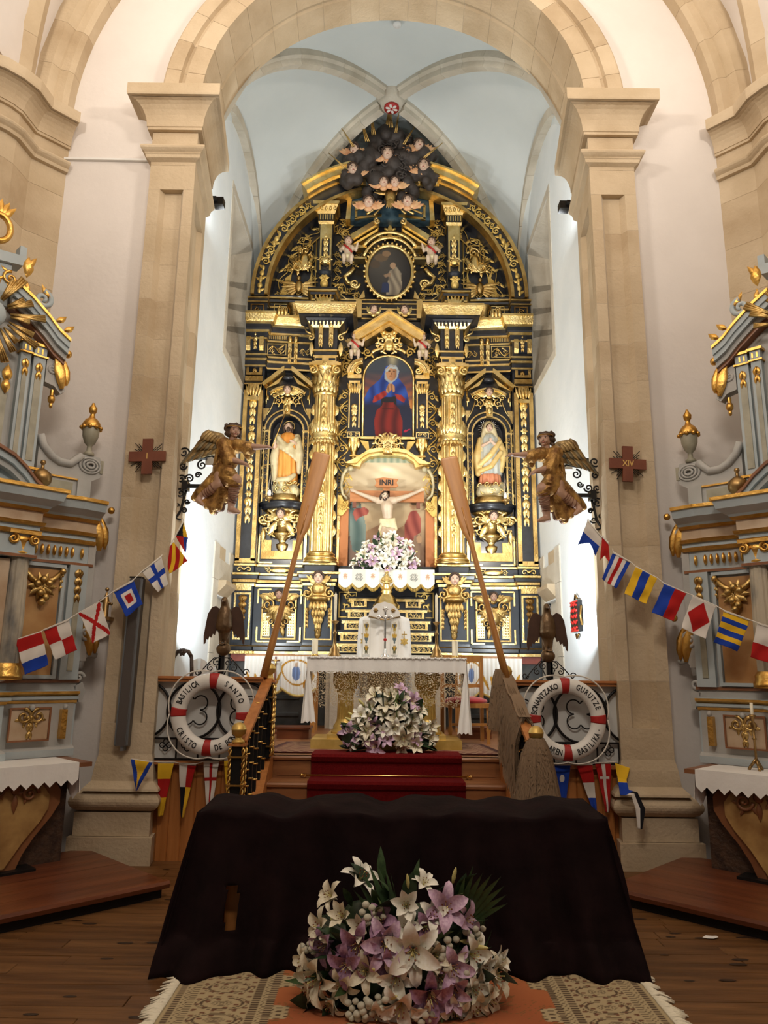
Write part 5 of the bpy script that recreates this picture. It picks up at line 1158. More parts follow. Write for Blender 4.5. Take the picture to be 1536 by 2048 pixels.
for (x, y, r, yw, pt) in ((709, 297, .10, -.5, .4), (775, 308, .115, 0, 0), (838, 290, .105, .2, 0), (705, 338, .105, .3, .1), (848, 332, .115, -.2, .1), (767, 364, .095, .2, 0), (790, 364, .095, -.2, 0), (737, 404, .105, .1, 0), (815, 403, .105, -.1, 0)):
    X, Z = PY(x, y, 11.18); cherub(RT, X, Z, 11.24, r, 'feather_red', yaw=yw, pitch=pt, ang=.12)
for (x, y, a, n_) in ((780, 240, 92, 5), (747, 255, 100, 3), (732, 268, 108, 3), (795, 250, 85, 2), (817, 275, 62, 2), (862, 305, 42, 2), (680, 325, 140, 2), (700, 280, 125, 2)):
    X, Z = PY(x, y, 11.06)
    for k in range(n_):
        b = math.radians(a+4*(k-n_/2)); L = .2+.05*((k*3) % 4); ox = .022*(k-n_/2); q = MB(); q.tube([(X+ox-.14*math.cos(b), 11.08, Z-.14*math.sin(b)), (X+ox+L*.75*math.cos(b), 11.04, Z+L*.75*math.sin(b))], [.012, .008], 4); rp(q, 'ray', 'gold_dull')
# ================================================================== FLOWERS
def petal_mesh(L, w, rec, mats, name='petal', cup=.25, n=7):
    mb = MB(); vs = []; x = .05; z = 0.0
    for i in range(n+1):
        t = i/n; th = .30+1.25*rec*t**1.4+.55*rec*max(0, t-.7)*3
        if i: x += math.sin(th)*L/n; z += math.cos(th)*L/n
        wd = w*(.30+.70*math.sin(PI*min(1, t/.55)/2) if t < .55 else max(.03, math.cos((t-.55)/.45*PI/2)**.75)); c, sn = math.cos(th), math.sin(th)
        for k in (-1, -.5, 0, .5, 1): d = -cup*wd*k*k*(1-.5*t)+.02*math.sin(t*13+k*2)*abs(k); vs.append((x+c*d, wd/2*k, z-sn*d))
    fs = [(i*5+k, i*5+k+1, (i+1)*5+k+1, (i+1)*5+k) for i in range(n) for k in range(4)]
    mb.add(vs, fs, 0, True); return mb.mesh(name, mats, recalc=False)
PET = {k: [petal_mesh(1, w_, r, m, cup=.3) for r, w_ in ((.95, .46), (1.1, .36))] for k, m, in (('w', 'petal_white'), ('c', 'petal_cream'), ('p', 'petal_pink'), ('m', 'petal_mauve')) for r in (1,)}
PETC = {k: [petal_mesh(1, .42, .35, m) for _ in (0,)] for k, m in (('w', 'petal_white'), ('c', 'petal_cream'), ('p', 'petal_pink'), ('m', 'petal_mauve'))}
def throat_mesh(mat_):
    mb = MB().lathe([(.02, -.22), (.05, -.1), (.10, .05), (.13, .18)], n=10)
    for i in range(6):
        a = i*PI/3+.3; e = (math.cos(a)*.16, math.sin(a)*.16, .55); mb.tube([(0, 0, .05), (math.cos(a)*.06, math.sin(a)*.06, .3), e], .010, 4, 1); mb.ell(e, (.03, .03, .045), 5, 4, 2)
    mb.tube([(0, 0, 0), (.02, 0, .62)], .014, 4, 1); mb.ell((.02, 0, .62), .03, 5, 4, 1); return mb.mesh('lily', [mat_, 'bud', 'stamen'], recalc=False)
THR = {k: throat_mesh(m) for k, m in (('w', 'petal_white'), ('c', 'petal_cream'), ('p', 'petal_pink'), ('m', 'petal_mauve'))}
def joined_lily(k, closed=False):
    mb = MB(); src = PETC[k] if closed else PET[k]
    for i in range(6):
        me = src[i % len(src)]; Mx = Rz(i*PI/3) @ (Ry(.15) if i % 2 else Ry(0)); mb.add([Mx @ v.co for v in me.vertices], [tuple(p.vertices) for p in me.polygons], 0, True)
    me = THR[k]; 
    for p in me.polygons: mb.add([me.vertices[i].co for i in p.vertices], [tuple(range(len(p.vertices)))], p.material_index, True)
    return mb.mesh('lily', [me.materials[0], 'bud', 'stamen'], recalc=False)
JL = {k: joined_lily(k) for k in 'wcpm'}; JC = {k: joined_lily(k, True) for k in 'wcpm'}
BUD = MB().lathe([(0, 0), (.08, .1), (.13, .4), (.11, .75), (.04, 1), (0, 1.02)], n=8).mesh('lily_bud', 'bud', recalc=False)
POM = MB().ell((0, 0, 0), (1, 1, .85), 10, 7).mesh('pompon', 'pompon', recalc=False)
def leafm(L, w, m, bend=.4):
    mb = MB(); vs = []
    for i in range(6):
        t = i/5; h = w*math.sin(PI*(.06+.94*t))*.5; vs += [(bend*L*t*t, -h, L*t), (bend*L*t*t-.05*w, 0, L*t), (bend*L*t*t, h, L*t)]
    mb.add(vs, [f for i in range(5) for f in ((3*i, 3*i+1, 3*i+4, 3*i+3), (3*i+1, 3*i+2, 3*i+5, 3*i+4))], 0, True); return mb.mesh('leaf', m, recalc=False)
LEAF = [leafm(1, .28, 'leaf'), leafm(1, .34, 'leaf_dark'), leafm(1, .22, 'leaf_light'), leafm(1, .5, 'leaf_dark', .2), leafm(1, .10, 'leaf', .15)]
def orient(o, loc, d, size, spin=0):
    q = Vector(d).normalized().to_track_quat('Z', 'X'); o.matrix_local = Matrix.Translation(loc) @ q.to_matrix().to_4x4() @ Rz(spin) @ Matrix.Scale(size, 4)
def lily(parent, loc, d, size, k, detail=False, spin=0, closed=False):
    if detail:
        o = obj('lily', THR[k], parent); orient(o, loc, d, size, spin); src = PETC[k] if closed else PET[k]
        for i in range(6):
            p = obj('petal', src[i % len(src)], o); p.matrix_local = Rz(i*PI/3) @ (Ry(.15) if i % 2 else Ry(0))
    else:
        o = obj('lily', (JC if closed else JL)[k], parent); orient(o, loc, d, size, spin)
    return o

# ================================================================== CRUCIFIX AND STATUES
cr = thing('crucifix', 'carved crucifix with pale figure and plain wooden cross before the painted sky', 'crucifix', (0, 0, 0))
cy = 11.52
def C(x, y): a = PY(x, y, cy); return a[0], a[1]
bx0, bz0 = C(700, 992); bx1, _ = C(848, 992); bzt = C(774, 981)[1]; bzb = C(774, 1003)[1]; cx0 = C(772, 1040)[0]
crs = MB(); crs.box(bx0, bx1, cy+.02, cy+.07, bzb, bzt); crs.box(cx0-.055, cx0+.055, cy+.02, cy+.07, 3.42, C(772, 962)[1]); o = crs.build('cross_beams', 'wood_cross', cr)
for e in (bx0+.07, bx1-.09): MB().box(e-.03, e+.03, cy+.03, cy+.07, bzb-.10, bzb).build('cross_peg', 'cross_brown', cr)
b = MB()
def V(x, y, dy=0): X, Z = C(x, y); return (X, cy-.03+dy, Z)
hd = V(770, 994, -.08); sl, srr = V(757, 1003, -.02), V(789, 1002, -.02); chest = V(774, 1015, -.04); wst = V(775, 1035, -.03); hip = V(775, 1050, -.02)
b.limb([V(772, 1000, -.03), chest, wst, hip], [.055, .10, .078, .085]); b.limb([sl, srr], [.06, .06])
b.limb([sl, V(735, 994), V(712, 985)], [.05, .036, .026]); b.limb([srr, V(815, 993), V(838, 983)], [.05, .036, .026])
for (hx, hy, e) in ((708, 983, -1), (842, 981, 1)):
    b.ell(V(hx, hy, -.005), (.035, .02, .028), 8, 6)
    for k in range(4): a = V(hx, hy); b.limb([(a[0]+e*.02, a[1]-.01, a[2]-.012+.011*k), (a[0]+e*.055, a[1]-.025, a[2]-.008+.014*k)], [.009, .007], 6)
    a = V(hx, hy); b.limb([a, (a[0]+e*.015, a[1]-.03, a[2]+.045)], [.009, .007], 6)
b.limb([V(771, 1052, -.02), V(766, 1075, -.09), V(772, 1098, -.03), V(771, 1106, -.08)], [.068, .052, .034, .026]); b.limb([V(781, 1052, -.02), V(785, 1074, -.08), V(777, 1098, -.04), V(777, 1107, -.09)], [.068, .052, .034, .026])
b.limb([V(771, 1000, -.04), hd], [.04, .045]); body = remesh(b, 'body', 'flesh_pale', .011, 3, cr)
h = MB(); head(h, (hd[0]-.005, hd[1]-.02, hd[2]), .066, .15, .35, .15, False, True); h.build('head', ['flesh_pale', 'hair', 'eye', 'lip'], cr, recalc=False)
h = MB().ell((hd[0], hd[1]-.02, hd[2]-.055), (.035, .03, .04), 8, 6); h.build('beard', 'hair', cr)
l = MB(); rl = random.Random(4)
for k in range(9): l.limb([V(762+rl.uniform(-2, 4), 1041+k*1.6, -.08), V(776, 1043+k*1.7, -.11), V(789, 1040+k*2.2, -.07)], [.018, .02, .018], 6)
l.limb([V(765, 1048, -.06), V(760, 1060, -.05), V(763, 1070, -.04)], [.03, .028, .02]); l.limb([V(788, 1046, -.05), V(792, 1060, -.05), V(789, 1066, -.04)], [.032, .026, .02])
remesh(l, 'loincloth', 'robe_cream', .009, 1, cr)
px, pz = C(773, 966); p = MB().prism([(px-.19, pz-.05), (px-.15, pz-.08), (px+.15, pz-.08), (px+.19, pz-.05), (px+.16, pz), (px+.19, pz+.06), (px+.08, pz+.07), (px-.05, pz+.085), (px-.19, pz+.06), (px-.16, pz)], cy-.03, cy)
po = p.build('title_plaque', 'wood_cross', cr); vs, fs = text_mesh('INRI', .13, .003, .002); MB().add([(px+x*.95, cy-.034-z, pz-.005+y) for x, y, z in vs], fs).build('lettering', 'letter_black', po, recalc=False)

def fring(cx, cy, z, rx, ry, n=40, amp=.0, fr=9, ph=0): return [(cx+(rx+amp*math.sin(fr*a+ph))*math.cos(a), cy+(ry+amp*math.sin(fr*a+ph))*math.sin(a), z) for a in [2*PI*i/n for i in range(n)]]
def cloud_base(parent, x, Y, z0, z1, r):
    m = MB().lathe([(0, 0), (r*1.2, 0), (r*1.25, .05), (r*1.1, .08), (r*1.15, .12), (0, .12)], (x, Y, z0), 14)
    m.build('pedestal', 'gold_dull', parent); c = MB(); q = random.Random(int(abs(x)*100))
    for k in range(26): a = q.uniform(0, 2*PI); c.ell((x+r*.8*math.cos(a), Y+r*.6*math.sin(a), z0+.12+q.random()*(z1-z0-.14)), q.uniform(.06, .1), 8, 6)
    c.ell((x, Y, (z0+z1)/2), (r*.9, r*.7, (z1-z0)*.5)); o = remesh(c, 'cloud_base', 'cloud_gilt', .02, 2, parent); w = MB()
    for k in range(9): a = PI+PI*k/8; volute(w, x+r*.85*math.cos(a), z0+.2+.12*(k % 2), Y+r*.75*math.sin(a)-.03, .055, 1.4, 0, (-1)**k, .015, .009)
    w.build('cloud_curls', 'gold', o)
nx, ny = 1.675, 11.70
st = thing('statue', 'statue of a bearded man in orange robe with cream mantle in the left niche', 'statue')
x = -nx+.03; cloud_base(st, x, ny, 4.33, 4.66, .2)
MB().loft([fring(x, ny, z, rx, ry, 48, a, 11, z*3) for z, rx, ry, a in ((4.64, .17, .13, .018), (4.85, .165, .125, .018), (5.1, .155, .12, .014), (5.3, .15, .115, .01), (5.42, .15, .11, .006), (5.5, .11, .09, .003), (5.53, .05, .05, 0))]).build('robe', 'robe_orange', st)
m = MB()
for k in range(7): a = math.radians(200+k*18); m.limb([(x+.15*math.cos(a), ny+.13*math.sin(a), 5.40-.03*k), (x+.17*math.cos(a+.3), ny+.15*math.sin(a+.3), 5.26-.035*k)], [.035, .03], 6)
m.limb([(x-.16, ny-.02, 5.45), (x-.21, ny-.03, 5.1), (x-.19, ny-.04, 4.72)], [.06, .075, .05]); m.limb([(x+.15, ny-.02, 5.45), (x+.21, ny-.05, 5.15), (x+.20, ny-.04, 4.85)], [.06, .07, .04]); m.limb([(x-.12, ny-.14, 4.68), (x+.05, ny-.15, 4.70), (x+.13, ny-.1, 4.78)], [.05, .05, .04]); m.limb([(x-.15, ny-.10, 5.42), (x, ny-.15, 5.22), (x+.16, ny-.1, 5.40)], [.04, .045, .04])
remesh(m, 'mantle', 'robe_cream', .014, 2, st)
hnd = MB(); hnd.limb([(x-.17, ny-.06, 5.30), (x-.2, ny-.14, 5.24), (x-.19, ny-.18, 5.3)], [.035, .03, .02], 7); hnd.limb([(x+.14, ny-.08, 5.32), (x+.1, ny-.17, 5.33)], [.032, .022], 7)
for k in range(4): hnd.limb([(x-.19, ny-.18, 5.3), (x-.205+.01*k, ny-.19, 5.345)], [.008, .006], 5); hnd.limb([(x+.1, ny-.17, 5.32+.01*k), (x+.05, ny-.175, 5.33+.01*k)], [.008, .006], 5)
remesh(hnd, 'hands', 'flesh', .006, 1, st)
h = MB(); head(h, (x, ny-.04, 5.62), .078, .15, 0, 0, False, True); h.ell((x+.01, ny-.10, 5.56), (.035, .03, .045), 8, 6, 1); h.limb([(x, ny-.02, 5.5), (x, ny-.03, 5.6)], [.035, .035], 8, 0); h.build('head', HM, st, recalc=False)
MB().tube([(x+.09*math.cos(a), ny+.05, 5.66+.09*math.sin(a)) for a in [2*PI*i/18 for i in range(18)]], .008, 5, closed=True).build('halo', 'gold', st)
MB().tube([(x-.24, ny-.2, 5.2), (x-.02, ny-.16, 5.88)], .008, 6).build('staff', 'brass', st)
st = thing('statue', 'veiled woman statue in blue and gold with rayed halo, in the right niche', 'statue')
x = nx; cloud_base(st, x, ny, 4.33, 4.72, .22)
MB().loft([fring(x, ny, z, rx, ry, 48, a, 13, z*4) for z, rx, ry, a in ((4.68, .18, .13, .018), (4.78, .17, .12, .016), (4.95, .15, .115, .014))]).build('underskirt', 'robe_red', st)
MB().loft([fring(x, ny, z, rx, ry, 48, a, 11, z*5) for z, rx, ry, a in ((4.84, .19, .145, .022), (5.05, .18, .135, .018), (5.3, .165, .12, .012), (5.45, .15, .11, .006), (5.52, .09, .08, .003), (5.55, .05, .05, 0))]).build('gown', 'robe_blue', st)
m = MB(); m.limb([(x-.15, ny, 5.45), (x-.21, ny-.03, 5.15), (x-.2, ny-.06, 4.85)], [.05, .07, .05]); m.limb([(x+.14, ny, 5.45), (x+.22, ny-.02, 5.2), (x+.18, ny-.04, 4.9)], [.06, .075, .04]); m.limb([(x-.16, ny-.1, 5.0), (x, ny-.16, 5.15), (x+.16, ny-.1, 5.38)], [.045, .05, .04]); m.limb([(x-.18, ny-.1, 4.88), (x, ny-.155, 4.95), (x+.17, ny-.1, 5.2)], [.04, .045, .04])
remesh(m, 'mantle', 'robe_gold', .014, 2, st)
v = MB(); v.ell((x, ny+.02, 5.66), (.10, .09, .12)); v.limb([(x-.08, ny, 5.62), (x-.12, ny-.03, 5.4), (x-.13, ny-.06, 5.25)], [.04, .045, .03]); v.limb([(x+.08, ny, 5.62), (x+.12, ny-.03, 5.4), (x+.12, ny-.06, 5.3)], [.04, .045, .03]); remesh(v, 'veil', 'robe_cream', .012, 2, st)
h = MB(); head(h, (x, ny-.055, 5.64), .073, 0, .05, 0, False); h.build('head', HM, st, recalc=False)
hn = MB(); hn.limb([(x-.12, ny-.1, 5.32), (x-.02, ny-.17, 5.36)], [.03, .02], 7); hn.limb([(x+.1, ny-.1, 5.32), (x+.0, ny-.175, 5.38)], [.03, .02], 7)
for k in range(4): hn.limb([(x-.015+.01*k, ny-.175, 5.37), (x-.02+.012*k, ny-.185, 5.42)], [.008, .006], 5)
remesh(hn, 'hands', 'flesh', .006, 1, st)
hl = MB()
for i in range(28): a = 2*PI*i/28; hl.tube([(x+.11*math.cos(a), ny+.06, 5.68+.11*math.sin(a)), (x+(.17+.03*(i % 2))*math.cos(a), ny+.06, 5.68+(.17+.03*(i % 2))*math.sin(a))], [.007, .002], 4)
hl.tube([(x+.11*math.cos(a), ny+.06, 5.68+.11*math.sin(a)) for a in [2*PI*i/24 for i in range(24)]], .008, 5, closed=True); hl.build('rayed_halo', 'silver', st)
for s, dsc in ((-1, 'left'), (1, 'right')):
    x = s*(nx+.19); t = thing('hanging_lamp', 'small hanging silver lamp with white glass beside the %s statue' % ('orange-robed' if s < 0 else 'veiled'), 'lamp', group=None)
    MB().lathe([(0, -.06), (.015, -.05), (.02, -.02), (.06, 0), (.065, .03), (.05, .04), (0, .04)], (x, 11.38, 4.33), 12).build('lamp_bowl', 'brass_old', t); MB().lathe([(.0, 0), (.02, .0), (.03, .05), (.02, .10), (0, .12)], (x, 11.38, 4.37), 10).build('lamp_glass', 'plastic_white', t)
    for k in range(3): a = k*2.1; MB().tube([(x+.06*math.cos(a), 11.38+.06*math.sin(a), 4.36), (x, 11.38, 4.75), (x, 11.60, 4.95)], .003, 4).build('chain', 'silver', t)
# gilded tabernacle figure on the gradines
t = thing('tabernacle', 'small gilded tabernacle topped by a crowned figure between the gradines', 'tabernacle')
MB().lathe([(0, 0), (.20, 0), (.20, .05), (.17, .07), (.14, .15), (.11, .19), (.08, .22), (.10, .25), (.06, .30), (0, .3)], (0, 11.22, 2.62), 14).build('base', 'gold', t)
b = MB(); b.limb([(0, 11.2, 2.92), (0, 11.19, 3.02), (0, 11.2, 3.10)], [.05, .055, .04]); b.limb([(-.05, 11.2, 3.08), (-.08, 11.17, 3.02), (-.03, 11.13, 3.0)], [.02, .018, .014]); b.limb([(.05, 11.2, 3.08), (.08, 11.17, 3.02), (.03, 11.13, 3.0)], [.02, .018, .014]); b.ell((0, 11.19, 3.17), .035); remesh(b, 'figure', 'gold', .01, 1, t)
MB().lathe([(.03, 0), (.04, .02), (.03, .03), (.045, .06)], (0, 11.19, 3.2), 8).build('crown', 'gold', t)

# ================================================================== BOUQUETS ON THE SHELF AND THE ALTAR STEP
def bouquet(name, label, c, rx, ry, rz, n, ls, seed, kinds, pom, detail=False, facing=(0, -1, .35), leaves=40):
    q = random.Random(seed); t = thing(name, label, 'flowers', c); core = MB()
    for k in range(40): a, b = q.uniform(0, 2*PI), q.random()**.5; core.ell((rx*.72*b*math.cos(a), ry*.5*q.uniform(-1, 1), rz*.75*b*abs(math.sin(a))+.05), q.uniform(.05, .09)*rx*2, 6, 5)
    core.build('greenery', 'leaf_dark', t)
    for k in range(n):
        u = (k+.5)/n; a = k*2.39996; r = math.sqrt(u); px, pz = r*math.cos(a), r*math.sin(a)
        pz = (pz+1)/2; hz = math.sqrt(max(0, 1-px*px)); X = rx*px*.95; Z = rz*(.06+.94*pz*hz); Y = -ry*math.sqrt(max(.05, 1-px*px*.8-(pz*hz)**2*.7))
        d = Vector((px*.9, -1.0, (pz-.35)*1.3))+Vector((q.uniform(-.5, .5), 0, q.uniform(-.5, .5))); kk = q.choice(kinds)
        lily(t, (X, Y, Z), d, ls*q.uniform(.75, 1.15), kk, detail, q.uniform(0, 6), q.random() < .22)
    for k in range(pom):
        a = q.uniform(.05, PI-.05); r = q.uniform(.3, 1.0); o = obj('pompon', POM, t); 
        o.matrix_local = Tr(rx*r*math.cos(a), -ry*(1.12-.6*r)+q.uniform(-.03, .02), rz*r*math.sin(a)*.95+.03) @ Matrix.Scale(ls*q.uniform(.14, .2), 4)
    for k in range(leaves):
        a = q.uniform(0, PI); o = obj('leaf', q.choice(LEAF), t); r = q.uniform(.5, .95)
        orient(o, (rx*r*.85*math.cos(a), -ry*q.uniform(.3, .95), rz*r*.85*math.sin(a)), (math.cos(a), -.5+q.uniform(-.5, .3), math.sin(a)*.8+.1), ls*q.uniform(1.0, 1.7), q.uniform(0, 6))
    for k in range(5): a = q.uniform(.3, 2.8); o = obj('lily_bud', BUD, t); orient(o, (rx*.9*math.cos(a), -ry*.3, rz*.9*math.sin(a)), (math.cos(a), -.4, math.sin(a)), ls*.9)
    return t
bouquet('flower_arrangement', 'white and mauve lily arrangement on the shelf under the crucifix', (0, 11.42, 3.21), .50, .24, .55, 40, .125, 21, 'wwwwwppc', 80, leaves=34)
bouquet('flower_arrangement', 'white and pink lily arrangement on the sanctuary floor before the altar', (.05, 7.78, .905), .47, .22, .60, 34, .135, 5, 'wwwcccpp', 90, leaves=90)

# ================================================================== ALTAR
AY, AZt = 8.0, PY(768, 1314, 8.0)[1]
al = thing('altar', 'altar table on gilded fluted pillars and stepped gold plinth', 'altar', (0, 8.3, SANC)); al.location = (0, 0, 0)
MB().box(-.80, .80, AY+.02, 8.62, AZt-.07, AZt-.012).build('table_top', 'oak', al)
MB().box(-.78, .78, AY-.06, 8.62, SANC, SANC+.105).build('plinth', 'gold_paint', al); MB().box(-.62, .62, AY+.0, 8.6, SANC+.105, SANC+.15).build('plinth_step', 'gold_paint', al)
for s in (-1, 1):
    c = MB().lathe([(0, 0), (.15, 0), (.15, .02), (.125, .05), (.13, .07), (.11, .10), (.095, .13), (.09, .15)], (s*.44, 8.22, SANC+.15), 18); c.build('pillar_base', 'gold_paint', al)
    rings = [[(s*.44+r*(1-.08*(i % 3 == 0))*math.cos(2*PI*i/36), 8.22+r*(1-.08*(i % 3 == 0))*math.sin(2*PI*i/36), z) for i in range(36)] for z, r in ((SANC+.29, .09), (1.45, .084))]
    MB().loft(rings, sm=False).build('pillar_shaft', 'gold_paint', al)
    c = MB().lathe([(.085, 1.44), (.10, 1.47), (.09, 1.50), (.11, 1.6), (.14, 1.70), (.17, 1.76), (0, 1.78)], (s*.44, 8.22, 0), 18)
    for k in range(12): a = PI+PI*k/11; k0 = len(c.v); leaf(c, 0, 0, 0, .2, .07, PI/2, .03); c.xf(Tr(s*.44+.095*math.cos(a), 8.22+.095*math.sin(a), 1.5) @ Rz(a+PI/2) @ Rx(.2), k0)
    c.build('pillar_capital', 'gold_paint', al)
ac = thing('altar_cloth', 'white linen altar cloth with crocheted rim and lace fall over the altar', 'altar cloth'); wv = random.Random(2)
m = MB(); m.box(-.845, .835, AY-.01, 8.66, AZt-.008, AZt); m.build('linen_top', 'white_cloth', ac)
def fall(x0, x1, z0, z1, y0, n=60, amp=.008, fr=30, mz=6, dz=0):
    mb = MB(); rows = []
    for j in range(mz+1):
        t = j/mz; rows.append([(x0+(x1-x0)*i/n, y0-amp*t*math.sin(i*fr/n*2*PI+2*math.sin(i*.3)), z0+(z1-z0)*t+(dz*math.sin(i*.8) if j == mz else 0)) for i in range(n+1)])
    mb.loft(rows, closed=False, caps=False); return mb
fall(-.845, .835, AZt-.006, AZt-.155, AY-.014, 90, .007, 9).build('linen_fall', 'white_cloth', ac, recalc=False)
r = MB()
for i in range(84): r.ell((-.84+1.675*i/83, AY-.02, AZt-.012+.004*math.sin(i*1.9)), (.011, .010, .013), 6, 5)
stuff(r.build('crochet_rim', 'white_cloth', ac))
fall(-.78, .80, AZt-.150, AZt-.50, AY-.012, 90, .012, 14, 8, .025).build('lace_fall', 'lace_gold', ac, recalc=False)
fall(-.845, .835, AZt-.15, AZt-.17, AY-.018, 90, .006, 9, 2, .008).build('linen_hem', 'lace', ac, recalc=False)
for s, zb in ((-1, 1.16), (1, 1.06)):
    mb = MB(); rows = []
    for j in range(9):
        t = j/8; rows.append([(s*(.84+.03*t+.016*math.sin(i*1.5+t*2)*t), AY-.01+.66*i/24-(.06*t if i < 3 else 0), AZt-.005+(zb-AZt)*t) for i in range(25)])
    mb.loft(rows, closed=False, caps=False).build('side_fall', 'white_cloth', ac, recalc=False)
    mb = MB(); rows = []
    for j in range(9):
        t = j/8; rows.append([(s*(.835-.10*t*(1-i/6)+.03*t*(i/6)), AY-.014-.03*t+.02*math.sin(i*1.3+t*3)*t, AZt-.005+(zb+.02*(i % 2)-AZt)*t) for i in range(7)])
    mb.loft(rows, closed=False, caps=False).build('corner_fall', 'white_cloth', ac, recalc=False)
# candles and candlesticks
for s, lb in ((-1, 'left'), (1, 'right')):
    X = s*.585 if s < 0 else .555; t = thing('candlestick', 'tall thin white taper on slender dark candlestick at the %s of the vestment' % lb, 'candlestick', (X, 8.4, AZt))
    MB().lathe([(0, 0), (.07, 0), (.075, .02), (.05, .05), (.055, .08), (.025, .12), (.018, .16), (.014, .25), (.024, .27), (.014, .29), (.012, .36), (.04, .39), (.045, .40), (.012, .405)], n=12).build('stem', 'brass_old', t)
    MB().lathe([(.015, .40), (.015, .70), (.005, .71), (0, .73)], n=10).build('taper', 'candle', t)
    X2 = s*.80 if s < 0 else .755; t = thing('pillar_candle', 'short thick ivory candle in brass holder near the %s end of the altar' % lb, 'candle', (X2, 8.35, AZt))
    MB().lathe([(0, 0), (.04, 0), (.04, .02), (.035, .03), (0, .03)], n=12).build('holder', 'brass', t); MB().lathe([(.034, .03), (.034, .185), (.03, .19), (.006, .188), (0, .188)], n=14).build('candle', 'candle', t)
# vestment on its stand
cpv = thing('vestment', 'white embroidered cope displayed on a stand behind the altar', 'vestment', (0, 0, 0)); vy = 8.75
X0, Z0 = PY(713, 1306, vy); X1 = PY(823, 1306, vy)[0]; cxv = (X0+X1)/2; hw = (X1-X0)/2; Zs = PY(768, 1236, vy)[1]; Zt_ = PY(768, 1212, vy)[1]
rows = []
for z, w_, d in ((Z0-.5, hw*1.03, .2), (Z0, hw, .2), (Zs-.05, hw*.94, .17), (Zs, hw*.9, .13), (Zs+.03, hw*.55, .09), (Zs+.06, hw*.3, .06)):
    rows.append([(cxv+w_*math.cos(a), vy+(d+.012*math.sin(14*a))*math.sin(a), z) for a in [PI+PI*i/40 for i in range(41)]])
MB().loft(rows, closed=False, caps=False).build('cope', 'white_cloth', cpv, recalc=False)
def orph(u, v):
    c = srgb(232, 230, 222)
    for (cx_, cy_, r_, col) in ((.5, .80, .16, srgb(176, 150, 70)), (.5, .84, .09, srgb(90, 92, 96)), (.5, .52, .15, srgb(196, 160, 70)), (.5, .42, .12, srgb(96, 112, 120)), (.5, .14, .15, srgb(92, 92, 70)), (.5, .2, .09, srgb(190, 150, 60))):
        if math.hypot((u-cx_)*.42, v-cy_) < r_*(.75+.2*math.sin(7*math.atan2(v-cy_, u-cx_))): c = col
    if u < .06 or u > .94: c = srgb(170, 176, 176)
    return c
for s in (-1, 1):
    paint_grid('orphrey_band', 14, 60, lambda u, v: (cxv+s*(.075+.085*u*s*s)+(-.085 if s < 0 else 0)+s*0, vy-.222-.0*v, Z0-.02+(Zs-Z0-.02)*v), orph, cpv, 'print_cloth')
    q = MB(); ex, ez = cxv+s*hw*.72, Z0+.13
    for k in range(6): leaf(q, ex, ez, vy-.16, .05, .03, PI/2+k*PI/3, .004)
    q.box(ex-.005, ex+.005, vy-.165, vy-.16, ez, ez+.12); q.box(ex-.03, ex+.03, vy-.165, vy-.16, ez+.075, ez+.087); q.build('embroidered_cross', 'gold_paint', cpv)
q = MB(); q.prism([(cxv-.19, Zs-.02), (cxv, Zs-.06), (cxv+.19, Zs-.02), (cxv+.17, Zs+.06), (cxv+.10, Zt_), (cxv, Zt_+.03), (cxv-.10, Zt_), (cxv-.17, Zs+.06)], vy-.23, vy-.21); ho = q.build('hood', 'white_cloth', cpv)
q = MB(); curl2(q, [(cxv-.18, Zs), (cxv, Zs-.04), (cxv+.18, Zs)], vy-.235, .008, .008); rosette(q, cxv-.1, Zs+.07, vy-.235, .03); rosette(q, cxv+.1, Zs+.07, vy-.235, .03); q.build('hood_trim', 'brass_old', ho)
MB().tube([(cxv, vy, SANC), (cxv, vy, Zs)], .02, 8).build('stand', 'oak', cpv)
t = thing('altar_cross', 'slender silver standing cross in front of the white vestment', 'cross', (cxv+.01, 8.45, AZt))
q = MB().lathe([(0, 0), (.05, 0), (.05, .02), (.02, .05), (.012, .1)], n=10); q.box(-.009, .009, -.007, .007, .08, .56); q.box(-.075, .075, -.007, .007, .44, .458)
for e in (-1, 1): rosette(q, e*.07, .449, -.008, .03, 5)
rosette(q, 0, .54, -.008, .035, 6); rosette(q, 0, .45, -.01, .03, 6); q.build('silver_cross', 'silver', t); MB().ell((0, -.012, .20), .02, 8, 6).build('red_stone', 'red_glass', t)
# ---- old high altar and side drapes behind
ha = thing('stone_altar', 'pale stone high altar block against the foot of the altarpiece', 'altar'); MB().box(-.86, .86, 10.9, 11.45, SANC, 1.86).build('stone_body', 'stone_grey', ha); MB().box(-1.3, 1.3, 10.8, 11.48, 1.86, 1.92).build('mensa', 'stone_grey', ha)
for x in (-.72, -.3, .3, .72): MB().box(x-.07, x+.07, 10.84, 10.9, SANC, 1.86).build('stone_pilaster', 'stone_grey', ha)
def scallop(u): return .10*abs(math.sin(u*PI))
def drape(label, x0, x1, Y, z0, z1, colf, n=60, pl=10):
    t = thing('altar_drape', label, 'drape')
    paint_grid('cloth_panel', n, 40, lambda u, v: (x0+(x1-x0)*u, Y-.014*math.sin(u*pl*2*PI)*(1-v*.5), z0+(z1-z0)*v-scallop(u)*(1-v)), colf, t, 'print_cloth'); f = MB()
    for i in range(int((x1-x0)*110)):
        u = i/int((x1-x0)*110); xx = x0+(x1-x0)*u; zz = z0-scallop(u); f.tube([(xx, Y-.01, zz+.01), (xx, Y-.012, zz-.025)], .005, 3)
    stuff(f.build('gold_fringe', 'gold_paint', t)); return t
def plainw(u, v): return lerp(srgb(226, 222, 212), srgb(240, 238, 232), .5+.5*math.sin(u*60))
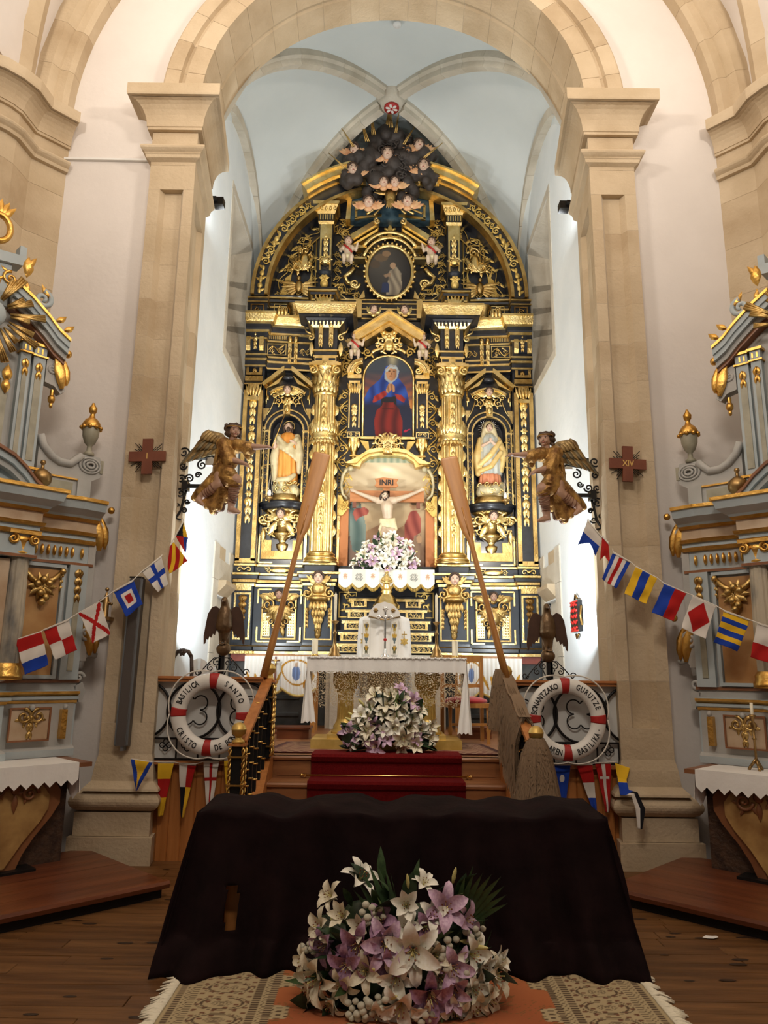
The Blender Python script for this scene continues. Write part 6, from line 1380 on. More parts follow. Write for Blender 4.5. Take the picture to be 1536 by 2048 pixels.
def emb(fl):
    def f(u, v):
        if fl: u = 1-u
        c = srgb(238, 234, 226)
        d = math.hypot((u-.42)*.8, v-.58)
        if .30 < d < .345: c = srgb(190, 140, 50)
        if math.hypot((u-.42)*1.6, v-.56) < .19: c = srgb(120, 140, 180)
        if math.hypot((u-.42)*1.6, v-.78) < .07: c = srgb(200, 170, 140)
        for (a, b) in ((.78, .75), (.86, .4), (.70, .25)):
            if math.hypot((u-a)*.6, (v-b)*.35) < .045: c = srgb(196, 140, 44)
        return c
    return f
def wheat(u, v):
    c = plainw(u, v)
    for k in range(5):
        a = .2+.15*k
        if abs(u-a-(v-.2)*.2*(k-2)) < .05*(1-abs(v-.35)*3) and .15 < v < .55: c = srgb(196, 146, 52)
    return c
for s, sd_ in ((-1, 'left'), (1, 'right')):
    za = PY(560, 1378, 10.0)[1]; zb = PY(560, 1312, 10.0)[1]; f = lambda px: PY(px, 1340, 10.0)[0]
    a, b, c = (f(487), f(566), f(634)) if s < 0 else (f(915), f(962), f(1046))
    if s < 0: drape('pleated white drape with golden wheat near the left newel post', a, b, 10.05, za, zb, wheat); drape('white drape with blue embroidered figure beside the altar at left', b-.02, c, 9.98, za+.02, zb, emb(False))
    else: drape('white drape with embroidered figure beside the altar at right', a, b, 9.98, za+.02, zb, emb(True)); drape('pleated white drape with golden wheat near the right newel post', b-.02, c, 10.05, za, zb, wheat)
    t = thing('side_credence', 'dark side table carrying the white drapes at %s of the altar' % sd_, 'table'); MB().box(min(a, c), max(a, c), 10.08, 10.6, zb-.03, zb+.02).build('table_top', 'oak', t)
    for px in (min(a, c)+.05, max(a, c)-.05):
        for yy in (10.13, 10.55): MB().box(px-.03, px+.03, yy-.03, yy+.03, SANC, zb-.03).build('leg', 'oak', t)
    t = thing('kneeler_box', 'low reddish wooden step box beside the altar at %s' % sd_, 'step box'); X, Y = PZ(585 if s < 0 else 952, 1478, SANC); MB().box(X-.19, X+.19, Y, Y+.34, SANC, SANC+.11).build('box', 'red_wood', t); MB().box(X-.21, X+.21, Y-.02, Y+.36, SANC+.11, SANC+.135).build('lid', 'red_wood', t)
t = thing('standing_crucifix', 'small dark crucifix standing against the pleated drape at left', 'crucifix'); X, Z = PY(552, 1318, 9.9); MB().box(X-.012, X+.012, 9.88, 9.9, Z-.16, Z+.03).box(X-.05, X+.05, 9.88, 9.9, Z-.03, Z-.008).build('cross_beams', 'cross_brown', t); b = MB().limb([(X, 9.87, Z-.01), (X, 9.87, Z-.1)], [.012, .01], 6).limb([(X-.045, 9.87, Z-.01), (X, 9.87, Z-.025), (X+.045, 9.87, Z-.01)], [.007, .009, .007], 6); b.build('figure', 'brass', t); MB().box(X-.014, X+.014, 9.88, 9.9, SANC, Z-.16).box(X-.07, X+.07, 9.82, 9.96, SANC, SANC+.03).build('foot', 'cross_brown', t)
def chair(label, x, y, rz):
    t = thing('presider_chair', label, 'chair', (x, y, SANC), rz)
    for ex in (-1, 1): MB().lathe([(.022, 0), (.022, .12), (.03, .15), (.018, .2), (.024, .42), (.02, .44)], (ex*.22, -.2, 0), 8).build('leg', 'oak', t); MB().box(ex*.24-.02, ex*.24+.02, .18, .22, 0, 1.0).build('leg', 'oak', t)
    MB().box(-.25, .25, -.24, .22, .40, .45).build('seat_frame', 'oak', t); MB().ell((0, -.02, .47), (.26, .23, .055), 18, 8).build('cushion', 'red_velvet', t)
    MB().box(-.24, .24, .18, .21, .92, 1.0).build('top_rail', 'oak', t); MB().box(-.24, .24, .185, .205, .62, .66).build('back_rail', 'oak', t); MB().box(-.22, .22, -.2, -.18, .2, .23).build('stretcher', 'oak', t); return t
chair('wooden chair with red cushion half hidden by the right end of the altar', .93, 8.95, .1); chair('wooden chair with red cushion behind the middle of the altar', .02, 9.25, 0)
# rug under the altar
def rugc(u, v):
    e = min(u, 1-u, v*.6, (1-v)*.6)
    if e < .03: return srgb(70, 30, 26)
    if e < .10: return srgb(150, 120, 90) if math.sin(u*150)*math.sin(v*70) > 0 else srgb(96, 40, 34)
    return lerp(srgb(104, 50, 40), srgb(160, 130, 100), .5+.5*math.sin(u*60)*math.sin(v*40))
tag(paint_grid('altar_rug', 130, 60, lambda u, v: (-1.12+2.2*u-.12*(1-v)*(1-2*u), 7.60+1.1*v, SANC+.008), rugc, None, 'print_rug', .008), 'patterned oriental rug under the altar plinth', 'rug')
# dark chair and folded cloth seen above the left railing
t = thing('carved_chair', 'dark carved chair back rising above the railing at left', 'chair'); X, Z = PY(366, 1303, 8.6); h = PY(366, 1345, 8.6)[1]
for e in (-1, 1): MB().limb([(X+e*.10, 8.6, SANC), (X+e*.115, 8.6, h), (X+e*.10, 8.6, Z-.06)], [.02, .022, .02], 8).build('back_post', 'hair', t); MB().box(X+e*.1-.02, X+e*.1+.02, 8.2, 8.24, SANC, SANC+.45).build('leg', 'hair', t)
q = MB(); curl2(q, [(X-.1, Z-.06), (X-.06, Z), (X, Z+.015), (X+.06, Z), (X+.1, Z-.06)], 8.6, .024, .024); rosette(q, X, Z-.01, 8.58, .05); q.build('crest_rail', 'hair', t); MB().box(X-.14, X+.14, 8.18, 8.62, SANC+.42, SANC+.47).build('seat', 'hair', t)
t = thing('draped_stand', 'white cloth draped over a dark stand behind the left railing', 'cloth'); X, Z = PY(402, 1325, 8.8)
rows = [[(X-.12+.3*i/14, 8.8-.03*math.sin(i*1.4), Z-.02*j*4+(.05 if j == 0 else 0)*math.sin(i*.35)) for i in range(15)] for j in range(5)]; MB().loft(rows, closed=False, caps=False).build('cloth', 'white_cloth', t, recalc=False); MB().box(X-.02, X+.02, 8.82, 8.86, SANC, Z).box(X-.1, X+.1, 8.76, 8.92, SANC, SANC+.04).build('stand', 'hair', t)
# ================================================================== RAILINGS, LIFEBUOYS, EAGLES, OARS
def twist(mb, x, y, z0, z1, r, turns, ph=0, t=.012, mi=0, n=None):
    n = n or int((z1-z0)*40); mb.tube([(x+r*math.cos(ph+2*PI*turns*i/n), y+r*math.sin(ph+2*PI*turns*i/n), z0+(z1-z0)*i/n) for i in range(n+1)], t, 5, mi)
FIN = [(0, 0), (.05, 0), (.055, .012), (.05, .022), (.03, .035), (.026, .05), (.035, .06), (.058, .075), (.062, .105), (.066, .11), (.062, .116), (.056, .135), (.04, .155), (.015, .166), (0, .167)]
LX = {-1: -1.605, 1: 1.628}; LZc = {-1: 1.288, 1: 1.28}
for s, sd_ in ((-1, 'left'), (1, 'right')):
    g = thing('railing', 'black wrought iron chancel railing with wooden handrail at %s of the stairs' % sd_, 'railing')
    MB().box(s*1.16, s*2.18, 7.09, 7.17, 1.57, 1.60).box(s*1.16, s*2.18, 7.07, 7.19, 1.60, 1.622).build('top_rail', 'pine_x', g)
    MB().box(s*1.16, s*2.16, 7.165, 7.17, LZ, 1.575).build('white_backing', 'glass_white', g)
    MB().box(s*1.16, s*2.16, 7.12, 7.14, 1.05, 1.068).build('iron_bar', 'iron', g); MB().box(s*1.16, s*2.16, 7.12, 7.14, LZ+.005, LZ+.022).build('iron_bar', 'iron', g)
    for c in (1.335, 1.80, 2.265):
        pts = [(s*c+.245*math.cos(a), 7.13, 1.315+.255*math.sin(a)) for a in [2*PI*i/40 for i in range(40)] if abs(c+s*s*.245*math.cos(a)*(1 if s > 0 else -1)) < 2.17]
        full = len(pts) == 40
        if not full: pts = [p for p in sorted(pts, key=lambda p: math.atan2(p[2]-1.315, (p[0]-s*c)*(-s)))]
        MB().tube(pts, .013, 6, closed=full, sq=1).build('iron_ring', 'iron', g)
        if c < 2.2:
            for e in (-1, 1):
                for f in (-1, 1):
                    P = [(s*c+e*(.02+.09*math.sin(t)), 7.13, 1.315+f*(.065-.065*math.cos(t))) for t in [PI*.98*i/10 for i in range(11)]]+[(s*c+e*.13, 7.13, 1.315+f*.20)] if False else [(s*c+e*(.06+.065*math.cos(t)), 7.13, 1.315+f*(.066+.065*math.sin(t))) for t in [-PI/2+1.35*PI*i/14 for i in range(15)]]
                    MB().tube(P, .007, 5).build('iron_scroll', 'iron', g)
    for k in range(5):
        xx = s*(1.24+.2*k)
        for (dx, dz) in ((-.03, 0), (.03, 0), (0, -.03), (0, .03)): MB().tube([(xx+dx+.024*math.cos(a), 7.13, 1.0+dz*.95+.024*math.sin(a)) for a in [2*PI*i/12 for i in range(12)]], .005, 4, closed=True).build('small_ring', 'iron', g)
        MB().box(xx+.095, xx+.107, 7.12, 7.14, LZ+.02, 1.05).build('iron_upright', 'iron', g)
    # ---- newel posts and sloping stair rail
    h = thing('stair_rail', 'wooden stair handrail on black balusters with gold collars at %s' % sd_, 'stair rail')
    U, Lw = Vector((s*1.125, 7.16, 1.60)), Vector((s*1.215, 6.42, 1.10)); d = (U-Lw); nrm = Vector((0, -d.z, d.y)).normalized()
    r = MB(); w = .045
    r.loft([[p+Vector((e*w, 0, 0))+nrm*f for e, f in ((-1, 0), (1, 0), (1, .035), (-1, .035))] for p in (Lw-nrm*.02, U-nrm*.02)], sm=False); r.build('handrail', 'pine', h)
    for k in range(6):
        t = (k+.5)/6; p = Lw.lerp(U, t); zf = .20+(p.y-6.1)*.608; MB().box(p.x-.016, p.x+.016, p.y-.016, p.y+.016, max(0, zf-.15), p.z-.01).build('baluster', 'iron', h)
        q = MB()
        for zz in [zf+.06+.13*i for i in range(int((p.z-zf-.08)/.13)+1)]: q.lathe([(0, -.006), (.026, -.006), (.026, .006), (0, .006)], (p.x, p.y, zz+.03*(k % 2)), 8)
        q.build('gold_collar', 'brass', h)
    for nm, (x, y, z0, z1) in (('upper', (s*1.125, 7.2, SANC, 1.59)), ('lower', (s*1.235, 6.40, 0, 1.09))):
        t = thing('newel_post', 'gilded ball-topped newel post at the %s end of the %s stair rail' % ('top' if nm == 'upper' else 'foot', sd_), 'newel post', (x, y, z0))
        H = z1-z0; MB().box(-.045, .045, -.045, .045, 0, H).build('core', 'iron', t); MB().box(-.07, .07, -.07, .07, H-.02, H+.0).build('cap', 'pine', t); MB().lathe(FIN, (0, 0, H), 16).build('ball_finial', 'gold_paint', t)
        for ex in (-1, 1):
            for ey in (-1, 1): q = MB(); twist(q, ex*.055, ey*.055, .02, H-.03, .010, H*9, 0, .009); twist(q, ex*.055, ey*.055, .02, H-.03, .010, H*9, PI, .009); q.build('twisted_rod', 'brass', t)
        for k in range(5):
            zz = .1+k*.22
            if zz < H-.1: MB().box(-.068, .068, -.072, -.06, zz, zz+.014).box(-.068, .068, .06, .072, zz, zz+.014).box(-.072, -.06, -.068, .068, zz, zz+.014).box(.06, .072, -.068, .068, zz, zz+.014).build('band', 'brass', t)
    # ---- lifebuoy
    cx, cz, cy = LX[s], LZc[s], 6.985
    b = thing('lifebuoy', 'white lettered lifebuoy with red bands hung on the %s railing' % sd_, 'lifebuoy', (cx, cy, cz))
    R_, rt = .297, .069
    def torus(R, r, a0, a1, n, m=14, ry=.75):
        full = abs(a1-a0) > 6.28; mb = MB(); rings = [[((R+r*math.cos(q))*math.cos(a), -r*ry*math.sin(q), (R+r*math.cos(q))*math.sin(a)) for q in [2*PI*k/m for k in range(m)]] for a in [a0+(a1-a0)*i/n for i in range(n+(0 if full else 1))]]
        if full: rings.append(rings[0])
        mb.loft(rings, caps=not full); return mb
    torus(R_, rt, 0, 2*PI, 56).build('ring', 'white_paint', b)
    for k in range(4): a = k*PI/2+.04*s*0+(-.05 if s < 0 else .0); torus(R_, rt+.0025, a-.12, a+.12, 6).build('red_band', 'red_tape', b)
    def letters(txt, a0, a1, bottom=False, size=.072):
        mb = MB(); n = len(txt)
        for i, ch in enumerate(txt):
            if ch == ' ': continue
            a = math.radians(a0+(a1-a0)*i/max(1, n-1)); vs, fs = text_mesh(ch, size, .0015, .0012); Rr = R_+.003; rot = (a-PI/2) if not bottom else (a+PI/2)
            c, sn = math.cos(rot), math.sin(rot)
            mb.add([((x*.72*c-y*sn)+Rr*math.cos(a), -rt*.75*math.sqrt(max(.05, 1-min(.98, abs(y/rt)*.98)**2))-.002-z, (x*.72*sn+y*c)+Rr*math.sin(a)) for x, y, z in vs], fs)
        mb.build('lettering', 'letter_black', b, recalc=False)
    if s < 0: letters('BASILICA', 160, 117); letters('SANTO', 63, 24); letters('CRISTO', 207, 245, True); letters('DE BONANZA', 285, 345, True)
    else: letters('BONANTZAKO', 170, 108); letters('GURUTZE', 68, 20); letters('AREN', 238, 256, True); letters('BASILIKA', 289, 333, True); MB().ell((R_*math.cos(math.radians(342)), -rt*.75, R_*math.sin(math.radians(342))), (.005, .003, .005), 6, 4).build('full_stop', 'letter_black', b)
    rp_ = [(math.cos(a)*(R_+rt+.01+.04*abs(math.sin(2*a))), -.02, math.sin(a)*(R_+rt+.008+.05*abs(math.sin(2*a)))) for a in [2*PI*i/64 for i in range(64)] if math.sin(a) > -.9]
    for k in range(4): P = [(math.cos(a)*(R_+rt+.008+.055*math.sin((a-k*PI/2)*2)), -.02, math.sin(a)*(R_+rt+.008+.055*math.sin((a-k*PI/2)*2))) for a in [k*PI/2+PI/2*i/14 for i in range(15)]]; MB().tube(P, .007, 5).build('grab_rope', 'rope', b)
    # ---- eagle on its iron stand
    ex, ey = (-1.628 if s < 0 else 1.592), 7.47; ez = 0 if s < 0 else -.03
    e = thing('eagle_lectern', 'bronze eagle with spread wings on a globe above the %s railing' % sd_, 'eagle', (ex, ey, SANC))
    e.location = (0, 0, 0)
    MB().ell((ex, ey, 1.885+ez), (.072, .072, .068), 16, 10).build('globe', 'eagle', e); z = 1.95+ez; bd_ = MB()
    bd_.limb([(ex, ey, z+.06), (ex, ey-.02, z+.16), (ex, ey-.02, z+.27), (ex-.003, ey-.03, z+.36), (ex-.006, ey-.05, z+.415)], [.045, .085, .075, .042, .036]); bd_.limb([(ex-.006, ey-.06, z+.41), (ex-.008, ey-.11, z+.395)], [.022, .008]); 
    for q in (-1, 1): bd_.limb([(ex+q*.025, ey-.03, z+.1), (ex+q*.025, ey-.04, z+.0)], [.03, .014]); bd_.limb([(ex+q*.025, ey-.04, z+.0), (ex+q*.03, ey-.075, z-.02)], [.012, .008]); bd_.limb([(ex+q*.02, ey-.04, z), (ex+q*.005, ey-.075, z-.025)], [.011, .007])
    bd_.limb([(ex, ey+.04, z+.1), (ex, ey+.09, z-.02)], [.05, .035]); remesh(bd_, 'body', 'eagle', .009, 3, e)
    for q in (-1, 1):
        out = [(.04, .25), (.06, .33), (.10, .36), (.14, .345), (.175, .28), (.19, .18), (.205, .06), (.20, -.02), (.185, -.01), (.175, .035), (.16, .02), (.15, .06), (.13, .045), (.115, .085), (.095, .07), (.085, .11), (.06, .13), (.05, .2)]
        MB().prism([(ex+q*a, z+b_) for a, b_ in out], ey+.0, ey+.016).build('wing', 'eagle_wing', e)
    MB().box(ex-.018, ex+.018, ey-.018, ey+.018, SANC, 1.83+ez).build('iron_post', 'iron', e); MB().box(ex-.12, ex+.12, ey-.12, ey+.12, SANC, SANC+.03).build('iron_foot', 'iron', e)
    for q in (-1, 1):
        w = MB(); w.tube([(ex+q*a, ey-.02, b_) for a, b_ in ((.02, 1.80), (.08, 1.80), (.15, 1.73), (.21, 1.66), (.23, 1.635))], .006, 5); w.build('iron_brace', 'iron', e)
        w = MB(); curl2(w, spiral(ex+q*.055, 1.755, .04, 1.3, PI/2, -q, 20), ey-.02, .006, .005); w.build('iron_scroll', 'iron', e); w = MB(); curl2(w, spiral(ex+q*.115, 1.70, .036, 1.3, PI/2, -q, 20), ey-.02, .006, .005); w.build('iron_scroll', 'iron', e)
        w = MB(); curl2(w, spiral(ex+q*.235, 1.66, .036, 1.2, 0, q, 18), ey-.02, .006, .005); w.build('iron_scroll', 'iron', e); w = MB(); w.tube([(ex+q*.02, ey-.02, 1.63), (ex+q*.06, ey-.02, 1.72)], .006, 5); w.build('iron_brace', 'iron', e)
    # ---- oar
    B0, T0 = (Vector((-1.165, 7.13, 1.62)), Vector((-.70, 7.40, 3.90))) if s < 0 else (Vector((1.125, 7.13, 1.62)), Vector((.615, 7.40, 3.87)))
    L = (T0-B0).length; o = thing('oar', 'long varnished wooden oar leaning inward from the %s newel post' % sd_, 'oar', B0)
    q = MB(); prof = [(0, .036, .036), (.3, .034, .034), (.9, .028, .028), (1.32, .026, .026), (1.42, .036, .022), (1.50, .062, .018), (1.62, .070, .015), (2.0, .082, .012), (L-.03, .092, .010), (L-.008, .088, .009), (L, .075, .006)]
    q.loft([[(rx*math.cos(a)*(1 if rx < .04 else (abs(math.cos(a))**-.35 if abs(math.cos(a)) > .3 else 1)), ry*math.sin(a), z_) for a in [2*PI*i/16 for i in range(16)]] for z_, rx, ry in prof]); ob = q.build('shaft_and_blade', 'oak', o)
    q = MB(); q.loft([[(.008*math.cos(a), -.018-.002*math.sin(a)*2, z_) for a in [2*PI*i/6 for i in range(6)]] for z_ in (1.40, 1.75)]); q.build('blade_ridge', 'oak', o)
    Zv = (T0-B0).normalized(); Yv = (Vector((0, 1, 0))-Zv*Zv.y).normalized(); Xv = Yv.cross(Zv)
    o.matrix_world = Matrix(((Xv.x, Yv.x, Zv.x, B0.x), (Xv.y, Yv.y, Zv.y, B0.y), (Xv.z, Yv.z, Zv.z, B0.z), (0, 0, 0, 1)))
# ---- fishing net over the right stair rail
nt = thing('fishing_net', 'brown fishing net draped over the right handrail and newel posts', 'net'); U, Lw = Vector((1.125, 7.22, 1.74)), Vector((1.235, 6.38, 1.24)); rn = random.Random(8)
def hang(p0, p1, drop0, drop1, n, name, side, dens=3, outx=.07):
    for k in range(dens):
        rows = []
        for j in range(9):
            t = j/8; row = []
            for i in range(n+1):
                u = i/n; p = p0.lerp(p1, u); dz = (drop0+(drop1-drop0)*u)*(1+.06*math.sin(i*2.1+k))*t; row.append((p.x+side*(outx*min(1, t*3.5)+.014*k+.02*math.sin(i*1.3+k*2)*t), p.y-.012*k-.03*t+.022*math.sin(i*.9+k)*t, p.z+.012-dz))
            rows.append(row)
        MB().loft(rows, closed=False, caps=False).build(name, 'net', nt, recalc=False)
rl0, rl1 = Vector((1.125, 7.16, 1.645)), Vector((1.19, 6.62, 1.29))
hang(rl0, rl1, .72, .78, 22, 'net_fold', -1); hang(rl0, rl1, .25, .3, 22, 'net_fold', 1, 2)
rows = [[p+Vector((e*.055, 0, 0.02+.016*math.sin(i*.8))) for e in (-1, -.3, .4, 1)] for i, p in enumerate([rl0.lerp(rl1, i/16) for i in range(17)])]; MB().loft(rows, closed=False, caps=False).build('net_fold', 'netting_solid', nt, recalc=False)
def skirt(c, z0, z1, r0, r1, name, a0=0, a1=2*PI, dens=2, fr=7):
    for k in range(dens):
        rows = []
        for j in range(10):
            t = j/9; rr = r0+(r1-r0)*t**.6+.012*k; rows.append([(c[0]+rr*(1+.12*math.sin(fr*a+k)*t)*math.cos(a), c[1]+rr*(1+.12*math.sin(fr*a+k)*t)*math.sin(a), z0+(z1-z0)*t*(1+.05*math.sin(3*a+k))) for a in [a0+(a1-a0)*i/30 for i in range(31)]])
        MB().loft(rows, closed=False, caps=False).build(name, 'net', nt, recalc=False)
skirt((1.235, 6.38), 1.16, .62, .05, .17, 'net_fold', 0, 2*PI, 2); skirt((1.235, 6.38), 1.14, .15, .06, .24, 'net_fold', 2.2, 4.4, 3); skirt((1.235, 6.38), 1.14, .2, .06, .23, 'net_fold', -.9, .5, 2)
skirt((1.10, 7.2), 1.72, 1.18, .05, .13, 'net_fold', 1.8, 5.0, 3)

# ================================================================== SIGNAL FLAGS
WH, RD, BL, YE, BK = srgb(214, 208, 200), srgb(170, 28, 26), srgb(28, 62, 160), srgb(226, 180, 40), srgb(22, 20, 26)
def fl(kind):
    def f(u, v):                         # u along the hoist tape, v downwards
        if kind == 'T': return RD if v < .34 else (WH if v < .67 else BL)
        if kind == 'U': return RD if (u < .5) == (v < .5) else WH
        if kind == 'V': return RD if min(abs(u-v), abs(u-1+v)) < .10 else WH
        if kind == 'W': m = min(u, 1-u, v, 1-v); return BL if m < .22 else (WH if m < .36 else RD)
        if kind == 'X': return BL if (abs(u-.5) < .11 or abs(v-.5) < .11) else WH
        if kind == 'Y': return RD if math.sin((u+v)*11) > 0 else YE
        if kind == 'Z': 
            if v < u and v < 1-u: return BK
            if v < u: return YE
            return RD if v < 1-u else BL
        if kind == 'S': return BL if min(u, 1-u, v, 1-v) > .27 else WH
        if kind == 'A': return WH if v < .45 else BL
        if kind == 'B': return RD
        if kind == 'C': return (BL, WH, RD, WH, BL)[min(4, int(u*5))]
        if kind == 'D': return BL if .32 < u < .68 else YE
        if kind == 'E': return BL if u < .5 else RD
        if kind == 'F': return RD if abs(u-.5)+abs(v-.5) < .46 else WH
        if kind == 'G': return YE if int(v*6) % 2 == 0 else BL
        if kind == 'H': return WH if v < .55 else RD
        if kind == 'P1': return YE if (u-.5)**2*4 < (.34*(1-v))**2*4 or abs(u-.5) < .5-.22/(max(.05, 1-v)) else BL
        if kind == 'P2': return YE if v < .30 or v > .64 else RD
        if kind == 'P3': return (WH if u < .5 else RD) if v < .42 else (BK if u < .5 else YE)
        if kind == 'P4': return RD if abs(u-.5) < .09 or abs(v-.36) < .035 else WH
        if kind == 'P5': return YE
        if kind == 'Q1': return WH if math.hypot((u-.5)*.42, v-.28)*2.2 < .17 else BL
        if kind == 'Q2': return RD if v < .34 else (WH if v < .66 else BL)
        if kind == 'Q3': return WH if abs(u-.5) < .13 or (abs(v-.30) < .035 and .12 < u < .88) else RD
        if kind == 'Q4': return YE if v < .25 else (BL if v < .5 else (WH if u < .5 else BK))
        return WH
    return f
DESC = {'T': 'red, white and blue striped', 'U': 'red and white quartered', 'V': 'white with red saltire', 'W': 'blue bordered with white and red squares', 'X': 'white with blue cross', 'Y': 'yellow and red diagonally striped', 'Z': 'four-triangle black, yellow, red and blue', 'S': 'white with blue centre square', 'A': 'white and blue swallow-tailed', 'B': 'plain red swallow-tailed', 'C': 'blue, white and red vertically striped', 'D': 'yellow with broad blue stripe', 'E': 'half blue half red', 'F': 'white with red diamond', 'G': 'yellow and blue striped', 'H': 'white over red',
 'P1': 'blue-edged yellow triangular', 'P2': 'yellow, red, yellow tapering', 'P3': 'white, red, black and yellow quartered tapering', 'P4': 'white tapering with thin red cross', 'P5': 'plain yellow tapering', 'Q1': 'blue tapering with white disc', 'Q2': 'red, white and blue tapering', 'Q3': 'red tapering with white cross', 'Q4': 'twisted yellow, blue, white and black tapering'}
def flag(kind, TL, TR, BR, BLc, Y0, Y1, where, grp, wav=.012, tape=True, pen=False):
    def corner(p, Y): a = PY(p[0], p[1], Y); return Vector((a[0], Y, a[1]))
    a, b, c, d = corner(TL, Y0), corner(TR, Y1), corner(BR, Y1), corner(BLc, Y0); fk = fl(kind)
    t = thing('signal_pennant' if pen else 'signal_flag', '%s signal %s %s' % (DESC[kind], 'pennant' if pen else 'flag', where), 'pennant' if pen else 'flag', group=grp)
    ph = random.Random(hash(kind) % 99 if False else sum(map(ord, kind))).uniform(0, 6)
    def pos(u, v): p = a.lerp(b, u).lerp(d.lerp(c, u), v); p.y += wav*math.sin(u*7+v*5+ph)*v+.006*math.sin(v*11+ph); return tuple(p)
    keep = (lambda u, v: v < .98-.34*(1-abs(2*u-1)) if kind in 'AB' else True) if kind in ('A', 'B') else None
    paint_grid('cloth', 40, 40, pos, fk, t, 'print_cloth', .0015, keep, soft=False)
    if tape: q = MB(); q.tube([a, b], .007, 4, sq=.5); q.build('hoist_tape', 'rope', t)
gl, gr = 'signal flags strung at left', 'signal flags strung at right'
LF = [('S', (-58, 1306), (5, 1287), (18, 1358), (-44, 1377), 6.3), ('T', (31, 1281), (83, 1264), (97, 1330), (49, 1350), 6.4), ('U', (87, 1261), (137, 1240), (154, 1300), (111, 1320), 6.52), ('V', (157.5, 1227), (200, 1204), (221, 1268), (185, 1287), 6.66), ('W', (227, 1184), (267, 1161), (286, 1208), (253, 1234), 6.8), ('X', (284, 1144), (323, 1113), (336, 1168), (315, 1184), 6.95), ('Y', (327, 1108), (346, 1083), (376, 1122), (340, 1148), 7.15), ('Z', (351, 1072), (367, 1042), (376, 1076), (371, 1106), 7.35)]
RF = [('A', (1175, 1041), (1205, 1077), (1191, 1112), (1156, 1090), 7.35), ('B', (1205, 1073), (1225, 1096), (1218, 1128), (1199, 1123), 7.15), ('C', (1226, 1105), (1261, 1125), (1232, 1178), (1203, 1158), 6.97), ('D', (1271, 1134), (1314, 1157), (1292, 1208), (1249, 1187), 6.85), ('E', (1328, 1168), (1372, 1187), (1347, 1242), (1304, 1225), 6.72), ('F', (1385, 1192), (1432, 1213), (1410, 1278), (1362, 1256), 6.58), ('G', (1448, 1222), (1499, 1241), (1476, 1303), (1428, 1284), 6.44), ('H', (1515, 1247), (1560, 1261), (1543, 1328), (1499, 1314), 6.3)]
for L, grp, wh in ((LF, gl, 'on the line at left'), (RF, gr, 'on the line at right')):
    P = []
    for (k, a, b, c, d, Y) in L:
        flag(k, a, b, c, d, Y, Y+(.06 if L is LF else -.06), wh, grp)
        for p, yy in ((a, Y), (b, Y+(.06 if L is LF else -.06))): q = PY(p[0], p[1]-1.5, yy); P.append((q[0], yy, q[1]))
    if L is LF: q = PY(366, 1036, 7.6); P.append((q[0], 7.55, q[1]))
    else: q = PY(1188, 1045, 7.6); P.insert(0, (q[0], 7.55, q[1]))
    tag(MB().tube(P, .005, 5).build('flag_line', 'rope'), 'white cord carrying the signal flags at %s' % ('left' if L is LF else 'right'), 'cord')
PLf = [('P1', (262, 1518), (306, 1525), (273, 1582), (271, 1582)), ('P2', (316, 1526), (348, 1526), (325, 1632), (315, 1634)), ('P3', (358, 1528), (392, 1530), (367, 1636), (362, 1636)), ('P4', (407, 1525), (438, 1524), (424, 1618), (413, 1618)), ('P5', (448, 1521), (474, 1518), (468, 1622), (455, 1622))]
PRf = [('Q1', (1107, 1530), (1141, 1530), (1129, 1628), (1120, 1628)), ('Q2', (1153, 1530), (1185, 1529), (1195, 1632), (1189, 1632)), ('Q3', (1190, 1526), (1222, 1526), (1220, 1625), (1212, 1625))]
for L, grp, wh in ((PLf, 'pennants hung under the left railing', 'under the left railing'), (PRf, 'pennants hung under the right railing', 'under the right railing')):
    for (k, a, b, c, d) in L: Yp = 6.86 if k == 'P1' else 7.06; flag(k, a, b, c, d, Yp, Yp, wh, grp, .008, True, True)
t = thing('signal_pennant', '%s signal pennant draped over the right pier base' % DESC['Q4'], 'pennant', group='pennants hung under the right railing')
pts = [(1230, 1526, 1260, 1536, 7.02), (1236, 1556, 1252, 1560, 6.98), (1240, 1590, 1258, 1580, 6.88), (1262, 1590, 1276, 1585, 6.84), (1272, 1618, 1290, 1618, 6.80), (1276, 1658, 1284, 1658, 6.80)]
def q4(u, v):
    t_ = v*(len(pts)-1); i = min(len(pts)-2, int(t_)); f = t_-i; A, B_ = pts[i], pts[i+1]; Y = A[4]+(B_[4]-A[4])*f; xa, ya, xb, yb = [A[k]+(B_[k]-A[k])*f for k in range(4)]; q = PY(xa+(xb-xa)*u, ya+(yb-ya)*u, Y); return (q[0], Y+.012*math.sin(v*9+u*3), q[1])
paint_grid('cloth', 16, 60, q4, fl('Q4'), t, 'print_cloth', .0015, None, soft=False)
for pts_, lb in (([(258, 1516), (306, 1523), (316, 1524), (348, 1524), (358, 1526), (392, 1528), (407, 1523), (438, 1522), (448, 1519), (476, 1516)], 'left'), ([(1092, 1522), (1107, 1528), (1141, 1528), (1153, 1528), (1185, 1527), (1222, 1524), (1235, 1524)], 'right')):
    P = [(PY(x, y, 7.055)[0], 7.055, PY(x, y, 7.055)[1]) for x, y in pts_]; tag(MB().tube(P, .004, 4).build('pennant_line', 'rope'), 'white cord carrying the pennants under the %s railing' % lb, 'cord')
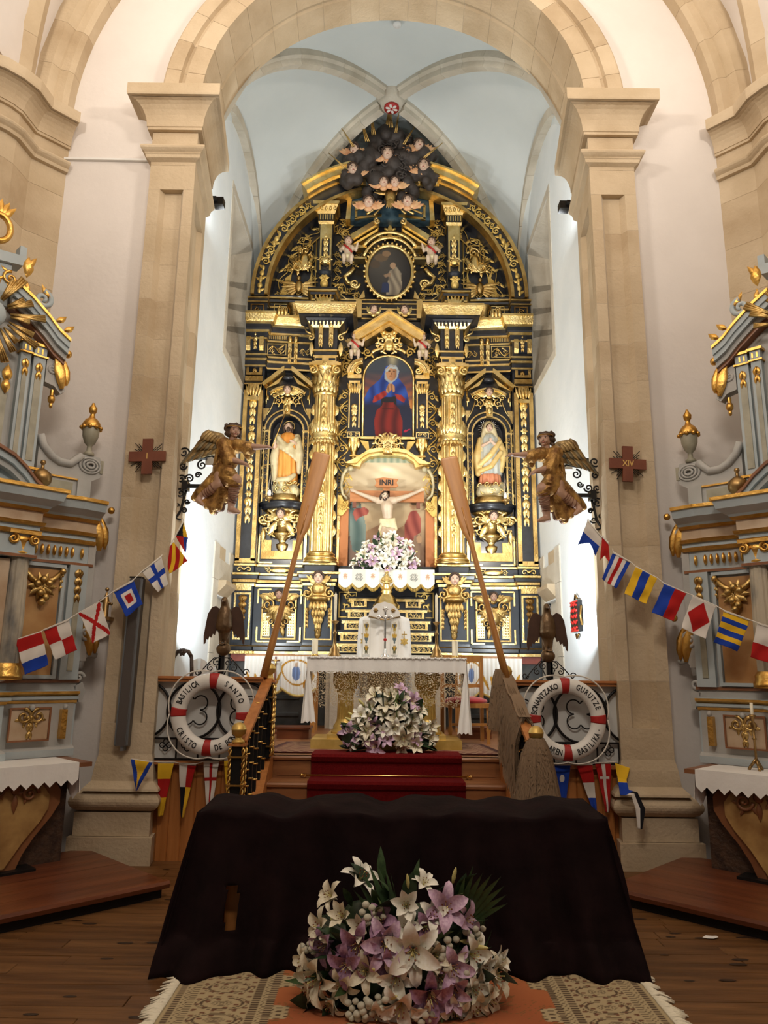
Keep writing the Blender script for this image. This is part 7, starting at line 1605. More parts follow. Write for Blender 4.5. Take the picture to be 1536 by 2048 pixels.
# ================================================================== ANGELS ON BRACKETS
def angel(s, lab):
    t = thing('angel', lab, 'angel'); Y0 = 7.70; dz = 0 if s < 0 else -.055
    def A(x, y, dy=0):
        X, Z = PY(x, y, Y0); X = abs(X) if s > 0 else X; return Vector((X, Y0+dy, Z+dz))
    # torso and sleeves and skirt: one carved tunic of many folds
    b = MB(); b.limb([A(466, 893), A(452, 905), A(444, 930), A(446, 948)], [.075, .115, .10, .12], 12)
    b.limb([A(455, 893, .02), A(478, 897, -.08)], [.09, .08], 10)
    b.limb([A(478, 896, -.10), A(495, 902, -.14), A(503, 906, -.16)], [.075, .07, .075], 10); b.limb([A(496, 906, -.15), A(500, 922, -.14)], [.05, .03], 8)
    b.limb([A(450, 893, -.08), A(458, 915, -.14), A(468, 933, -.17)], [.085, .075, .08], 10); b.limb([A(466, 936, -.16), A(470, 948, -.14)], [.05, .025], 8)
    hem = [(480, 975, -.10, .05), (470, 985, -.05, .045), (452, 1000, -.02, .05), (440, 1018, -.05, .045), (425, 1022, 0, .05), (412, 1010, .04, .05), (398, 1000, .06, .045), (384, 992, .08, .045), (392, 978, .10, .05), (478, 964, -.14, .06)]
    for (x, y, dy, r) in hem: b.limb([A(446, 945, dy*.4), A((446+x)/2+3, (945+y)/2, dy-.05), A(x, y, dy)], [.10, .075, r*.8], 8)
    b.limb([A(446, 950, -.06), A(463, 965, -.16), A(476, 972, -.16)], [.10, .085, .07]); b.limb([A(444, 952, -.03), A(425, 972, -.05), A(405, 985, -.02)], [.10, .09, .06])
    for i in range(len(hem)-2):
        for f in (.25, .5, .75):
            (x0, y0, d0, _), (x1, y1, d1, _) = hem[i], hem[i+1]; x, y, dy = x0+(x1-x0)*f, y0+(y1-y0)*f, d0+(d1-d0)*f
            if abs(x-x0) < 20: b.limb([A(446+(x-446)*.25, 945+(y-945)*.2, dy-.13), A((446+x)/2+3, (945+y)/2, dy-.12), A(x, y-1, dy-.035)], [.014, .022, .024], 6)
    for (x0, y0, x1, y1, x2, y2) in ((466, 893, 450, 915, 444, 934), (472, 896, 456, 914, 450, 935), (460, 892, 440, 908, 436, 932), (482, 898, 470, 908, 458, 930)): b.limb([A(x0, y0, -.09), A(x1, y1, -.13), A(x2, y2, -.11)], [.012, .02, .014], 6)
    tun = remesh(b, 'tunic', 'tunic_gold', .0085, 1, t)
    u = MB()
    for (x, y, dy, r) in hem[2:9]: u.limb([A(436, 975, .04), A(x+2, y-2, dy+.04)], [.08, .05], 8)
    remesh(u, 'tunic_lining', 'tunic_dark', .014, 2, t)
    u = MB(); u.tube([A(428, 931, -.0)+Vector((0, -.02, 0)), A(440, 935, -.11), A(452, 934, -.11), A(462, 930, -.04)], .016, 6); u.build('belt', 'tunic_dark', t)
    # flesh: neck, arms with hands, legs
    f = MB(); f.limb([A(467, 889, -.03), A(468, 876, -.04)], [.045, .045], 10)
    f.limb([A(498, 902, -.16), A(520, 905, -.20), A(535, 906, -.22)], [.042, .034, .026], 10); f.limb([A(464, 928, -.18), A(482, 934, -.22), A(494, 938, -.24)], [.042, .034, .026], 10)
    def hand(w, d, up, r=.024):
        d = Vector(d).normalized(); up = Vector(up).normalized(); sd = d.cross(up); p = w+d*.035; f.ell(tuple(p), r*.95, 8, 6)
        f.limb([w, p+d*.012], [r*.9, r*.95], 8)
        for k, (l, o) in enumerate(((.044, -1.3), (.052, -.45), (.050, .4), (.040, 1.2))):
            q = p+d*.014+sd*(.0095*o); f.limb([q, q+d*l*.55+up*-.006, q+d*l+up*-.022], [.0085, .008, .0065], 6)
        f.limb([w+d*.012+sd*-.014, w+d*.034+sd*-.034+up*.004, w+d*.054+sd*-.040], [.010, .009, .007], 6)
    hand(A(535, 906, -.22), (-s*1, -.1, -.02), (0, -.2, 1)); hand(A(494, 938, -.24), (-s*1, -.1, -.55), (0, -.3, 1))
    k1, an1 = A(478, 968, -.17), A(466, 1017, -.10); f.limb([A(462, 958, -.12), k1, k1.lerp(an1, .3)+Vector((s*.012, .03, 0)), an1, A(466, 1023, -.10)], [.085, .066, .062, .038, .04], 10); f.limb([A(463, 1024, -.07), A(474, 1027, -.13), A(484, 1031, -.16)], [.038, .036, .02], 8)
    k2, an2 = A(444, 975, -.13), A(403, 996, -.05); f.limb([A(448, 958, -.10), k2, k2.lerp(an2, .35), an2], [.088, .066, .06, .036], 10); f.limb([an2, A(400, 1004, -.08), A(411, 1014, -.11)], [.036, .034, .02], 8)
    body = remesh(f, 'body', 'flesh_dark', .0085, 2, t)
    h = MB(); c = A(470, 866, -.06); head(h, c, .082, -s*.62, .08, 0, False); h.build('head', ['flesh_dark', 'hair', 'eye', 'lip'], t, recalc=False)
    hr = MB(); q = random.Random(3)
    for k in range(30): a = q.uniform(0, 2*PI); hr.ell((c.x+.075*math.cos(a)+s*.02, c.y+.035+.06*math.sin(a), c.z+q.uniform(-.07, .08)), q.uniform(.02, .03), 7, 5)
    hr.ell((c.x+s*.012, c.y+.025, c.z+.02), (.085, .085, .082)); remesh(hr, 'hair', 'hair', .008, 1, t)
    hb = MB(); hb.tube([(c.x+.082*math.cos(a), c.y+.0+.082*math.sin(a), c.z+.035) for a in [2*PI*i/20 for i in range(20)]], .008, 5, closed=True); hb.build('headband', 'gold_dark', t)
    # sandal straps
    for (P0, P1, n_) in ((k1, an1, 6), (k2, an2, 5)):
        for k in range(n_):
            p = P0.lerp(P1, .22+.74*k/n_); ax = (P1-P0).normalized(); e1 = ax.orthogonal().normalized(); e2 = ax.cross(e1); r = .063-.024*k/n_
            MB().tube([p+(e1*math.cos(a)+e2*math.sin(a))*r+ax*.012*math.sin(a+k) for a in [2*PI*i/14 for i in range(14)]], .006, 4, closed=True).build('sandal_strap', 'leather', t)
    # wing: three tiers of feathers
    sh = A(452, 888, .08); wr = A(416, 862, .14); tp = A(352, 928, .10)
    bn = MB(); bn.limb([sh, A(436, 868, .12), wr, A(404, 868, .13)], [.045, .05, .05, .035], 10); wg = bn.build('wing', 'feather', t)
    def feather(p, q_, w, mat_, lift):
        d = q_-p; L = d.length; mb = MB(); leaf(mb, 0, 0, 0, L, w, PI/2, .012); k0 = len(mb.v); Z = d.normalized(); Yv = Vector((0, -1, 0)); Yv = (Yv-Z*Yv.dot(Z)).normalized(); Xv = Yv.cross(Z)
        mb.xf(Matrix(((Xv.x, -Yv.x, Z.x, p.x), (Xv.y, -Yv.y, Z.y, p.y-lift), (Xv.z, -Yv.z, Z.z, p.z), (0, 0, 0, 1))))
        o = mb.build('feather', mat_, wg, recalc=False); m_ = o.modifiers.new('t', 'SOLIDIFY'); m_.thickness = .006
    for k in range(9):
        u = k/8; p = wr.lerp(sh, u*.9)+Vector((0, 0, -.03)); q_ = tp.lerp(A(430, 905, .08), u**1.1)
        if k > 0: q_ = p.lerp(q_, .97)
        feather(p, q_, .085, 'feather' if k % 2 else 'feather_b', .006*(k % 2)+.004*k)
    for k in range(8): u = k/7; p = wr.lerp(sh, u*.95)+Vector((0, 0, -.005)); feather(p, p.lerp(tp.lerp(A(432, 905, .08), u), .55), .07, 'feather_b' if k % 2 else 'feather', .045)
    for k in range(8): u = k/7; p = wr.lerp(sh, u)+Vector((0, 0, .03)); feather(p, p.lerp(tp.lerp(A(436, 905, .08), u), .30), .065, 'feather', .075)
    # iron bracket with scrolls, fixed to the pier
    br = thing('angel_bracket', 'black wrought iron scroll bracket carrying the %s angel' % ('left' if s < 0 else 'right'), 'bracket')
    def I(x, y): X, Z = PY(x, y, Y0+.12); X = abs(X) if s > 0 else X; return (X, Y0+.12, Z+dz)
    px = s*(inx(Y0+.12)+.01)
    def P3(l): return [I(x, y) for x, y in l]
    w = MB(); a = I(346, 972); b_ = I(440, 966); w.box(min(px, b_[0]), max(px, b_[0]), Y0+.10, Y0+.14, a[2]-.02, a[2]+.02); w.box(min(px, px-s*.06), max(px, px-s*.06), Y0+.06, Y0+.18, a[2]-.05, a[2]+.05); w.build('arm', 'iron', br)
    w = MB(); w.tube([(px, Y0+.12, I(346, 1040)[2])]+P3([(352, 1036), (362, 1020), (368, 995), (374, 976)]), .014, 6); w.build('strut', 'iron', br)
    w = MB(); w.tube([(px, Y0+.12, I(346, 918)[2])]+P3([(400, 916), (424, 912), (428, 915)]), .012, 6); w.build('upper_arm', 'iron', br)
    for (x, y, r, a0, d) in ((368, 905, .06, 0, 1), (404, 930, .055, PI/2, 1), (366, 932, .045, 0, -1), (362, 958, .05, 0, 1), (379, 957, .05, PI, -1), (396, 950, .035, 0, 1), (361, 986, .05, PI/2, 1), (352, 1012, .035, 0, 1), (368, 1021, .035, PI, -1), (374, 1003, .03, 0, -1)):
        c_ = I(x, y); w = MB(); curl2(w, spiral(c_[0], c_[2], r, 1.5, a0, d*(-s), 24), Y0+.12, .011, .008); w.build('scroll', 'iron', br)
    return t
angel(-1, 'carved gilded angel with striding legs and raised wing on the left pier'); angel(1, 'carved gilded angel reaching inward on the right pier')

# ================================================================== STATIONS, SPEAKER, ALMS BOX
for s, (x, z), num in ((-1, (-2.389, 3.731), 'I'), (1, (2.345, 3.71), 'XIV')):
    t = thing('station_cross', 'brown wooden station cross numbered %s on the %s pier' % (num, 'left' if s < 0 else 'right'), 'cross', (x, 7.04, z)); tl = .045 if s > 0 else -.03
    q = MB().box(-.18, .18, -.03, 0, -.05, .05).box(-.05, .05, -.031, 0, -.18, .18); o = q.build('cross', 'cross_brown', t); o.rotation_euler = (0, tl, 0)
    vs, fs = text_mesh(num, .085, .002, .001); MB().add([(a*(.85), -.034-c, b) for a, b, c in vs], fs).build('numeral', 'letter_gold', o, recalc=False)
    for k in range(16):
        a = math.radians((30, 38, 46, 54, 126, 134, 142, 150, 210, 218, 226, 234, 306, 314, 322, 330)[k]); L = .13+.03*((k*7) % 3); MB().tube([(.06*math.cos(a), -.006, .06*math.sin(a)), (L*math.cos(a), -.006, L*math.sin(a))], .004, 4).build('metal_ray', 'iron', t)
t = thing('column_speaker', 'tall slim dark grey column loudspeaker on the left pier', 'loudspeaker'); a, b = Vector((-2.375, 7.0, 2.52)), Vector((-2.395, 7.0, 1.0))
q = MB(); q.loft([[p+Vector(o) for o in ((-.06, .04, 0), (-.06, -.03, 0), (-.045, -.05, 0), (.045, -.05, 0), (.06, -.03, 0), (.06, .04, 0))] for p in (b, a)], sm=False); q.build('cabinet', 'speaker_grey', t)
for e in (-1, 1): MB().loft([[p+Vector((e*.05+dx, -.052+dy, 0)) for dx, dy in ((-.01, 0), (.01, .012), (.01, .02), (-.01, .01))] for p in (b+Vector((0, 0, .01)), a-Vector((0, 0, .01)))], sm=False).build('edge_trim', 'speaker_edge', t)
MB().box(-2.44, -2.33, 6.95, 7.05, 2.52, 2.535).build('end_cap', 'iron', t); MB().box(-2.40, -2.37, 6.96, 7.04, .96, 1.0).build('wall_mount', 'speaker_edge', t)
t = thing('framed_panel', 'small red and black carved wall panel with gilt mounts on the right chancel wall', 'wall panel'); c = Vector((2.40, 9.35, 0)); zt, zb = PY(1158, 1200, 9.2)[1], PY(1158, 1262, 9.2)[1]
MB().box(2.36, 2.415, 9.2, 9.55, zb, zt).build('board', 'iron', t); q = MB()
for k in range(5): zz = zb+.04+(zt-zb-.08)*k/4; q.tube([(2.355, 9.23+.29*i/12, zz+.02*math.sin(i*1.2+k)) for i in range(13)], .012, 4)
q.box(2.352, 2.362, 9.2, 9.55, zb, zb+.02); q.box(2.352, 2.362, 9.2, 9.55, zt-.02, zt); q.build('red_fretwork', 'red_tape', t)
for (yy, zz, f) in ((9.37, zt+.05, 1), (9.37, zb-.05, -1), (9.6, (zt+zb)/2, 0), (9.15, (zt+zb)/2, 0)):
    q = MB(); q.tube([(2.39, yy-.07, zz-f*.02), (2.38, yy, zz+f*.03), (2.39, yy+.07, zz-f*.02)] if f else [(2.39, yy, zz-.12), (2.38, yy+.015, zz), (2.39, yy, zz+.12)], .014, 5); q.build('gilt_mount', 'gold_dark', t)
for s, nm in ((-1, 'left'), (1, 'right')):
    z = 7.30; t = thing('spotlight', 'small black spotlight tucked behind the %s capital' % nm, 'spotlight'); MB().box(s*2.08, s*2.20, 8.12, 8.24, z, z+.1).build('housing', 'iron', t); MB().box(s*2.15, s*2.33, 8.05, 8.12, z+.03, z+.06).build('bracket', 'iron', t)
    t = thing('floodlight', 'white floodlight lamp mounted on the back of the %s pier behind the angel' % nm, 'floodlight'); MB().box(s*1.96, s*2.10, 8.16, 8.24, 3.97, 4.13).build('housing', 'plastic_white', t); MB().box(s*2.08, s*2.34, 8.05, 8.16, 4.03, 4.07).build('bracket', 'iron', t)
# ================================================================== SIDE ALTARPIECES (set diagonally in the nave corners)
def side_altar():
    t = thing('side_altarpiece', 'x', 'altarpiece', group='blue-grey side altarpieces'); BGm = ['bluegrey', 'gold_warm', 'marble_green', 'marble_ochre', 'marble_pink', 'grey_paint', 'marble_col', 'altar_rim']
    def P(mb, name, mats=BGm): return mb.build(name, mats, t)
    P(MB().box(-1.16, 1.16, .05, .30, .95, 3.25), 'back_board', 'grey_paint'); P(MB().box(-.55, .55, .05, .25, 3.2, 4.9), 'upper_board', 'grey_paint')
    # lower predella
    P(MB().sweep([(-1.18, .06), (-.55, .06), (-.52, -.06), (.52, -.06), (.55, .06), (1.18, .06)], [(-.2, .92), (.05, .92), (.05, .98), (.03, 1.0), (.0, 1.01), (0, 1.37), (.02, 1.38), (.02, 1.40), (.05, 1.41), (.05, 1.43), (.03, 1.44), (.07, 1.46), (.07, 1.48), (.0, 1.49), (0, 1.55), (.03, 1.555), (.03, 1.58), (-.2, 1.585)], [0, 0, 5, 5, 0, 1, 1, 0, 0, 0, 1, 1, 0, 0, 7, 7, 7]), 'predella')
    # main tier frieze and entablature, concave between end pilaster and column
    path = [(-1.20, .04), (-1.0, .02), (-.8, .05), (-.62, .06), (-.60, -.14), (.60, -.14), (.62, .06), (.8, .05), (1.0, .02), (1.20, .04)]
    P(MB().sweep(path, [(-.2, 2.62), (.02, 2.62), (.02, 2.645), (0, 2.65), (0, 2.82), (.03, 2.825), (.04, 2.86), (.02, 2.865), (.02, 2.90), (.05, 2.905), (.06, 2.935), (.03, 2.94), (.03, 3.03), (.06, 3.035), (.07, 3.06), (.09, 3.08), (.16, 3.13), (.18, 3.20), (.20, 3.205), (.20, 3.235), (-.2, 3.25)], [0, 7, 0, 0, 1, 1, 0, 0, 1, 1, 4, 4, 1, 1, 0, 5, 0, 1, 1, 0]), 'entablature')
    for s in (-1, 1):
        for k in range(8):
            x = s*(.66+.055*k) if k < 7 else s*1.08; P(MB().ell((x, .01, 2.735), (.016, .03, .05), 8, 6), 'gilt_flute', 'gold_warm')
        # framed marble panel with swag
        q = MB(); frame(q, min(s*.55, s*.95), max(s*.55, s*.95), 1.59, 2.61, .045, .03, .04); P(q, 'panel_frame', 'bluegrey'); P(MB().box(s*.59, s*.91, .03, .06, 1.62, 2.56), 'marble_panel', 'marble_ochre')
        q = MB()
        for e in (-1, 1):
            q.ell((s*.75+e*.17, -.0, 2.55), .03, 8, 6); curl2(q, [(s*.75+e*.17, 2.55), (s*.75+e*.10, 2.47), (s*.75, 2.42)], .01, .02, .035); drop(q, s*.75+e*.175, 2.53, .02, .16, .06, n=3)
        for k in range(10): a = 2*PI*k/10; leaf(q, s*.75, 2.40, .0, .13, .06, a, .03)
        for (dx, dz) in ((-.05, 0), (.05, .01), (0, .04), (-.02, -.08), (.03, -.12), (0, -.16)): q.ell((s*.75+dx, -.02, 2.42+dz), .035, 8, 6)
        P(q, 'fruit_swag', 'gold_dull')
        # end pilaster with gilt drop, side return
        P(MB().box(s*.98, s*1.15, .0, .1, 1.58, 2.62), 'end_pilaster', 'bluegrey'); P(MB().box(s*1.04, s*1.09, -.01, .02, 1.66, 2.3), 'pilaster_inlay', 'marble_green'); q = MB(); drop(q, s*1.065, 2.58, -.01, .3, .10, n=4); P(q, 'gilt_drop', 'gold_dull')
        # ionic column
        rings = [[(s*.50+r*(1-.07*(i % 3 == 0))*math.cos(2*PI*i/36), -.05+r*(1-.07*(i % 3 == 0))*math.sin(2*PI*i/36), z) for i in range(36)] for z, r in ((1.72, .098), (2.1, .10), (2.66, .085))]
        P(MB().loft(rings, sm=False), 'column_shaft', 'marble_col'); P(MB().lathe([(0, 1.58), (.14, 1.58), (.14, 1.62), (.12, 1.65), (.125, 1.68), (.10, 1.72)], (s*.5, -.05, 0), 16), 'column_base', 'gold_warm')
        q = MB().lathe([(.085, 2.64), (.10, 2.66), (.09, 2.68), (.095, 2.76), (.115, 2.80), (0, 2.80)], (s*.5, -.05, 0), 16); q.box(s*.5-.13, s*.5+.13, -.18, .05, 2.82, 2.85)
        for e in (-1, 1): volute(q, s*.5+e*.09, 2.775, -.155, .045, 1.5, PI/2, e, .018, .01)
        P(q, 'column_capital', 'gold_warm')
        # predella panels
        P(MB().box(s*.60, s*.93, -.0, .06, 1.07, 1.335), 'predella_panel', 'marble_pink'); q = MB(); frame(q, min(s*.59, s*.94), max(s*.59, s*.94), 1.06, 1.345, .0, .014, .015); P(q, 'predella_frame', 'altar_rim'); q = MB()
        for e in (-1, 1): cscroll(q, s*.77+e*.06, 1.27, -.005, .13, PI/2, e)
        drop(q, s*.77, 1.28, -.005, .2, .09, n=3); P(q, 'predella_ornament', 'gold_dull')
        P(MB().box(s*1.035, s*1.085, -.01, .06, 1.07, 1.32), 'predella_strip', 'gold_warm'); P(MB().ell((s*1.06, -.01, 1.345), .025, 8, 6), 'boss', 'grey_paint'); P(MB().ell((s*.77, -.02, 1.345), .025, 8, 6), 'boss', 'grey_paint')
        # side consoles: gilded acanthus and volutes on the outer edge
        q = MB(); q.box(s*1.15, s*1.22, .03, .14, 1.75, 3.1); P(q, 'side_return', 'grey_paint')
        for (z, sc) in ((3.0, 1), (2.02, 1)):
            q = MB(); leaf(q, s*1.25, z-.22, .03, .42*sc, .12, PI/2-s*.10, .05, s*.55); leaf(q, s*1.30, z-.20, .03, .36, .08, PI/2-s*.2, .04, s*.7); q.ell((s*1.33, .02, z+.19), .035, 8, 6); P(q, 'gilded_acanthus', 'gold_warm')
            q = MB(); volute(q, s*1.20, z-.02, .03, .075, 1.7, PI/2, -s, .024, .014); q.ell((s*1.2, .03, z-.02), (.03, .02, .03), 8, 6); q.prism([(s*1.14, z-.22), (s*1.24, z-.22), (s*1.28, z-.05), (s*1.25, z+.1), (s*1.14, z+.15)], .04, .12); P(q, 'volute_console', 'grey_paint')
        q = MB(); q.ell((s*1.2, .06, 2.73), (.025, .025, .05), 8, 6); q.ell((s*1.2, .06, 2.68), (.015, .015, .03), 8, 6); P(q, 'gilt_pendant', 'gold_dull')
        q = MB(); curl2(q, [(s*1.33, 1.80), (s*1.25, 1.82), (s*1.20, 1.78), (s*1.18, 1.68)], .06, .03, .035); volute(q, s*1.18, 1.60, .05, .05, 1.3, 0, s, .02, .014); q.prism([(s*1.14, 1.52), (s*1.22, 1.56), (s*1.25, 1.48), (s*1.23, 1.38), (s*1.20, 1.38), (s*1.18, 1.45)], .05, .12); P(q, 'lower_console', 'grey_paint')
        # attic wing: concave scroll wall with urn
        q = MB(); P_ = [(s*.60, 3.25), (s*1.12, 3.25), (s*1.12, 3.45), (s*1.20, 3.50), (s*1.22, 3.60), (s*1.18, 3.70), (s*1.0, 3.70), (s*.92, 3.60), (s*.80, 3.59), (s*.68, 3.66), (s*.60, 3.80)]; q.prism(P_, .05, .16); P(q, 'attic_wing', 'grey_paint')
        q = MB(); curl2(q, [(s*.60, 3.80), (s*.64, 3.70), (s*.72, 3.62), (s*.80, 3.58), (s*.90, 3.58), (s*.96, 3.64), (s*1.0, 3.68)], .04, .042, .042); P(q, 'scroll_coping', 'grey_paint')
        q = MB()
        for k in range(3): q.tube([(s*1.09+(.10-.032*k)*math.cos(a), .045-.008*k, 3.60+(.075-.024*k)*math.sin(a)) for a in [2*PI*i/20 for i in range(20)]], .013, 5, closed=True)
        P(q, 'oval_volute', 'grey_paint'); P(MB().box(s*1.19, s*1.22, .04, .15, 3.54, 3.67), 'scroll_end', 'marble_green')
        P(MB().box(s*.66, s*.94, .035, .06, 3.27, 3.40), 'attic_inlay', 'marble_green'); P(MB().box(s*.60, s*1.08, .03, .06, 3.43, 3.445), 'gilt_line', 'gold_warm'); P(MB().box(s*.98, s*1.08, .02, .06, 3.25, 3.45), 'attic_pedestal', 'grey_paint')
        u = MB().lathe([(0, 0), (.05, 0), (.05, .03), (.025, .05), (.022, .10), (.05, .13), (.075, .20), (.08, .28), (.075, .30)], (s*1.08, .08, 3.70), 14); uo = P(u, 'urn', 'marble_green')
        u = MB().lathe([(.09, .28), (.095, .29), (.085, .33), (.06, .37), (.03, .39), (.02, .43), (.035, .45), (.04, .49), (.02, .52), (.012, .545), (0, .55)], (s*1.08, .08, 3.70), 14)
        for k in range(9): a = 2*PI*k/9; u.ell((s*1.08+.09*math.cos(a), .08+.09*math.sin(a), 3.985), (.022, .022, .02), 6, 5)
        u.build('urn_lid', 'gold_warm', uo)
        b = MB().lathe([(0, 0), (.04, 0), (.04, .015), (.025, .03), (.05, .045), (.085, .09), (.09, .13), (.08, .17), (.04, .205), (.015, .215), (.014, .25), (.025, .27), (.02, .29), (0, .295)], (s*.63, -.02, 3.25), 16); P(b, 'gilt_ball', 'brass_old')
        # upper tier: twin pilasters, entablature bits, raking cornice
        for (x0, x1, y0, mi) in ((.33, .42, -.02, 0), (.45, .56, .0, 0)):
            P(MB().box(s*x0, s*x1, y0, .1, 3.46, 4.52), 'upper_pilaster', 'bluegrey'); P(MB().box(s*(x0+.025), s*(x1-.025), y0-.008, y0+.01, 3.52, 4.34), 'pilaster_inlay', 'marble_green')
            q = MB(); q.box(s*(x0-.015), s*(x1+.015), y0-.02, .1, 4.52, 4.535, 1); q.box(s*x0, s*x1, y0-.01, .1, 4.535, 4.62, 0); q.box(s*(x0-.02), s*(x1+.02), y0-.03, .1, 4.62, 4.645, 1)
            for k in range(2): q.box(s*(x0+.02+.04*k), s*(x0+.035+.04*k), y0-.014, y0, 4.55, 4.60, 1)
            P(q, 'pilaster_entablature'); q = MB(); drop(q, s*(x0+x1)/2, 4.46, y0-.01, .16, .07, n=2); P(q, 'gilt_drop', 'gold_warm')
        P(MB().box(s*.28, s*.60, -.01, .12, 3.25, 3.44), 'upper_pedestal', 'bluegrey'); P(MB().box(s*.28, s*.60, -.03, .12, 3.44, 3.462), 'gilt_line', 'gold_warm')
        q = MB(); pr = [(.18, 5.13), (.34, 5.03), (.50, 4.90), (.60, 4.80), (.71, 4.73)]
        for (o, y0, mi) in ((0, -.16, 1), (-.03, -.14, 0), (-.085, -.12, 0), (-.14, -.08, 5), (-.175, -.05, 7)):
            A_ = [(s*a, z+o) for a, z in pr]; B_ = [(s*a, z+o-(.03 if mi == 1 else .06)) for a, z in pr][::-1]; q.prism(A_+B_, y0, .1, mi)
        P(q, 'raking_cornice')
        q = MB(); volute(q, s*.43, 5.04, -.12, .085, 1.5, PI/2, -s, .03, .018); q.box(s*.40, s*.46, -.12, .06, 4.88, 4.98); P(q, 'cornice_volute', 'bluegrey'); q = MB(); leaf(q, s*.50, 5.06, -.12, .16, .06, PI/2+s*.9, .03, -s*.4); leaf(q, s*.56, 4.86, -.14, .12, .06, PI/2-s*1.2, .03, s*.5); leaf(q, s*.64, 4.79, -.14, .12, .06, PI/2-s*1.2, .03, s*.5); leaf(q, s*.30, 5.06, -.1, .12, .05, s*.2+PI/2, .03); P(q, 'gilded_crest', 'gold_warm')
        q = MB(); leaf(q, s*.72, 4.26, -.02, .36, .12, PI/2-s*.05, .05, s*.5); leaf(q, s*.76, 4.30, -.02, .3, .07, PI/2-s*.15, .04, s*.6); q.ell((s*.74, -.03, 4.62), .04, 8, 6); P(q, 'gilded_acanthus', 'gold_warm'); q = MB(); volute(q, s*.625, 4.44, -.0, .05, 1.6, PI/2, -s, .02, .012); q.prism([(s*.57, 4.30), (s*.66, 4.28), (s*.72, 4.22), (s*.76, 4.25), (s*.72, 4.40), (s*.66, 4.52), (s*.57, 4.55)], .0, .1); P(q, 'volute_console', 'grey_paint')
        q = MB(); q.ell((s*.66, .04, 4.16), (.035, .035, .045), 8, 6); q.ell((s*.66, .04, 4.10), (.018, .018, .03), 8, 6); q.lathe([(.02, 4.19), (.02, 4.25)], (s*.66, .04, 0), 8); P(q, 'gilt_pendant', 'gold_warm')
        # curved hood over the central niche, crown piece
        P(MB().box(s*.18, s*.24, -.06, .1, 3.3, 4.2), 'niche_jamb', 'marble_green'); q = MB(); leaf(q, s*.22, 4.18, -.07, .16, .09, PI/2, .04); leaf(q, s*.22, 4.20, -.07, .14, .08, -PI/2, .04); P(q, 'niche_capital', 'gold_warm')
        hp = [(.62, 3.27), (.54, 3.33), (.45, 3.43), (.34, 3.52), (.2, 3.58), (0, 3.6)]; q = MB(); q.prism([(s*a, b) for a, b in hp]+[(s*a, b-.03) for a, b in hp[::-1]], -.17, .1, 0); q.prism([(s*a, b-.03) for a, b in hp]+[(s*a, b-.09) for a, b in hp[::-1]], -.14, .1, 1); q.prism([(s*a, b-.09) for a, b in hp]+[(s*a, b-.15) for a, b in hp[::-1]], -.10, .1, 2); P(q, 'hood_moulding', ['altar_rim', 'bluegrey', 'grey_paint'])
        q = MB(); q.prism([(0, 5.30), (s*.24, 5.33), (s*.28, 5.40), (s*.26, 5.43), (0, 5.40)], -.06, .1); q.box(s*.20, s*.26, -.06, .06, 5.42, 5.52); P(q, 'crown_shelf', 'bluegrey'); q = MB(); leaf(q, s*.28, 5.42, -.06, .2, .1, -PI/2+s*.2, .05, -s*.3); leaf(q, s*.26, 5.32, -.06, .16, .06, PI/2-s*.8, .04, s*.3); cscroll(q, s*.16, 5.18, -.02, .14, PI/2, s); P(q, 'gilded_scroll', 'gold_warm'); P(MB().box(0, s*.16, -.02, .1, 4.9, 5.32), 'crown_board', 'bluegrey')
    # sunburst
    for k in range(18):
        a = math.radians(-70+k*14+4*math.sin(k*3)); L = (.46, .38, .32)[k % 3]; q = MB()
        for e in (-1, 0, 1): q.tube([(.16*math.cos(a), -.16, 4.74+.16*math.sin(a)), (L*math.cos(a+e*.05), -.18, 4.74+L*math.sin(a+e*.05))], [.010, .016], 4)
        P(q, 'sunburst_ray', 'gold_dull')
    P(MB().ell((0, -.15, 4.74), (.13, .08, .13), 14, 8), 'sunburst_cloud', 'bluegrey'); q = MB()
    P(MB().prism(arc(0, 4.2, .22, .24, 0, 180, 14)+arc(0, 4.2, .16, .18, 180, 0, 14), -.06, .1), 'niche_arch', 'bluegrey'); P(MB().box(-.18, .18, .02, .1, 3.3, 4.3), 'niche_back', 'marble_pink')
    q = MB(); P(q.tube([(.10*math.cos(a), -.05, 5.62+.13*math.sin(a)) for a in [2*PI*i/20 for i in range(20)]], .03, 6, closed=True), 'crown_medallion', 'gold_warm'); q = MB()
    for k in range(5): leaf(q, 0, 5.72, -.04, .2, .07, PI/2+.35*(k-2), .03)
    P(q, 'crown_finial', 'gold_warm')
    P(MB().box(-.42, .42, -.1, .05, 1.6, 2.6), 'centre_board', 'marble_pink')
    return t
AXc, AYc = -2.75-1.257*math.sqrt(.5), 7.0-1.257*math.sqrt(.5)
sa = side_altar(); sa.location = (AXc, AYc, 0); sa.rotation_euler = (0, 0, PI/4); sa['label'] = 'blue-grey and gilded side altarpiece at the left edge of the view'
sb = copy_tree(sa); sb.location = (-AXc, AYc, 0); sb.rotation_euler = (0, 0, -PI/4); sb['label'] = 'blue-grey and gilded side altarpiece at the right edge of the view'
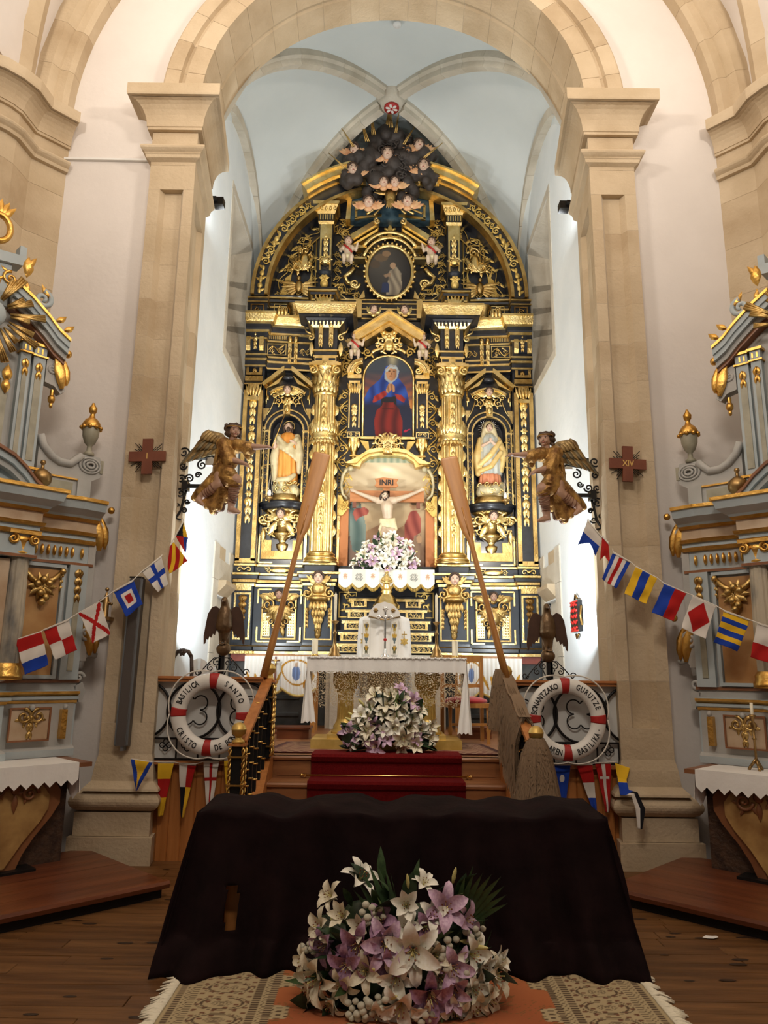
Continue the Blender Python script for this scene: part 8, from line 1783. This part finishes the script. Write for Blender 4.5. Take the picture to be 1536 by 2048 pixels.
# altar tables in front of them, with lace cloths and wooden platforms
def side_table():
    t = thing('side_altar_table', 'x', 'altar table', group='painted side altar tables')
    q = MB(); prof = [(1.00, .12), (.80, .16), (.70, .28), (.68, .40), (.76, .52), (.86, .60), (.90, .68), (.88, .76), (.80, .82)]
    for (m_, inset, y0, nm) in (('altar_rim', 0, -.42, 'sarcophagus_body'), ('altar_wood', .10, -.45, 'painted_front')):
        pts = [(max(.1, {0: .56, 1: .60}.get(0))*0+x, z) for x, z in ()]
        L_ = [(.62, .14), (.66, .24), (.74, .36), (.86, .50), (.92, .60), (.92, .70), (.86, .78), (.76, .82)]
        R = [(x-inset, z+(inset*.2 if i == 0 else -inset*.25)) for i, (x, z) in enumerate(L_)]; MB().prism(R+[(-x, z) for x, z in R[::-1]], y0, -.1).build(nm, m_, t)
    q = MB()
    for s in (-1, 1): cscroll(q, s*.66, .70, -.455, .14, 0, s); cscroll(q, s*.42, .74, -.455, .12, PI, -s); q.ell((s*.55, -.455, .74), (.04, .012, .04), 8, 6); leaf(q, s*.55, .70, -.455, .14, .05, -PI/2, .02)
    q.build('carved_edge', 'altar_rim', t); MB().box(-1.02, 1.02, -.30, .06, .02, .86).build('dark_core', 'hair', t); MB().box(-.75, .75, -.5, -.05, .02, .14).build('base_board', 'iron', t)
    MB().box(-1.10, 1.12, -.52, .06, .88, .915).build('table_top', 'altar_rim', t); return t
def side_cloth():
    t = thing('lace_altar_cloth', 'x', 'altar cloth', group='lace cloths on the side altars')
    MB().box(-1.0, 1.0, -.54, -.04, .917, .922).build('linen_top', 'white_cloth', t); n = 22; q = MB(); rows = [[], [], []]
    mb = MB()
    for i in range(n*4):
        def B(i): u = i/(n*4); x = -1.0+2*u; z = .79-.045*(1-abs(2*((i/4) % 1)-1)); return x, z
        a, b = B(i), B(i+1); mb.add([(a[0], -.543, .92), (b[0], -.543, .92), (b[0], -.55, b[1]), (a[0], -.55, a[1])], [(0, 1, 2, 3)], 0, True)
    mb.build('lace_edge', 'white_cloth', t, recalc=False)
    for s in (-1, 1):
        mb = MB(); rows = [[(s*(1.0+.03*math.sin(i*1.1)*j/6+.02*j/6), -.54+.46*i/14, .92-(.24 if i % 4 < 3 else .3)*j/6) for i in range(15)] for j in range(7)]; mb.loft(rows, closed=False, caps=False).build('side_fall', 'white_cloth', t, recalc=False)
    return t
def platform():
    t = thing('altar_platform', 'x', 'platform', group='wooden platforms before the side altars')
    for k in range(6): MB().box(-1.35, 1.36, -1.42+.235*k, -1.42+.235*k+.232, .06, .12).build('board', 'red_wood', t)
    MB().prism([(-1.45, .07), (-1.46, .10), (-1.45, .122), (-1.40, .122), (-1.40, .07)], -1.37, 1.38, plane='yz').build('nosing', 'red_wood', t); MB().box(-1.33, 1.34, -1.41, 0, 0, .06).build('underside', 'iron', t); return t
for fn, lb in ((side_table, 'ochre painted bulging altar table against the %s side altarpiece'), (side_cloth, 'white lace-edged cloth on the %s side altar table'), (platform, 'low dark red wooden platform in front of the %s side altar')):
    o = fn(); p = copy_tree(o)
    for q, s, nm in ((o, -1, 'left'), (p, 1, 'right')): q.location = (s*-AXc*1.0 if s > 0 else AXc, AYc, 0.0 if fn is platform else .0); q.rotation_euler = (0, 0, -s*PI/4); q['label'] = lb % nm
# candlestick on the right side altar
X, Y = 0, 0
n = Vector((-math.sqrt(.5), -math.sqrt(.5), 0)); u = Vector((math.sqrt(.5), -math.sqrt(.5), 0)); c = Vector((-AXc, AYc, .922))-u*.62+n*.22
t = thing('brass_candlestick', 'slender old brass candlestick with white candle stub on the right side altar', 'candlestick', c)
MB().lathe([(.012, .05), (.010, .08), (.010, .24), (.022, .25), (.010, .26), (.012, .42), (.03, .43), (.03, .44), (.014, .445)], n=10).build('stem', 'brass_old', t)
for k in range(3): a = k*2*PI/3+.4; MB().limb([(0, 0, .09), (.045*math.cos(a), .045*math.sin(a), .03), (.06*math.cos(a), .06*math.sin(a), .005)], [.012, .012, .012], 6).build('foot', 'brass_old', t)
MB().lathe([(.013, .44), (.013, .54), (0, .54)], n=10).build('candle', 'candle', t)
# small statue finial by the left altarpiece
X, Z = PY(205, 1195, 6.85)
tag(MB().limb([(X, 6.95, Z-.17), (X, 6.95, Z-.02), (X, 6.95, Z+.05)], [.03, .03, .012], 8).ell((X, 6.95, Z+.085), .02, 8, 6).limb([(X-.05, 6.95, Z-.02), (X+.05, 6.95, Z-.05)], [.015, .015], 6).box(X-.05, X+.05, 6.93, 7.2, Z-.2, Z-.17).build('bronze_figure', 'brass_old'), 'small bronze figure on a wall bracket behind the left flag line', 'figure')
# ================================================================== FOREGROUND
# draped stand: dark tulle over a table
tb = thing('draped_table', 'wooden stand hidden under the dark tulle cloth in front of the steps', 'table'); 
MB().box(-1.1, 1.2, 4.86, 5.34, .73, .78).build('table_top', 'oak', tb)
for x in (-1.02, 1.1):
    for y in (4.92, 5.28): MB().box(x-.035, x+.035, y-.035, y+.035, 0, .73).build('leg', 'oak', tb)
X0, Z0 = PY(481, 1748, 4.95); X1, Z1 = PY(481, 1830, 4.95); MB().box(X0-.06, X0+.14, 4.815, 4.845, .10, .73).build('board', 'pine', tb)
def top_edge(u): return (-1.17+2.50*u, .845+.012*math.sin(u*23)+.010*math.sin(u*51))
rt_ = random.Random(12); rows = []; nx_ = 150; ny_ = 46; PH = [rt_.uniform(0, 6) for _ in range(6)]
def clothp(u, v):
    # v: 0 back edge, .12 front top edge, 1 floor
    x, zt = top_edge(u)
    if v < .14: t = v/.14; return (x, 5.36-.56*t, zt-.012*math.sin(u*31+t*2)-.02*t*t)
    t = (v-.14)/.86; fl_ = t**1.3; c = u-.5; fx = x+c*.26*fl_+(.05*math.sin(t*3)*(-1 if u < .04 else (1 if u > .96 else 0)))
    amp = .014+.06*t; w = amp*(math.sin(u*46+PH[0]+t*1.2)+.6*math.sin(u*83+PH[1]-t*2)+.5*math.sin(u*19+PH[2]+t*3))
    Y = 4.80-.16*fl_-.10*max(0, t-.86)/.14*(.6+.4*math.sin(u*13+1))-w*.6; z = (zt-.02)*(1-t)+.006+(.035*math.sin(u*37)**2+.02)*math.sin(min(1, max(0, (t-.8)/.2))*PI)
    return (fx+.02*math.sin(t*5+u*20)*t, Y, max(.006, z))
mb = MB(); vs = [clothp(i/nx_, j/ny_) for j in range(ny_+1) for i in range(nx_+1)]; fs = []
hx0, hx1, hz0, hz1 = X0-.034, X0+.036, Z1, Z0
for j in range(ny_):
    for i in range(nx_):
        cx, cy, cz = [sum(vs[k][q] for k in (j*(nx_+1)+i, j*(nx_+1)+i+1, (j+1)*(nx_+1)+i+1, (j+1)*(nx_+1)+i))/4 for q in range(3)]
        if cy < 4.9 and hz0 < cz < hz1 and hx0 < cx < hx1: continue
        fs.append((j*(nx_+1)+i, j*(nx_+1)+i+1, (j+1)*(nx_+1)+i+1, (j+1)*(nx_+1)+i))
mb.add(vs, fs, 0, True)
for s in (0, 1):     # ends of the cloth
    rows = []
    for j in range(18):
        t = j/17; x, zt = top_edge(s); sg = -1 if s == 0 else 1
        rows.append([(x+sg*(.13*t**1.3+.03*math.sin(i*1.1+t*2)*t), 4.80-.16*t**1.3*(1-i/10)+.58*i/10, (zt-.02)*(1-t)+.006) for i in range(11)])
    mb.loft(rows, closed=False, caps=False)
co = tag(mb.build('tulle_cloth', 'tulle', recalc=False), 'very dark brown tulle cloth draped to the floor over the stand', 'cloth'); sd = co.modifiers.new('t', 'SOLIDIFY'); sd.thickness = .004
# oriental carpet under the arrangement
RC_, RA, RB = (-1.13+1.40)/2, (-1.13, 1.40), (3.2, 4.9)
def car(u, v):
    x = abs(u-.5)*2; y = v
    terr = srgb(176, 104, 62); bei = srgb(176, 158, 122); dk = srgb(88, 70, 52)
    def med(px, py, r): 
        d = math.hypot(px, py)/r; return d
    if x > .985: return bei
    if x > .955: return dk if math.sin(y*420) > -.2 else bei
    if x > .925: return bei if math.sin(y*300)*math.sin(x*260) < .55 else dk
    if x > .895: return dk if math.sin(y*420+1) > -.2 else bei
    if x > .66:
        yy = (y*9) % 1-.5; xx = (x-.78)/.115; d = math.hypot(xx*.9, yy*2.0)
        if d < .36: return lerp(dk, bei, .3+.7*(math.sin(d*60) > 0))
        if .62 < d < .70 or .80 < d < .84: return dk
        return bei if math.sin(xx*9)*math.sin(yy*19) > -.55 else lerp(dk, srgb(140, 80, 56), .4)
    if x > .63: return dk if math.sin(y*420) > -.2 else bei
    if x > .60: return bei if math.sin(y*300)*math.sin(x*260) < .5 else dk
    if x > .57: return dk if math.sin(y*420+2) > -.2 else bei
    yy = (y*4.5) % 1-.5
    if x > .50 and abs(yy) < .22*(1-(.57-x)*3): return bei if math.sin(yy*60)*math.sin(x*90) > -.4 else dk
    d = math.hypot((x-.28)*2.2, (y-.55)*3.2)
    if abs((x-.30)*1.3+(y-.42)*3) < .16 and abs((y-.42)*1.5-(x-.3)) < .16: return bei if math.sin(x*110)*math.sin(y*170) > -.35 else dk
    v_ = math.sin(x*38+3*math.sin(y*26))*math.sin(y*56+3*math.sin(x*20))
    if abs(v_) < .06 and (x+y*2) % .5 < .3: return srgb(128, 92, 52)
    return lerp(terr, srgb(160, 90, 54), .5+.5*math.sin(x*7+y*9))
cv = thing('carpet', 'terracotta and beige oriental carpet with fringed sides under the foreground flowers', 'carpet')
paint_grid('pile', 300, 200, lambda u, v: (RA[0]+(RA[1]-RA[0])*u, RB[0]+(RB[1]-RB[0])*v, .010+.001*math.sin(v*30)), car, cv, 'print_rug', .006)
fr = MB(); rf = random.Random(6)
for s, x in ((-1, RA[0]), (1, RA[1])):
    y = RB[0]
    while y < RB[1]:
        L = rf.uniform(.06, .11); dy = rf.uniform(-.05, .05); fr.tube([(x, y, .012), (x+s*L*.5, y+dy*.4, .016), (x+s*L, y+dy, .004)], [.009, .008, .004], 4); y += .011
stuff(fr.build('fringe', 'ivory', cv))
# foreground flower arrangement, bloom by bloom
bq = thing('flower_arrangement', 'large arrangement of white and pink lilies on the carpet in the foreground', 'flowers'); BC = Vector((.08, 4.28, 0)); rq = random.Random(9)
def FP(x, y):     # a point on the front of the dome of flowers
    px, py = (x-803)/200, (2035-y)/300; k = max(.0, 1-px*px*.8-py*py*.75); Y = 4.40-.34*math.sqrt(k)+.0; X, Z = PY(x, y, Y); return Vector((X, Y, max(.03, Z)))
core = MB()
for k in range(60): x, y = rq.uniform(640, 960), rq.uniform(1850, 2030); p = FP(x, y); core.ell((p.x, p.y+.16, max(.05, p.z)), rq.uniform(.06, .1), 7, 5)
core.build('greenery', 'leaf_dark', bq)
BL_ = [(713, 1768, 'w', .11, (.5, -.5, .8)), (668, 1798, 'c', .085, (-.7, -.6, .5)), (889, 1822, 'p', .125, (.1, -1, .45)), (921, 1842, 'p', .10, (.8, -.6, .2)), (814, 1814, 'w', .095, (-.1, -1, .35)), (768, 1890, 'p', .13, (.1, -1, .2)), (826, 1900, 'w', .15, (-.05, -1, .1)), (652, 1858, 'c', .10, (-.8, -.6, .25)), (660, 1888, 'm', .10, (-.7, -.8, -.1)), (722, 1885, 'm', .12, (-.3, -.9, -.1)), (728, 1858, 'c', .085, (-.4, -.9, .3)), (645, 1952, 'c', .135, (-.7, -.8, -.1)), (632, 1968, 'c', .11, (-.9, -.5, -.3)), (733, 1945, 'c', .10, (-.2, -1, .3)), (793, 1952, 'w', .105, (-.1, -1, -.1)), (804, 2005, 'w', .125, (-.2, -1, -.3)), (868, 1912, 'c', .09, (.2, -1, .2)), (900, 1934, 'p', .115, (.3, -1, .1)), (936, 1910, 'w', .11, (.6, -.9, .1)), (978, 1955, 'c', .115, (.9, -.6, .2)), (968, 1992, 'c', .10, (.8, -.7, -.3)), (858, 1985, 'm', .13, (.1, -1, -.2)), (895, 1972, 'p', .115, (.3, -1, -.2)), (938, 2002, 'c', .11, (.5, -.9, -.4)), (845, 2022, 'c', .09, (0, -1, -.5)), (700, 1925, 'm', .11, (-.4, -1, -.1)), (775, 1920, 'm', .10, (.1, -1, -.3)), (848, 1855, 'm', .09, (.2, -1, .1)), (952, 1935, 'w', .09, (.8, -.8, 0)), (760, 1850, 'm', .095, (0, -1, .6)), (845, 1775, 'w', .075, (.4, -.7, .9)), (880, 1955, 'c', .09, (.1, -1, 0)), (690, 1965, 'c', .09, (-.4, -1, -.3)), (620, 1925, 'c', .09, (-.9, -.6, .1)), (690, 1838, 'c', .085, (-.5, -.8, .5)), (862, 1838, 'w', .09, (.2, -.9, .5)), (940, 1975, 'w', .10, (.6, -.9, -.1)), (760, 2015, 'w', .10, (-.2, -1, -.5)), (905, 2010, 'w', .095, (.3, -1, -.5)), (812, 1860, 'w', .085, (0, -1, .5)), (985, 1925, 'w', .08, (.95, -.5, .3)), (668, 2000, 'c', .09, (-.6, -.8, -.5))]
for i, (x, y, k, sz, d) in enumerate(BL_):
    lily(bq, FP(x, y)+Vector((0, .02, 0)), d, sz*1.28, k, True, rq.uniform(0, 6), i % 6 == 4)
for (x, y, n_, sp) in ((743, 1822, 9, 26), (620, 1890, 5, 16), (722, 2012, 15, 32), (892, 1885, 7, 26), (948, 1862, 7, 22), (942, 1955, 9, 26), (848, 2030, 8, 22), (786, 1918, 3, 10), (755, 1998, 6, 20), (882, 1920, 5, 18)):
    for k in range(n_):
        a = k*2.4; r = sp*math.sqrt((k+.3)/n_); p = FP(x+r*math.cos(a), y+r*math.sin(a)*.85); o = obj('pompon', POM, bq); o.matrix_local = Tr(p.x, p.y-.03-rq.uniform(0, .03), max(.03, p.z)) @ Matrix.Scale(rq.uniform(.016, .021), 4)
for (x, y, d) in ((817, 1778, (-.1, -.2, 1)), (762, 1944, (-.5, -.7, .4)), (768, 2000, (.6, -.6, .4)), (948, 1886, (-.9, -.6, .3)), (940, 1893, (.9, -.5, .1)), (668, 1818, (-.2, -.3, -1)), (905, 1768, (.2, -.2, 1))):
    o = obj('lily_bud', BUD, bq); orient(o, FP(x, y), d, rq.uniform(.075, .10))
for k in range(78):
    x, y = rq.uniform(620, 985), rq.uniform(1775, 2030); p = FP(x, y); cx, cy = (x-803)/190, (1930-y)/150
    if math.hypot((x-803)/200, (2035-y)/285) > 1.05: continue
    o = obj('leaf', LEAF[(k*7) % 5], bq); orient(o, p+Vector((0, .06, 0)), (cx+rq.uniform(-.4, .4), -.45, cy+.3+rq.uniform(-.4, .4)), rq.uniform(.12, .2), rq.uniform(0, 6))
for (x0, y0, a0, n_) in ((800, 1900, 112, 7), (905, 1880, 52, 8)):      # palm fronds
    for k in range(n_):
        a = math.radians(a0-22+44*k/(n_-1)); p = FP(x0, y0)+Vector((0, .10, 0)); o = obj('palm_leaf', LEAF[4], bq); orient(o, p, (math.cos(a), -.1, math.sin(a)), .40-.02*abs(k-3), PI/2)
# scrap of paper on the floor
X, Y = PZ(1420, 1876, 0); q = MB(); pts = [(-.05, 0), (-.02, .012), (.02, .008), (.055, .018), (.05, -.01), (.01, -.022), (-.03, -.02)]
q.add([(X+a, Y+b*1.6, .003+.008*abs(math.sin(i*2))) for i, (a, b) in enumerate(pts)], [(0, 1, 6), (1, 2, 5, 6), (2, 3, 4, 5)]); tag(q.build('paper_scrap', 'white_cloth', recalc=False), 'small torn scrap of white paper on the floor at right', 'paper')
